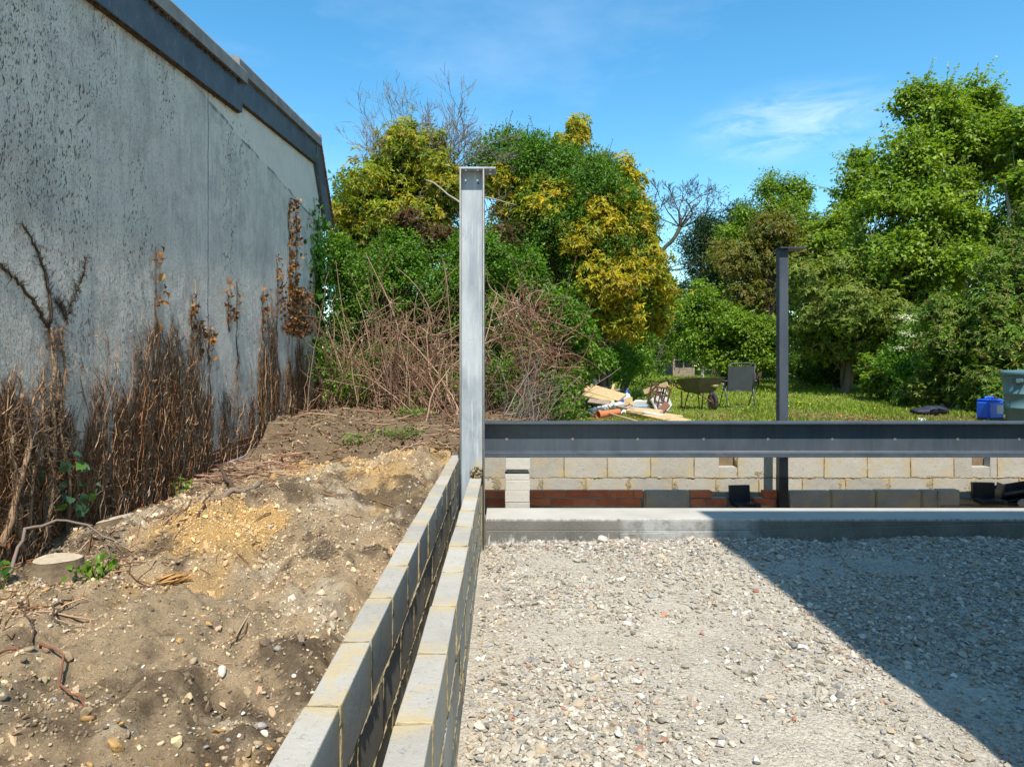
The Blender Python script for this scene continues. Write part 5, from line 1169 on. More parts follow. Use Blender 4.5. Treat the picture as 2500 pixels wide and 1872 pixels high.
def plant(name, label, cat, base, blobs, n, m, cr, L, Wr, pal, style='random', droop=.3, tris=2, trunk=.08, bark=(.13, .10, .075), limbs=.25, group=None, mat=None, flat=1.0, accent=None, inner=.22, back=.45, shell=(.70, 1.05), stems=1, lobes=6, lobe=.52, shoots=.22):
    n = int(n * .76); L = L * 1.08
    b = P(*base); b.z = gz(b.x, b.y) - .05
    t = thing(name, label, cat, b, 0, group); B0 = px_blobs(blobs); B = lobed(B0, lobes, lobe) if lobes else B0
    C, D = crown_points(B, n, shell, back, inner); C[:, 2] = np.maximum(C[:, 2], ground_z(C[:, 0], C[:, 1]) + .12)
    a = Acc(); foliage(a, C, D, m, cr, L, Wr, pal, style, droop, tris, .25, flat, accent); cr_ = a.build('crown', mat or LEAF, t); cr_['kind'] = 'stuff'
    # loose shoots that break the outline
    ns = int(len(C) * shoots); ml = 11; si = RNG.permutation(len(C))[:ns]; sdir = D[si] * .8 + unit(len(si)) * .5 + [0, 0, .55]; sdir /= np.linalg.norm(sdir, axis=1, keepdims=True); ns = len(si)
    sl = cr * RNG.uniform(1.0, 2.6, ns); tt = np.tile(np.linspace(.2, 1, ml), ns)[:, None]; S0 = np.repeat(C[si], ml, 0); SD = np.repeat(sdir, ml, 0) + [0, 0, -.15] * tt
    sp_ = S0 + SD * tt * np.repeat(sl, ml)[:, None]; N_ = len(sp_); rad_ = unit(N_); rad_ -= (rad_ * SD).sum(1, keepdims=True) * SD
    add_leaves(a2 := Acc(), sp_, rad_ + SD * .5 + [0, 0, -droop * .5], unit(N_) * .6 + [0, -.3, .8], L * RNG.uniform(.5, 1.05, N_), L * Wr * RNG.uniform(.6, 1.1, N_), pal_pick(pal, N_) * RNG.uniform(.9, 1.25, (N_, 1)), .2, .2, 2)
    a2.build('shoots', mat or LEAF, t)['kind'] = 'stuff'
    w = Acc()
    for i_, d_, l_ in zip(si, sdir, sl): w.tube([C[i_], C[i_] + d_ * l_ * .5, C[i_] + d_ * l_ + [0, 0, -.15 * l_]], [.006, .005, .003], 3, np.array(bark) * 1.2, cap=False)
    ctr = np.array(B)[:, :3].mean(0); lo = np.array(b); hgt = max(.4, ctr[2] - lo[2])
    tops = []
    for s_ in range(stems):
        q = np.array([ctr[0] + random.gauss(0, .25) * (stems > 1) * hgt * .4, ctr[1], lo[2] + hgt * 1.0]); st = lo + np.array([random.gauss(0, .08), random.gauss(0, .08), 0]) * (stems > 1)
        limb(w, st, q, trunk, trunk * .45, bark, 9, .025); tops.append((st, q))
    sel = RNG.permutation(len(C))[:int(len(C) * limbs)]
    for i in sel:
        st, q = tops[RNG.integers(len(tops))]; f = RNG.uniform(.25, 1.0); limb(w, st + (q - st) * f, C[i], trunk * .28 * (1.1 - .6 * f), .004, bark, 6, .05, .05)
    w.build('trunk', BARK, t); return t

def bare(acc, p, d, L, r, depth, col, twig=3, spread=.55, up=.12, shrink=.72, rmin=.0035):
    n = 5; d = d / np.linalg.norm(d); Q = [p]; q = p.copy(); dd = d.copy()
    for k in range(n - 1):
        dd = dd + RNG.normal(0, .11, 3) + [0, 0, up * .3]; dd /= np.linalg.norm(dd); q = q + dd * L / (n - 1); Q.append(q)
    acc.tube(Q, np.linspace(r, max(r * .62, rmin * .7), n), 5 if depth > 2 else 3, np.array(col) * random.uniform(.8, 1.2), cap=False)
    if depth == 0: return
    for k in range(twig):
        f = RNG.uniform(.35, 1.0) if k else 1.0; i = min(n - 1, int(f * (n - 1) + .5)); nd = dd + RNG.normal(0, spread, 3) + [0, 0, up]
        bare(acc, np.array(Q[i]), nd, L * shrink * RNG.uniform(.75, 1.2), max(r * (.62 if k == 0 else .5), rmin), depth - 1, col, twig, spread, up, shrink, rmin)

# --- the big shrub mass behind the steel column
plant('variegated_shrub', 'yellow-green long-leaved shrub between the building corner and the column', 'shrub', (900, 1010, 13.6),
      [(905, 520, 13.6, 105, 115, 1.0), (990, 430, 13.8, 75, 85, .9), (985, 560, 13.3, 110, 95, .9), (860, 590, 13.4, 50, 90, .6), (985, 360, 14, 28, 45, .5), (1085, 500, 13.6, 70, 90, .8), (1060, 420, 13.9, 60, 70, .7)],
      1000, 50, .20, .105, .27, PAL_YEL, 'rosette', .25, 2, .09, stems=4, mat=LEAF_GLOSSY, lobes=10, lobe=.52)
plant('variegated_shrub', 'golden long-leaved shrub with orange tips right of the column', 'shrub', (1450, 1000, 15.2),
      [(1390, 345, 15.6, 34, 55, .5), (1310, 520, 14.6, 90, 85, .8), (1440, 570, 14.6, 90, 95, .9), (1550, 540, 15.2, 40, 75, .7), (1490, 700, 14.4, 100, 85, .8), (1585, 690, 15.2, 55, 85, .8), (1555, 640, 15.4, 55, 85, .8), (1230, 480, 14.6, 50, 55, .6), (1510, 790, 14.4, 55, 35, .5), (1530, 450, 15.4, 36, 60, .5), (1605, 770, 15.6, 32, 45, .5)],
      1750, 48, .21, .118, .30, PAL_YEL2, 'rosette', .3, 2, .10, stems=4, mat=LEAF_GLOSSY, lobes=12, lobe=.42, inner=.1)
plant('evergreen_shrub', 'dark green rounded evergreen topping the shrub mass right of the column', 'shrub', (1340, 1000, 16.0),
      [(1230, 410, 15.2, 85, 75, 1.0), (1300, 430, 15.1, 80, 85, 1.0), (1400, 470, 14.9, 90, 100, 1.0), (1480, 490, 14.9, 60, 85, .9), (1330, 560, 14.7, 110, 110, 1.0), (1280, 380, 15.4, 55, 45, .7), (1530, 560, 15.1, 60, 100, .7), (1450, 640, 14.8, 110, 110, 1.0), (1510, 720, 15.0, 80, 70, .7), (1575, 700, 15.6, 45, 65, .6)],
      1250, 80, .26, .07, .5, PAL_GRN + PAL_DGR, 'random', .1, 2, .10, stems=3, lobes=0)
plant('evergreen_shrub', 'mid green shrub showing between the yellow leaves left of the column', 'shrub', (960, 1010, 14.2),
      [(900, 540, 14.0, 95, 100, .8), (990, 470, 14.2, 80, 80, .8), (1070, 500, 14.0, 70, 90, .8), (980, 590, 13.7, 100, 80, .8)], 560, 70, .24, .07, .5, PAL_GRN + PAL_DGR, 'random', .1, 2, .07, stems=3, lobes=0)
plant('flowering_shrub', 'small-leaved olive shrub with tiny white flowers at the crown of the mass', 'shrub', (1470, 1000, 15.4),
      [(1460, 430, 15.3, 65, 48, .6), (1510, 480, 15.3, 35, 70, .5), (1420, 410, 15.4, 40, 35, .5)], 190, 80, .20, .055, .42, PAL_OLV, 'random', .1, 2, .05, accent=((.6, .58, .5), .015), stems=2)
plant('bramble_shrub', 'bright green small-leaved shrub above the dry stems left of the column', 'shrub', (960, 1020, 11.6),
      [(880, 680, 11.6, 80, 95, .7), (985, 690, 11.4, 100, 105, .8), (1090, 700, 11.4, 80, 105, .8), (1180, 690, 11.6, 80, 95, .7), (830, 760, 11.6, 45, 80, .5), (930, 800, 11.6, 120, 80, .6), (1110, 820, 11.6, 120, 90, .6), (1180, 640, 11.8, 90, 60, .6), (820, 640, 11.8, 30, 60, .4), (845, 740, 12.4, 60, 90, .5), (840, 890, 12.0, 60, 80, .5), (900, 900, 11.4, 110, 60, .5), (1080, 900, 11.4, 110, 60, .5)],
      1250, 70, .18, .055, .55, PAL_GRN, 'random', .15, 2, .05, stems=6, lobes=8)
plant('green_shrub', 'leafy green shrub filling the middle right of the mass above the cut branches', 'shrub', (1330, 1010, 12.8),
      [(1270, 720, 12.6, 85, 80, .7), (1350, 800, 12.6, 95, 95, .8), (1420, 860, 12.7, 65, 80, .7), (1300, 870, 12.6, 110, 90, .7), (1370, 940, 12.4, 55, 55, .6), (1270, 640, 12.8, 70, 60, .6), (1240, 960, 12.4, 80, 45, .5), (1220, 780, 12.5, 80, 110, .6)],
      900, 70, .21, .066, .55, PAL_GRN, 'random', .15, 2, .05, stems=5)
plant('bronze_shrub', 'reddish bronze leaved patch of shrub behind the steel column', 'shrub', (1120, 1010, 12.6),
      [(1110, 590, 12.2, 90, 30, .4), (1010, 560, 12.3, 50, 28, .4), (1200, 580, 12.2, 60, 28, .4)], 130, 50, .18, .075, .35, [((.13, .055, .03), 3), ((.08, .075, .02), 4), ((.16, .08, .04), 1)], 'rosette', .2, 2, .03)
plant('lime_shrub', 'low bright lime green bush where shrubs meet the lawn', 'shrub', (1500, 960, 17.0),
      [(1490, 890, 16.6, 50, 60, .6), (1530, 840, 18, 60, 70, .8), (1475, 935, 15.8, 30, 30, .4), (1570, 860, 19, 45, 50, .6), (1600, 850, 24, 55, 60, .8), (1630, 800, 26, 50, 70, .8), (1540, 890, 17.5, 40, 30, .5)], 620, 60, .22, .075, .6, PAL_LIME, 'random', .15, 2, .04, stems=3)
plant('bramble', 'low bramble leaves growing through the dry stems and brush heap', 'bramble', (1050, 1035, 10.2),
      [(860, 960, 10.2, 60, 60, .4), (950, 900, 10.4, 70, 70, .4), (1050, 960, 10.2, 60, 60, .4), (1240, 930, 10.2, 70, 80, .4), (1330, 960, 10.4, 60, 60, .4), (1360, 1000, 10.2, 70, 30, .4), (830, 880, 10.4, 50, 60, .4)],
      260, 26, .17, .05, .6, PAL_GRN, 'random', .15, 2, .02, stems=5, limbs=.1, lobes=4)
# bare twiggy tree rising out of the yellow shrub
b = P(1010, 1010, 14.0); b.z = gz(b.x, b.y); t = thing('bare_tree', 'leafless grey twiggy tree sticking out above the yellow shrub', 'tree', b)
a = Acc(); f0 = np.array(P(1000, 640, 14.0)); limb(a, b, f0, .07, .05, (.17, .145, .125), 8, .03)
for (tx, ty) in ((870, 325), (900, 350), (935, 305), (960, 285), (1000, 310), (1035, 262), (1055, 320), (1090, 330), (1130, 275), (1160, 300), (1200, 262), (1190, 360), (1230, 300), (850, 440), (1245, 340), (1080, 310), (1120, 360), (980, 360)):
    tgt = np.array(P(tx, ty, 14.0 + random.gauss(0, .5))); st = f0 + RNG.normal(0, .12, 3); mid_ = st + (tgt - st) * .5 + RNG.normal(0, .12, 3); mid_[0] += (st[0] - tgt[0]) * .12
    limb(a, st, mid_, .022, .013, (.18, .155, .13), 6, .03); d = tgt - mid_; L = np.linalg.norm(d)
    bare(a, mid_, d, L * .55, .013, 4, (.19, .16, .135), 3, .42, .12, .64, .0040)
    bare(a, st + (mid_ - st) * .6, d + RNG.normal(0, .5, 3), L * .5, .010, 4, (.19, .16, .135), 3, .5, .12, .64, .0038)
a.build('branches', BARK, t)
b = P(1185, 700, 12.6); t = thing('bare_branch', 'pair of pale dead branches reaching through leaves beside the column', 'branch', b); a = Acc()
limb(a, P(1130, 500, 12.0), P(1040, 440, 12.3), .022, .012, (.30, .26, .22), 6, .03); limb(a, P(1170, 480, 12.0), P(1260, 500, 12.0), .014, .006, (.3, .26, .22), 6, .03)
a.build('wood', BARK, t)

# --- dry stems and cut brushwood
def thicket(label, x0, x1, yb, ytop, Yc, n, r, lean, col, arch=.15, tang=.3, depth=.5, name='dry_thicket', group='cut brushwood at the shrub foot'):
    c = P((x0 + x1) / 2, yb, Yc); c.z = gz(c.x, c.y); t = thing(name, label, 'brushwood', c, 0, group); a = Acc()
    for k in range(n):
        px = RNG.uniform(x0, x1); Y = Yc + RNG.normal(0, depth); p = np.array(P(px, yb, Y)); p[2] = gz(p[0], p[1]) + abs(RNG.normal(0, .03))
        h = (yb - ytop) / F * Yc * (RNG.uniform(.25, 1.1)); d = np.array([RNG.normal(lean, tang), RNG.normal(-.05, .3), 1.0]); d /= np.linalg.norm(d)
        m = 9; tt = np.linspace(0, 1, m)[:, None]; bend = RNG.normal(0, arch, 3); Q = p + d * tt * h + bend * (tt ** 2) * h + RNG.normal(0, .012, (m, 3)); Q[0] = p
        rr = r * RNG.uniform(.35, 1.2); cc = np.array(col[RNG.integers(len(col))]) * RNG.uniform(.7, 1.25)
        a.tube(Q, np.linspace(rr, rr * .4, m), 4, cc, cap=False)
        for q in range(RNG.integers(0, 4)):
            i = RNG.integers(3, m); dd = d + RNG.normal(0, .7, 3); L = RNG.uniform(.1, .4); e = Q[i] + dd / np.linalg.norm(dd) * L
            a.tube([Q[i], (Q[i] + e) / 2 + RNG.normal(0, .02, 3), e], [rr * .5, rr * .35, .002], 3, cc, cap=False)
    a.build('stems', STEM, t)['kind'] = 'stuff'; return t
TAN = [(.27, .16, .10), (.34, .22, .14), (.20, .11, .07), (.42, .29, .19), (.22, .11, .075)]
thicket('upright dry tan stems at the foot of the bramble shrub', 800, 960, 1035, 740, 10.4, 80, .0105, .05, TAN, .22, .26, .6)
thicket('dense leaning bundle of dry stems just left of the column', 950, 1130, 1045, 790, 10.1, 130, .0105, -.22, TAN, .28, .33, .5)
thicket('low splayed dry sticks at the building corner', 740, 840, 1040, 850, 10.6, 60, .010, .2, TAN, .25, .5)
thicket('tangled heap of reddish brown cut branches right of the column', 1180, 1360, 1030, 830, 10.4, 70, .008, .05, [(.23, .14, .10), (.18, .10, .075), (.28, .19, .14), (.15, .085, .06)], .55, .75)
def tangle(label, blobs, n, r, col, L0=.8, curve=.55, group='cut brushwood at the shrub foot'):
    B = px_blobs(blobs); c = Vector(B[0][:3]); c.z = gz(c.x, c.y); t = thing('brush_tangle', label, 'brushwood', c, 0, group); a = Acc(); lf = Acc(); tips = []
    for k in range(n):
        b = B[RNG.integers(len(B))]; p = np.array(b[:3]) + unit(1)[0] * np.array(b[3:6]) * RNG.random() ** .5; m = 10; L = L0 * RNG.uniform(.35, 1.5)
        d = unit(1)[0] * [1, .6, .9] + [0, 0, .25]; d /= np.linalg.norm(d); ax = unit(1)[0]; Q = [p]
        for i in range(m - 1):
            d = d + np.cross(ax, d) * curve * RNG.uniform(.1, .6) + RNG.normal(0, .09, 3); d /= np.linalg.norm(d); Q.append(Q[-1] + d * L / (m - 1))
        Q = np.array(Q); Q[:, 2] = np.maximum(Q[:, 2], ground_z(Q[:, 0], Q[:, 1]) + .01); rr = r * RNG.uniform(.3, 1.25); cc = np.array(col[RNG.integers(len(col))]) * RNG.uniform(.65, 1.3)
        a.tube(Q, np.linspace(rr, rr * .35, m), 4, cc, cap=False)
        for q in range(RNG.integers(0, 4)):
            i = RNG.integers(2, m); e = Q[i] + unit(1)[0] * RNG.uniform(.06, .28); a.tube([Q[i], (Q[i] + e) / 2 + RNG.normal(0, .015, 3), e], [rr * .45, rr * .3, .0015], 3, cc, cap=False); tips.append(e)
    a.build('twigs', STEM, t)['kind'] = 'stuff'
    tp = np.array(tips)[::3]; N = len(tp); add_leaves(lf, tp, unit(N) + [0, 0, -.3], unit(N), RNG.uniform(.03, .06, N), RNG.uniform(.015, .035, N), pal_pick([((.24, .11, .05), 2), ((.16, .08, .04), 2), ((.30, .2, .1), 1)], N), .3, .3, 2); lf.build('dead_leaves', DEADLEAF, t)['kind'] = 'stuff'
RED = [(.28, .145, .095), (.21, .10, .065), (.33, .19, .125), (.16, .075, .048), (.38, .25, .17)]
tangle('curled mound of fine reddish twigs right of the column', [(1270, 830, 10.4, 85, 75, .45), (1230, 930, 10.2, 70, 70, .4), (1330, 900, 10.4, 60, 70, .4), (1280, 770, 10.6, 60, 45, .35)], 330, .0075, RED)
tangle('matted brown twigs hanging beside the left edge of the column', [(1060, 900, 10.2, 60, 80, .4), (1085, 980, 10.0, 40, 50, .3), (1000, 960, 10.1, 70, 60, .4)], 260, .007, TAN + RED, .7)
tangle('loose criss-cross twigs around the upright dry stems', [(900, 880, 10.5, 110, 110, .4), (840, 940, 10.5, 60, 80, .4), (1010, 820, 10.6, 90, 80, .4)], 170, .008, TAN, .9, .35)
thicket('grey splayed twigs at the right end of the brush heap', 1220, 1320, 1025, 880, 10.1, 90, .007, .55, [(.25, .21, .18), (.2, .165, .14), (.31, .26, .22)], .25, .4)
def litter():
    a = Acc(); n = 700
    for k in range(n):
        x = RNG.uniform(-2.8, 1.3); y = RNG.uniform(7.5, 10.6) if RNG.random() < .75 else RNG.uniform(6.3, 7.4)
        if y < 7.4: x = RNG.uniform(-2.9, -2.0)
        z = gz(x, y) + .012 + abs(RNG.normal(0, .02)); L = RNG.uniform(.08, .5); an = RNG.uniform(0, 6.28); d = np.array([math.cos(an), math.sin(an) * .6, RNG.normal(.05, .12)]); p = np.array([x, y, z])
        Q = [p - d * L / 2, p + RNG.normal(0, .02, 3), p + d * L / 2]
        for q in Q: q[2] = max(q[2], gz(q[0], min(max(q[1], 2), 11)) + .005)
        a.tube(Q, [.0055 * RNG.uniform(.5, 1.5)] * 2 + [.002], 4, np.array(TAN[RNG.integers(5)]) * RNG.uniform(.6, 1.3), cap=False)
    tag(a.build('twig_litter', STEM), 'broken dry twigs littering the soil bank', 'twigs', None, 'stuff')
    b = Acc(); N = 2600; x = RNG.uniform(-2.85, 1.2, N); y = RNG.uniform(7.2, 10.8, N); x = np.where(y < 7.4, np.minimum(x, -.7), x)
    pos = np.stack([x, y, ground_z(x, y) + .012], -1); add_leaves(b, pos, unit(N) * [1, 1, .3], unit(N) * .5 + [0, 0, 1], RNG.uniform(.03, .07, N), RNG.uniform(.015, .04, N), pal_pick([((.20, .12, .055), 3), ((.30, .19, .09), 2), ((.12, .07, .04), 3)], N), .3, .3, 2)
    tag(b.build('leaf_litter', DEADLEAF), 'dry brown leaves scattered over the soil bank', 'leaf litter', None, 'stuff')
    a = Acc(); n = 420      # fine roots close to the old wall
    for k in range(n):
        x = RNG.uniform(-2.92, -1.9) if RNG.random() < .8 else RNG.uniform(-2.9, -.9); y = RNG.uniform(2.6, 7.4); L = RNG.uniform(.05, .3); an = RNG.uniform(0, 6.28)
        p = np.array([x, y, gz(x, y) + .008]); d = np.array([math.cos(an), math.sin(an), 0]); Q = np.array([p - d * L / 2, p - d * L * .2 + RNG.normal(0, .012, 3), p + d * L * .2 + RNG.normal(0, .012, 3), p + d * L / 2]); Q[:, 0] = np.maximum(Q[:, 0], -2.91)
        Q[:, 2] = ground_z(Q[:, 0], Q[:, 1]) + .006 + np.abs(RNG.normal(0, .008, 4)); rr = RNG.uniform(.0015, .0045)
        a.tube(Q, [rr, rr, rr * .8, rr * .4], 4, np.array(IVY_COLS[RNG.integers(6)]) * RNG.uniform(.6, 1.3), cap=False)
    tag(a.build('root_litter', STEM), 'fine broken roots and stems on the soil at the wall foot', 'roots', None, 'stuff')
litter()
def weed(label, px, py, Y, N, size, spread, pal=None, h=.1, cat='seedling'):
    c = P(px, py, Y); c.z = gz(c.x, c.y); t = thing('weed', label, cat, c); b = Acc(); a = Acc()
    pos = np.array(c) + RNG.normal(0, 1, (N, 3)) * [spread, spread * .8, 0] + np.stack([np.zeros(N), np.zeros(N), RNG.uniform(.3, 1, N) * h], -1)
    add_leaves(b, pos, unit(N) + [0, 0, .1], unit(N) * .6 + [0, -.3, 1], RNG.uniform(.7, 1.3, N) * size, RNG.uniform(.45, .7, N) * size, pal_pick(pal or PAL_LIME, N), .2, .25, 4); b.build('leaves', LEAF, t)
    for p in pos[::2]: a.tube([np.array(c) + RNG.normal(0, spread * .3, 3) * [1, 1, 0] - [0, 0, .01], p], [.003, .0015], 4, (.10, .13, .03), cap=False)
    a.build('stems', STEM, t)
weed('fresh green seedling beside the nearest tree stump', 235, 1365, 3.72, 40, .052, .055, h=.13)
weed('tiny green sprout below the thin ivy patch', 450, 1150, 6.1, 12, .05, .04, h=.12)
weed('yellowish shoot standing on soil near the plinth', 432, 1215, 5.1, 6, .04, .012, h=.14, pal=[((.35, .33, .06), 1)])
weed('small dark green weed on the bank in front of dry stems', 870, 1100, 8.0, 40, .05, .09, PAL_GRN, .14)
weed('flat green weed patch on the bank left of the wall corner', 990, 1095, 8.2, 90, .045, .17, PAL_GRN, .10)
weed('green weed tuft high on the bank under the dry bundle', 1005, 1038, 8.9, 55, .05, .13, PAL_GRN, .14)
weed('ivy sprig sprouting at the left edge of the soil', 4, 1395, 3.6, 8, .07, .03, GREEN_IVY, .15)

# --- right hand side and far end of the garden
plant('sycamore_tree', 'tall multi-stemmed sycamore at the right, highest tree against the sky', 'tree', (2330, 900, 21),
      [(2260, 290, 21, 75, 80, 1.0), (2400, 270, 21.5, 75, 75, 1.0), (2250, 420, 20.5, 110, 90, 1.3), (2390, 400, 21, 100, 95, 1.2), (2180, 520, 20, 100, 85, 1.2), (2330, 540, 20, 130, 90, 1.3), (2150, 640, 19.6, 110, 80, 1.2), (2290, 660, 19.6, 130, 70, 1.2), (2460, 620, 20, 90, 90, 1.2), (2220, 240, 21, 40, 40, .6), (2440, 330, 21, 50, 70, .8), (2330, 350, 21, 80, 80, 1)],
      2300, 38, .34, .115, .75, PAL_SYC, 'layer', .2, 2, .12, (.26, .23, .19), .16, flat=.6, stems=5, shell=(.2, 1.05), lobes=9, lobe=.58, shoots=.35)
plant('sycamore_tree', 'sycamore at the right edge cut by the picture frame', 'tree', (2560, 900, 19),
      [(2510, 420, 19, 60, 110, 1.0), (2540, 560, 19, 80, 120, 1.2), (2490, 480, 18.6, 40, 60, .7), (2500, 340, 19, 35, 50, .6)], 620, 42, .36, .13, .85, PAL_SYC, 'layer', .2, 2, .10, (.26, .23, .19), .15, flat=.5, stems=2)
plant('maple_tree', 'rounded green maple left of the tall sycamore', 'tree', (2110, 900, 25),
      [(2110, 470, 25, 75, 90, 1.2), (2040, 560, 24.5, 70, 70, 1.0), (2150, 430, 25.5, 60, 70, 1.0), (2080, 640, 24, 90, 80, 1.2), (2000, 640, 24, 50, 60, 1.0)],
      900, 46, .38, .12, .75, PAL_SYC, 'layer', .2, 2, .11, flat=.5, limbs=.15)
plant('ash_tree', 'ash tree with tufted shoot tips against the sky above the post', 'tree', (1880, 900, 32),
      [(1880, 600, 32, 95, 75, 1.4), (1830, 530, 32, 40, 45, .8), (1960, 560, 31, 60, 70, 1), (1790, 600, 32, 60, 60, 1), (1870, 500, 32, 45, 55, .8), (1935, 500, 32, 45, 60, .8), (1870, 440, 32, 14, 26, .3), (1960, 460, 32, 18, 40, .4), (1920, 470, 32, 20, 40, .4)],
      620, 40, .36, .14, .5, PAL_LIME[1:] + PAL_SYC, 'layer', .2, 2, .12, limbs=.3, shell=(.5, 1.05))
plant('conifer_tree', 'dark green conifer with upswept tips left of the post', 'tree', (1740, 900, 34),
      [(1740, 560, 34, 45, 60, 1.2), (1720, 640, 34, 75, 80, 1.6), (1710, 740, 33.5, 90, 90, 1.8), (1760, 620, 34, 60, 90, 1.4), (1790, 570, 34.2, 60, 60, 1.2)],
      640, 50, .5, .16, .28, PAL_CON, 'random', -.1, 2, .16, flat=.7)
for (x0, y0, x1, y1) in (): pass
plant('dark_shrub', 'small dark conifer tip showing above the bronze shrub', 'shrub', (2010, 900, 28), [(2015, 590, 28, 40, 55, .9), (2000, 560, 28.4, 30, 35, .6)], 150, 46, .4, .13, .3, PAL_CON, 'random', 0, 2, .08)
plant('bronze_shrub', 'tall olive bronze shrub behind and left of the dark post', 'shrub', (1840, 900, 25),
      [(1850, 640, 25, 95, 75, 1.2), (1800, 700, 24.6, 80, 80, 1.1), (1900, 590, 25, 80, 60, 1.0), (1930, 690, 24.5, 80, 90, 1.2), (1960, 620, 25, 50, 70, 1)], 1000, 48, .34, .115, .34, PAL_BRZ, 'rosette', .2, 2, .09, stems=3)
plant('lime_shrub', 'bright green maple bush left of the post above the chair', 'shrub', (1760, 900, 24),
      [(1730, 740, 24, 65, 60, .9), (1800, 790, 23.5, 75, 60, .9), (1740, 820, 23.5, 60, 50, .8), (1840, 830, 23.4, 60, 55, .8), (1690, 790, 25, 50, 60, .8), (1760, 880, 23.4, 70, 28, .7), (1850, 885, 23.2, 60, 28, .7), (1800, 850, 23.5, 70, 50, .8)], 900, 46, .34, .11, .6, PAL_LIME + PAL_SYC, 'layer', .15, 2, .07, flat=.6, stems=3)
plant('laurel_shrub', 'large olive laurel with drooping leaves right of the post', 'shrub', (2060, 920, 20),
      [(2010, 700, 20, 90, 85, 1.0), (2110, 690, 20, 95, 85, 1.0), (2060, 790, 19.6, 120, 80, 1.1), (2180, 770, 19.6, 80, 80, 1.0), (1980, 800, 20, 60, 70, .9), (2230, 700, 20, 70, 70, .9), (2020, 850, 20, 70, 50, .8), (2110, 860, 20, 90, 50, .8)],
      1500, 46, .30, .115, .34, PAL_OLV, 'rosette', .45, 2, .09, stems=4, mat=LEAF_GLOSSY)
plant('photinia_shrub', 'green shrub with brown-pink shoot tips at the right edge', 'shrub', (2420, 980, 14.5),
      [(2400, 760, 14.5, 90, 90, .8), (2470, 700, 14.6, 70, 100, .8), (2330, 830, 14.8, 80, 75, .7), (2440, 860, 14.3, 90, 85, .8), (2480, 580, 15, 50, 80, .7), (2540, 780, 14.2, 60, 120, .8), (2290, 770, 15.5, 60, 60, .7)],
      1400, 52, .25, .09, .36, PAL_OLV + PAL_GRN, 'rosette', .2, 2, .07, stems=4, mat=LEAF_GLOSSY, accent=((.24, .14, .075), .05))
plant('blossom_shrub', 'shrub with flat white blossom clusters right of the laurel', 'shrub', (2230, 940, 17),
      [(2230, 850, 17, 60, 65, .7), (2260, 800, 17.2, 50, 45, .6), (2200, 900, 16.8, 55, 45, .6)], 280, 60, .25, .075, .6, PAL_GRN, 'random', .15, 2, .05, stems=3)
b = P(2215, 940, 16.4); b.z = gz(b.x, b.y)
bl = Acc()
for (px, py) in ((2200, 775), (2225, 782), (2210, 812), (2235, 820), (2195, 850), (2215, 770)):
    N = 60; c = np.array(P(px, py, 16.35)); pos = c + RNG.normal(0, 1, (N, 3)) * [.10, .06, .025]
    add_leaves(bl, pos, unit(N) * [1, 1, .2], unit(N) * .3 + [0, -.4, 1], RNG.uniform(.025, .05, N), RNG.uniform(.025, .05, N), pal_pick([((.70, .70, .62), 1)], N), .1, .1, 2)
tag(bl.build('white_blossom', LEAF), 'flat white blossom heads on the shrub right of the laurel', 'blossom', None, 'stuff')
plant('low_laurel', 'low dark laurel row along the lawn right of the post', 'shrub', (2050, 940, 22),
      [(1990, 890, 24, 80, 40, .8), (2080, 895, 22, 80, 45, .8), (2160, 925, 20, 60, 40, .7), (1930, 880, 26, 50, 35, .8), (2030, 895, 22.5, 90, 36, .8), (2120, 915, 20.5, 70, 34, .7), (1880, 895, 27, 60, 22, .7)], 760, 56, .25, .09, .5, PAL_DGR, 'random', .15, 2, .05, stems=4)
plant('currant_shrub', 'pale green broad-leaved low shrub beside the lawn edge', 'shrub', (2150, 950, 18), [(2150, 920, 18, 55, 42, .6), (2185, 945, 17.5, 35, 30, .5)], 140, 46, .22, .12, .75, PAL_LIME + PAL_OLV, 'layer', .2, 2, .03, flat=.6, stems=3)
plant('low_laurel', 'low glossy laurel with brown tips behind the dark bag', 'shrub', (2310, 990, 15),
      [(2290, 940, 15, 60, 50, .6), (2350, 960, 14.5, 60, 50, .6), (2400, 930, 14, 60, 60, .6), (2440, 970, 13.2, 35, 45, .4), (2250, 960, 15.6, 60, 40, .6), (2350, 900, 15, 80, 60, .6)], 560, 54, .22, .095, .36, PAL_OLV + PAL_DGR, 'rosette', .2, 2, .04, stems=4, mat=LEAF_GLOSSY, accent=((.22, .14, .07), .03))
plant('apple_tree', 'small crooked apple tree with pale trunk before the garden shed', 'tree', (1715, 925, 30),
      [(1700, 840, 30, 38, 28, .7), (1740, 850, 30, 40, 26, .7), (1688, 862, 30, 26, 22, .4), (1715, 880, 30, 24, 16, .4), (1770, 870, 30, 30, 20, .5), (1720, 815, 30, 35, 22, .6)], 230, 44, .3, .10, .6, PAL_LIME, 'random', .1, 2, .09, (.36, .33, .27), .5)
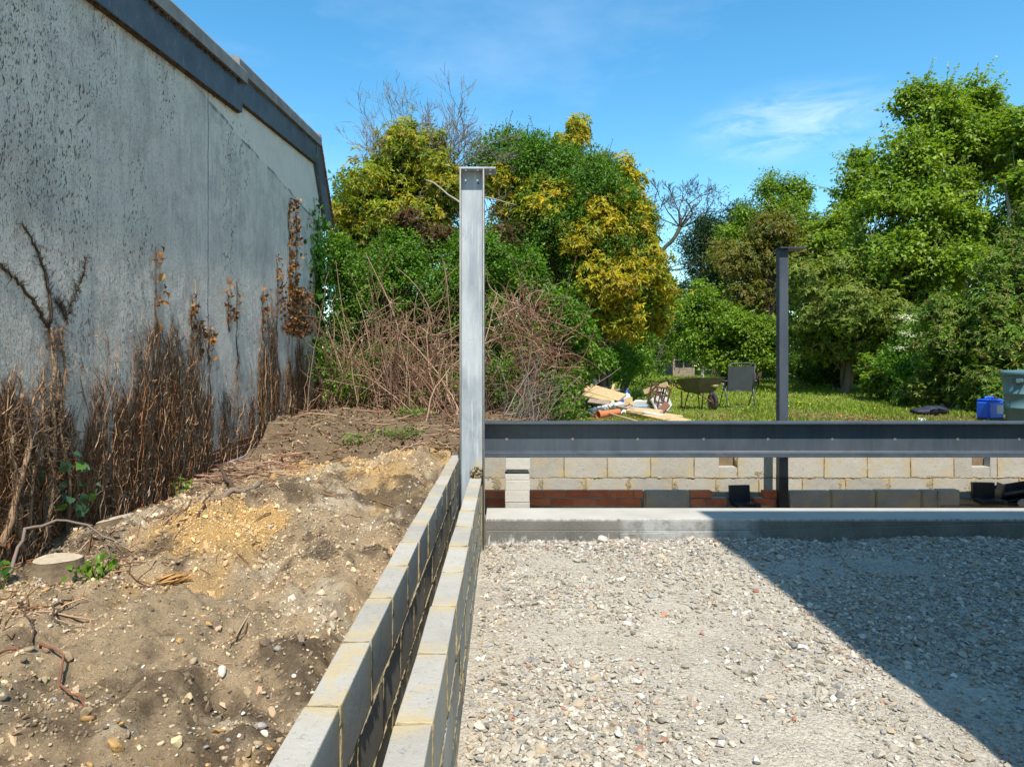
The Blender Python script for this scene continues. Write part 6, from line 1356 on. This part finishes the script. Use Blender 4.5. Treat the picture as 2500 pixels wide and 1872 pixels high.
# bare tree with a leaning trunk against the sky
b = P(1560, 905, 42); b.z = gz(b.x, b.y); t = thing('bare_tree', 'far bare-branched tree leaning right against the sky beside the conifer', 'tree', b); a = Acc()
limb(a, b, P(1600, 640, 42), .20, .15, (.075, .07, .045), 6, .02); p1 = np.array(P(1660, 555, 42)); limb(a, P(1600, 640, 42), p1, .15, .12, (.08, .075, .05), 8, .03)
for (tx, ty, r) in ((1690, 490, .09), (1750, 480, .06), (1720, 460, .06), (1660, 460, .07), (1630, 470, .06), (1600, 465, .05), (1700, 530, .07), (1770, 500, .05), (1580, 490, .04), (1640, 455, .05), (1735, 500, .05)):
    q = np.array(P(tx, ty, 42 + random.gauss(0, 1))); st = p1 + (q - p1) * .02; mid_ = p1 + (q - p1) * .5 + RNG.normal(0, .3, 3); limb(a, p1, mid_, r, r * .6, (.075, .068, .05), 6, .03)
    bare(a, mid_, q - mid_, np.linalg.norm(q - mid_) * .6, r * .6, 4, (.08, .07, .055), 3, .5, .1, .66, .014)
for (sx, sy, tx, ty) in ((1600, 640, 1580, 560), (1612, 620, 1600, 540), (1600, 650, 1680, 655), (1605, 640, 1560, 600)):
    st = np.array(P(sx, sy, 42)); q = np.array(P(tx, ty, 42)); bare(a, st, q - st, np.linalg.norm(q - st) * .7, .07, 4, (.115, .10, .08), 3, .5, .1, .66, .016)
a.build('branches', BARK, t)
lf = Acc(); N = 2600; c = np.stack([RNG.uniform(1565, 1775, N), RNG.uniform(460, 640, N)], -1); sel = vnoise(c[:, 0] / 14, c[:, 1] / 14, 5) > .52; c = c[sel]; N = len(c)
pos = np.stack([(c[:, 0] - CX) / F * 42, np.full(N, 42.0) + RNG.normal(0, .8, N), EYE - (c[:, 1] - CY) / F * 42], -1)
add_leaves(lf, pos, unit(N), unit(N), RNG.uniform(.06, .13, N), RNG.uniform(.05, .1, N), pal_pick([((.10, .11, .03), 2), ((.16, .15, .05), 1)], N), .2, .2, 2); lf.build('buds', LEAF, t)['kind'] = 'stuff'
# back rows that close the garden
def back_row(label, x0, x1, Y, ytop, n, pal, sz=.16, nb=7):
    bl_ = [(x0 + (x1 - x0) * (k + .5) / nb, 885, Y, (x1 - x0) / nb * .8, 26, 1.0) for k in range(nb)] + [(x0 + (x1 - x0) * (k + .5) / nb, ytop + 70 + random.gauss(0, 14), Y + random.gauss(0, .8), (x1 - x0) / nb * .75, 80, 1.4) for k in range(nb)] + [(x0 + (x1 - x0) * (k + .5) / nb, 830, Y + random.gauss(0, .5), (x1 - x0) / nb * .75, 75, 1.4) for k in range(nb)]
    return plant('hedge', label, 'hedge', ((x0 + x1) / 2, 905, Y), bl_, n, 46, .5, sz, .55, pal, 'random', .15, 2, .1, stems=6, limbs=.06, lobes=0)
back_row('dark tall hedge closing the far end of the garden behind the shed', 1540, 1800, 40, 690, 520, PAL_DGR, nb=4)
back_row('shaded hedge behind the post and the large laurel', 1790, 2150, 31, 650, 620, PAL_DGR, nb=5)
back_row('shaded hedge under the tall sycamore', 2120, 2600, 24, 600, 620, PAL_DGR, .14, nb=5)
back_row('dark hedge standing behind the golden and bramble shrubs', 700, 1560, 19.5, 560, 900, PAL_DGR, .10, nb=9)

# --- grass
def grass():
    N = 105000
    y = 10.6 + 28 * RNG.random(N) ** 1.7; x = -1.0 + RNG.random(N) * (0.80 * y + 1.0)
    ok = (x > 1.2 + (y - 11) * .06) | ((y > 12.4) & (x > 0.9)); ok &= (x < 8.9 + (y - 11) * .19)
    x = x[ok]; y = y[ok]; N = len(x); dry = np.clip(sstep(17, 11.4, y) * .55 + (vnoise(x * 1.3, y * 1.3, 80) - .5) * 1.3, 0, 1)
    long_ = sstep(15, 24, y) * .7 + .5 * (vnoise(x * .7, y * .7, 82) > .62)
    h = (.028 + .05 * RNG.random(N)) * (1 + 1.2 * long_) * (1 - .45 * dry)
    p = np.stack([x, y, ground_z(x, y) - .004], -1); ax = unit(N) * .45 + [0, 0, 1]; ax[dry > .6] *= [2.2, 2.2, .55]
    g_ = pal_pick([((.25, .35, .035), 4), ((.33, .40, .05), 3), ((.10, .18, .02), 3), ((.26, .31, .06), 1)], N); d_ = pal_pick([((.33, .26, .12), 3), ((.25, .18, .08), 3), ((.22, .22, .06), 2)], N)
    use = (RNG.random(N) < dry)[:, None]; a = Acc(); add_leaves(a, p, ax, unit(N) * [1, 1, .2], h, .009 + .006 * RNG.random(N) + .0004 * y, np.where(use, d_, g_), .0, .25, 2)
    tag(a.build('lawn_grass', GRASS), 'rough mown grass of the back garden lawn', 'grass', None, 'stuff')
    N = 520; b = Acc(); y = np.concatenate([RNG.normal(21, 2.2, 340), RNG.uniform(13, 30, 180)]); cx_ = np.where(np.arange(N) < 340, RNG.normal(1620, 34, N), RNG.uniform(1560, 2200, N)); x = (cx_ - CX) / F * y
    p = np.stack([x, y, ground_z(x, y) + .10 + .06 * RNG.random(N)], -1)
    add_leaves(b, p, unit(N) * [1, 1, .3], unit(N) * .4 + [0, -.5, 1], RNG.uniform(.025, .045, N), RNG.uniform(.025, .045, N), pal_pick([((.75, .55, .015), 6), ((.7, .7, .6), 1)], N), .1, .0, 2)
    tag(b.build('buttercups', GRASS), 'yellow buttercups dotted through the lawn', 'flowers', None, 'stuff')
grass()

# ------------------------------------------------------------------ things in the garden
def on_ground(px, Y, dz=0.0):
    p = P(px, 900, Y); p.z = gz(p.x, p.y) + dz; return p
def plank(name, label, A, B, w, th, mat, roll=0.0, cat='plank', group=None, parent=None):
    a = P(*A) if len(A) == 3 else Vector(A[:3]); b = P(*B) if len(B) == 3 else Vector(B[:3])
    d = (b - a); L = d.length; d.normalize(); s_ = d.cross(Vector((0, 0, 1)))
    if s_.length < 1e-3: s_ = Vector((1, 0, 0))
    s_.normalize(); u = s_.cross(d); R_ = Matrix((d, s_, u)).transposed().to_4x4(); R_ = R_ @ Matrix.Rotation(roll, 4, 'X')
    o = link(name, bevel_box_mesh(name, L, w, th, min(.004, th * .2), .003), mat); o.matrix_world = Matrix.Translation((a + b) / 2) @ R_
    return tag(o, label, cat, group)
gp = 'timber offcuts in the debris pile'
plank('plank', 'broad pale plank with a pointed end on top of the left timber pile', (1430, 945, 14.6), (1520, 972, 13.9), .26, .04, TIMBER, -.55, group=gp)
plank('plank', 'shorter pale plank under the pointed one, half hidden by the bush', (1425, 962, 14.4), (1500, 979, 13.9), .20, .05, TIMBER, -.3, group=gp)
plank('plank', 'split timber offcut with a rotten lower edge at the pile left', (1437, 978, 14.0), (1488, 984, 13.8), .16, .035, TIMBER_OLD, -.5, group=gp)
plank('plank', 'chipped white painted board lying flat behind the clay pipe', (1440, 1003, 13.3), (1520, 985, 13.6), .16, .05, PAINTED_WOOD, -.2, group=gp)
plank('plank', 'short white block of timber standing on the painted board', (1486, 992, 13.4), (1500, 981, 13.4), .10, .07, PAINTED_WOOD, .1, group=gp)
plank('plank', 'thick pale plank under the rusty crate', (1535, 1000, 13.2), (1612, 1008, 12.7), .20, .05, TIMBER, -.25, group=gp)
plank('plywood_sheet', 'large pale sheet of board sliding off the debris pile toward the beam', (1552, 1003, 13.1), (1672, 1030, 11.9), .27, .03, TIMBER, -.22, group=gp)
for lab, A_, B_, w1, th1, mt in (('dark stained batten across the middle of the debris', (1500, 990, 13.5), (1560, 1004, 13.0), .06, .04, TIMBER_OLD), ('grey weathered board sticking out left of the sack', (1460, 960, 14.5), (1512, 950, 14.6), .12, .03, TIMBER_OLD),
    ('short pale stake pointing up beside the sack', (1490, 968, 14.2), (1499, 938, 14.4), .05, .03, TIMBER), ('white painted skirting piece in front of the crate', (1570, 1006, 12.8), (1618, 1014, 12.5), .07, .025, PAINTED_WOOD), ('thin lath lying over the thick pale plank', (1545, 1008, 12.7), (1640, 1003, 12.9), .035, .02, TIMBER_OLD), ('stubby brown offcut at the lower left of the pile', (1440, 1012, 12.9), (1466, 1008, 13.0), .09, .06, TIMBER_OLD)):
    plank('timber_offcut', lab, A_, B_, w1, th1, mt, -.2, 'timber', gp)
plank('plank', 'yellow splintered timber strip at the right end of the pile', (1622, 1011, 12.6), (1666, 1018, 12.4), .08, .035, TIMBER, -.2, group=gp)
plank('plank', 'squared timber balanced across the top of the rusty crate', (1573, 957, 13.6), (1630, 938, 13.4), .09, .10, TIMBER, 0, group=gp)
plank('plank', 'short square offcut of board leaning in the middle of the pile', (1524, 983, 13.6), (1543, 978, 13.5), .16, .04, TIMBER, -1.1, group=gp)
plank('plank', 'tilted board offcut beside the blue painted drawers', (1536, 974, 13.7), (1546, 992, 13.4), .12, .04, TIMBER, .6, group=gp)
plank('painted_drawer', 'upper pale blue and white painted drawer in the debris', (1549, 982, 13.7), (1583, 981, 13.6), .22, .07, PAINTED_WOOD, -.1, 'drawer', 'painted drawers'); 
plank('painted_drawer', 'lower faded blue painted drawer in the debris', (1547, 993, 13.4), (1581, 993, 13.3), .22, .06, BLUE_PAINT, -.1, 'drawer', 'painted drawers')
plank('leaning_board', 'white board leaning behind the rusty crate', (1600, 1000, 13.2), (1630, 966, 13.9), .42, .03, PAINTED_WOOD, -1.25, 'board')
plank('brick_lump', 'broken brick lump at the foot of the rusty crate', (1612, 1005, 12.9), (1630, 985, 12.9), .12, .12, OLDBRICK, .3, 'brick')
plank('white_post', 'short white post with flaking paint at the bush edge', (1451, 958, 14.9), (1453, 925, 14.9), .10, .08, PAINTED_WOOD, 0, 'post')
plank('plank', 'pale board lying behind the white post on the pile', (1434, 944, 15.0), (1478, 951, 14.8), .2, .05, PAINTED_WOOD, -.2, group=gp)
# rough pole and clay pipe
a = Acc(); a.tube([P(1460, 1001, 12.9), P(1512, 1016, 12.3), P(1570, 1032, 11.75)], [.018, .017, .016], 8, (.36, .27, .17)); tag(a.build('wooden_pole', STEM), 'thin round wooden pole slanting down from the clay pipe', 'pole')
c0, c1 = P(1460, 1013, 12.55), P(1512, 1005, 12.75); ax_ = (c1 - c0).normalized()
t = thing('clay_pipe', 'orange terracotta drain pipe lying in the grass with its socket open', 'pipe', c0)
bm = bmesh.new(); n = 18; prof = [(0.0, .085), (.05, .085), (.07, .065), ((c1 - c0).length, .06), ((c1 - c0).length, .05), (.07, .055), (.0, .073)]
u = ax_.cross(Vector((0, 0, 1))).normalized(); w_ = u.cross(ax_); rings = []
for (d, r) in prof: rings.append([bm.verts.new(ax_ * d + (u * math.cos(2 * math.pi * k / n) + w_ * math.sin(2 * math.pi * k / n)) * r) for k in range(n)])
for i in range(len(prof)):
    A_, B_ = rings[i], rings[(i + 1) % len(prof)]
    for k in range(n): bm.faces.new((A_[k], A_[(k + 1) % n], B_[(k + 1) % n], B_[k]))
bmesh.ops.recalc_face_normals(bm, faces=bm.faces); me = bpy.data.meshes.new('barrel'); bm.to_mesh(me); bm.free(); link('barrel', me, TERRACOTTA, t)
# plastic sack, crumpled to a peak
c = on_ground(1528, 14.3); t = thing('plastic_sack', 'crumpled white and blue plastic sack peaked like a tent', 'sack', c)
bm = bmesh.new(); bmesh.ops.create_grid(bm, x_segments=22, y_segments=22, size=1)
for v in bm.verts:
    x, y = v.co.x, v.co.y; r = max(abs(x), abs(y)); h = .36 * max(0, 1 - (abs(x) ** 1.2 + abs(y) ** 1.3) ** .8) + .03 * math.sin(7 * x + 3 * y) * (1 - r) + .02 * random.random()
    v.co = Vector((x * .22 + .04 * h, y * .2, .10 * (1 - r ** 6) + h * 1.05))
me = bpy.data.meshes.new('bag'); bm.to_mesh(me); bm.free()
for m_ in (SACK_WHITE, SACK_BLUE, SACK_PINK): me.materials.append(m_)
for p in me.polygons:
    z = p.center.z; p.material_index = 1 if .20 < z < .29 or z > .40 else 2 if .10 < z < .155 else 0; p.use_smooth = True
link('bag', me, None, t)
# rusty metal crate, tipped
c = P(1602, 996, 13.4); t = thing('rusty_crate', 'rusty open metal crate standing tilted in the debris', 'crate', c); t.rotation_euler = (.25, .12, .25)
w_, d_, h_ = .27, .26, .46
for sx in (-1, 1):
    for sy in (-1, 1): lbox('corner_bar', (sx * w_ / 2 - .014, sy * d_ / 2 - .014, 0), (sx * w_ / 2 + .014, sy * d_ / 2 + .014, h_), RUST, t, .002)
for z in (.02, .15, .29, .44):
    for sy in (-1, 1): lbox('cross_bar', (-w_ / 2 - .01, sy * d_ / 2 - .012, z - .015), (w_ / 2 + .01, sy * d_ / 2 + .010, z + .015), RUST, t, .002)
    for sx in (-1, 1): lbox('side_bar', (sx * w_ / 2 - .012, -d_ / 2, z - .014), (sx * w_ / 2 + .010, d_ / 2, z + .013), RUST, t, .002)
for x in (-.05, .05): lbox('upright', (x - .01, -d_ / 2 - .009, .02), (x + .01, -d_ / 2 + .009, .44), RUST, t, .002)
# wheelbarrow
c = on_ground(1706, 14.9); t = thing('wheelbarrow', 'olive metal wheelbarrow seen from its front wheel side on the lawn', 'wheelbarrow', c, math.radians(-72)); t.scale = (.9, .92, 1.08)
bm = bmesh.new(); lo = [(-.30, -.20), (.28, -.20), (.28, .20), (-.30, .20)]; hi = [(-.46, -.35), (.56, -.35), (.56, .35), (-.46, .35)]
L0 = [bm.verts.new((x, y, .34)) for x, y in lo]; Hh = [bm.verts.new((x, y, .60 + .05 * (x > 0))) for x, y in hi]
L1 = [bm.verts.new((x * .96, y * .95, .355)) for x, y in lo]; H1 = [bm.verts.new((x * .975, y * .97, .602 + .05 * (x > 0))) for x, y in hi]
Rm = [bm.verts.new((x * 1.05, y * 1.08, .595 + .05 * (x > 0))) for x, y in hi]
bm.faces.new(L0[::-1]); bm.faces.new(L1)
for k in range(4):
    j = (k + 1) % 4; bm.faces.new((L0[k], L0[j], Hh[j], Hh[k])); bm.faces.new((L1[j], L1[k], H1[k], H1[j])); bm.faces.new((H1[k], Rm[k], Rm[j], H1[j])); bm.faces.new((Hh[k], Hh[j], Rm[j], Rm[k]))
bmesh.ops.recalc_face_normals(bm, faces=bm.faces); bmesh.ops.bevel(bm, geom=bm.edges[:], offset=.012, segments=2, affect='EDGES'); me = bpy.data.meshes.new('tray'); bm.to_mesh(me); bm.free(); link('tray', me, BARROW, t)
for s in (-1, 1):
    a = Acc(); a.tube([(-1.0, s * .28, .62), (-.5, s * .24, .42), (.30, s * .17, .325), (.55, s * .07, .20), (.56, s * .06, .19)], .016, 8, (.10, .085, .06)); a.build('handle_frame', RUST, t, world=False)
    a = Acc(); a.tube([(-1.0, s * .28, .62), (-.88, s * .27, .572)], .021, 8, (.03, .03, .03)); a.build('grip', RUBBER, t, world=False)
    a = Acc(); a.tube([(-.12, s * .20, .34), (-.24, s * .24, .02), (-.34, s * .24, .02), (-.38, s * .22, .36)], .014, 7, (.10, .085, .06)); a.build('leg', RUST, t, world=False)
a = Acc(); th = np.linspace(0, 2 * math.pi, 29); a.tube([(.56 + .145 * math.cos(q), 0, .185 + .145 * math.sin(q)) for q in th], .042, 8, (.05, .05, .05), cap=False); wh = a.build('wheel', RUBBER, t, world=False)
a = Acc(); a.tube([(.56, -.03, .185), (.56, .03, .185)], .11, 18, (.2, .1, .07)); a.tube([(.56, -.08, .185), (.56, .08, .185)], .015, 8); a.build('rim', RUST, wh, world=False)
q = t.location + Vector((.0, 0, .67)); plank('plank', 'flat board resting across the wheelbarrow rim', (1690, 929, 15.1), (1757, 940, 14.6), .34, .035, TIMBER, -.1)
plank('plank', 'second narrow batten lying in the wheelbarrow', (1680, 936, 15.0), (1752, 944, 14.65), .10, .03, TIMBER_OLD, -.1)
# folding garden chair seen from behind
c = on_ground(1807, 15.3); t = thing('garden_chair', 'grey folding garden chair with mesh back turned to the viewer', 'chair', c, 0.03)
def tubes(name, pts, r=.0125): a = Acc(); a.tube(pts, r, 8, (.08, .09, .1)); return a.build(name, CHAIR_FRAME, t, True, False)
tubes('back_frame', [(-.285, .02, .40), (-.285, -.06, .70), (-.285, -.13, .98)] + [(-.285 + .57 * k / 10, -.132, .985 + .025 * math.sin(math.pi * k / 10)) for k in range(11)] + [(.285, -.13, .98), (.285, -.06, .70), (.285, .02, .40)])
V = []; Fq = []
for i in range(13):
    f = i / 12
    for j in range(7):
        g_ = j / 6; V.append((-.275 + .55 * g_, -.115 + .135 * (1 - f) - .018 * math.sin(math.pi * g_) , .42 + .515 * f))
for i in range(12):
    for j in range(6): Fq.append((i * 7 + j, i * 7 + j + 1, (i + 1) * 7 + j + 1, (i + 1) * 7 + j))
me = bpy.data.meshes.new('back_panel'); me.from_pydata(V, [], Fq); o = link('back_panel', me, CHAIR_FABRIC, t); md = o.modifiers.new('thick', 'SOLIDIFY'); md.thickness = .006
lbox('seat', (-.27, .03, .405), (.27, .47, .43), CHAIR_FABRIC, t, .008)
tubes('seat_rail', [(-.285, -.02, .40), (.285, -.02, .40)], .012)
for s in (-1, 1):
    tubes('rear_leg', [(s * .312, .10, .60), (s * .308, .0, .30), (s * .30, -.06, .02)], .016); tubes('front_leg', [(s * .335, -.02, .60), (s * .335, .2, .3), (s * .33, .40, .02)])
    lbox('armrest', (s * .325 - .024, -.07, .60), (s * .325 + .024, .40, .63), CHAIR_FRAME, t, .008)
tubes('foot_bar', [(-.30, -.06, .055), (.30, -.06, .055)], .016); tubes('foot_bar', [(-.33, .40, .018), (.33, .40, .018)], .012)
# water butt, jerrycan, bag
def lathe(name, prof, mat, parent, n=40):
    bm = bmesh.new(); R_ = [[bm.verts.new((r * math.cos(2 * math.pi * k / n), r * math.sin(2 * math.pi * k / n), z)) for k in range(n)] for r, z in prof]
    for i in range(len(prof) - 1):
        for k in range(n): bm.faces.new((R_[i][k], R_[i][(k + 1) % n], R_[i + 1][(k + 1) % n], R_[i + 1][k]))
    bm.faces.new(R_[0][::-1]); bm.faces.new(R_[-1]); me = bpy.data.meshes.new(name); bm.to_mesh(me); bm.free()
    for p in me.polygons: p.use_smooth = len(p.vertices) == 4
    return link(name, me, mat, parent)
c = on_ground(2510, 11.4); t = thing('plastic_dustbin', 'faded teal plastic bin with clip-on lid at the right edge', 'bin', c)
lathe('body', [(.285, 0), (.295, .02), (.31, .25), (.316, .252), (.316, .268), (.313, .27), (.325, .48), (.331, .482), (.331, .50), (.328, .502), (.345, .74), (.36, .755), (.36, .80)], TEAL_PLASTIC, t)
lathe('lid', [(.375, .79), (.385, .80), (.385, .84), (.37, .862), (.33, .875), (.31, .862), (.16, .88), (.05, .885)], TEAL_PLASTIC, t)
a = Acc(); an0 = math.radians(215); px_ = (math.cos(an0) * .35, math.sin(an0) * .35)
hc = Vector((px_[0] * 1.02, px_[1] * 1.02, .72)); tx = Vector((-math.sin(an0), math.cos(an0), 0)); nx = Vector((math.cos(an0), math.sin(an0), 0))
a.tube([hc - tx * .09 + Vector((0, 0, .02)), hc - tx * .08 + nx * .04 - Vector((0, 0, .03)), hc + nx * .05 - Vector((0, 0, .06)), hc + tx * .08 + nx * .04 - Vector((0, 0, .03)), hc + tx * .09 + Vector((0, 0, .02))], .011, 7, (.03, .03, .03)); a.build('handle', BLACK_PLASTIC, t, world=False)
o = lbox('handle_lug', (-.05, -.02, -.04), (.05, .02, .04), TEAL_PLASTIC, t, .008); o.location = Vector((px_[0] * .99, px_[1] * .99, .70)); o.rotation_euler = (0, 0, an0 + math.pi / 2)
c = on_ground(2417, 12.2); t = thing('jerrycan', 'bright blue plastic jerrycan with a torn paper label on the lawn', 'jerrycan', c, .25)
lbox('body', (-.18, -.13, 0), (.18, .13, .32), BLUE_PLASTIC, t, .035); lbox('shoulder', (-.165, -.115, .321), (.165, .115, .352), BLUE_PLASTIC, t, .012)
a = Acc(); a.tube([(-.12, 0, .35), (-.10, 0, .385), (.06, 0, .385), (.08, 0, .35)], .018, 8); a.build('handle', BLUE_PLASTIC, t, world=False); a = Acc(); a.tube([(.13, 0, .35), (.13, 0, .385)], .03, 12, (.02, .02, .02)); a.build('cap', BLACK_PLASTIC, t, world=False)
lbox('label', (-.01, -.1335, .10), (.135, -.1305, .25), PAPER, t, .0005)
for s in (-1, 1): lbox('side_rib', (s * .13 - .012, -.134, .03), (s * .13 + .012, -.129, .07), BLUE_PLASTIC, t, .001)
c = on_ground(2275, 13.2); t = thing('dark_bag', 'dark navy crumpled bag lying on the grass', 'bag', c, -.1)
bm = bmesh.new(); bmesh.ops.create_uvsphere(bm, u_segments=28, v_segments=16, radius=1)
for v in bm.verts:
    q = v.co.copy(); k = 1 + .16 * math.sin(5 * q.x + 2 * q.z) + .10 * math.sin(9 * q.y + 7 * q.x) + .05 * random.random(); v.co = Vector((q.x * .31 * k, q.y * .16 * k, max(0, .085 + q.z * .085 * k + .03 * (q.x > .2))))
for f in bm.faces: f.smooth = True
me = bpy.data.meshes.new('bag_body'); bm.to_mesh(me); bm.free(); link('bag_body', me, BLACK_BAG, t)
a = Acc(); a.tube([(-.1, -.15, .10), (.0, -.18, .16), (.14, -.17, .12), (.18, -.14, .07)], .012, 6, (.02, .02, .04)); a.build('strap', BLACK_BAG, t, world=False)
c = on_ground(2247, 11.95); bm = bmesh.new(); bmesh.ops.create_icosphere(bm, subdivisions=3, radius=1)
for v in bm.verts: v.co = Vector((v.co.x * .13, v.co.y * .07, max(0, v.co.z) * .045)) * random.uniform(.75, 1.2)
me = bpy.data.meshes.new('plastic_scrap'); bm.to_mesh(me); bm.free(); tag(link('plastic_scrap', me, SACK_WHITE, None, c), 'crumpled white plastic scrap just behind the beam', 'scrap')
b = Acc(); N = 40; y = RNG.uniform(11.9, 13.0, N); x = RNG.uniform(2.2, 7.5, N); add_leaves(b, np.stack([x, y, ground_z(x, y) + .02], -1), unit(N) * [1, 1, .3], unit(N) * .4 + [0, -.3, 1], RNG.uniform(.04, .09, N), RNG.uniform(.03, .06, N), pal_pick([((.55, .17, .03), 1)], N), .3, .3, 2)
tag(b.build('orange_leaves', DEADLEAF), 'orange fallen leaves scattered on the near lawn', 'leaves', None, 'stuff')
# derelict timber summerhouse at the far end
c = on_ground(1645, 33); s3 = F / 33; t = thing('garden_shed', 'derelict glazed timber shed half hidden by the apple tree', 'shed', c)
Wd, Hd, Dp = .92, 1.62, 1.6
for x in (0, Wd): lbox('post', (x - .05, -.05, 0), (x + .05, .05, Hd), TIMBER_OLD, t, .004)
for x in (0, Wd): lbox('post', (x - .045, Dp - .05, 0), (x + .045, Dp + .05, Hd), TIMBER_OLD, t, .004)
for k in range(5): lbox('board', (.052, -.03, .02 + k * .075), (Wd - .052, .01, .088 + k * .075), TIMBER_OLD, t, .003)
for z in (.42, .80, 1.2, Hd - .04): lbox('rail', (.052, -.025, z - .02), (Wd - .052, .025, z + .02), TIMBER_OLD, t, .003)
lbox('mullion', (Wd / 2 - .02, -.02, .442), (Wd / 2 + .02, .02, Hd - .062), TIMBER_OLD, t, .003)
lbox('pane', (-Wd / 2 + .06, .03, -.56), (Wd / 2 - .06, .034, .52), GLASS_DARK, [c_ for c_ in t.children if c_.name.startswith('mullion')][0], .0005)
lbox('back_wall', (.05, Dp - .02, 0), (Wd - .05, Dp + .02, Hd), TIMBER_OLD, t, .003)
for k, x in enumerate((0, Wd)):
    a = Acc(); a.tube([(x, -.08, Hd), (x, Dp / 2, Hd + .55), (x, Dp + .08, Hd)], .035, 4); a.build('rafter', TIMBER_OLD, t, world=False)
o = lbox('roof_sheet', (-.1, -.05, -.012), (Wd + .1, .85, .012), FELT, t, .003); o.location = (Wd / 2, Dp / 4, Hd + .31); o.rotation_euler = (math.atan2(.55, Dp / 2), 0, 0)
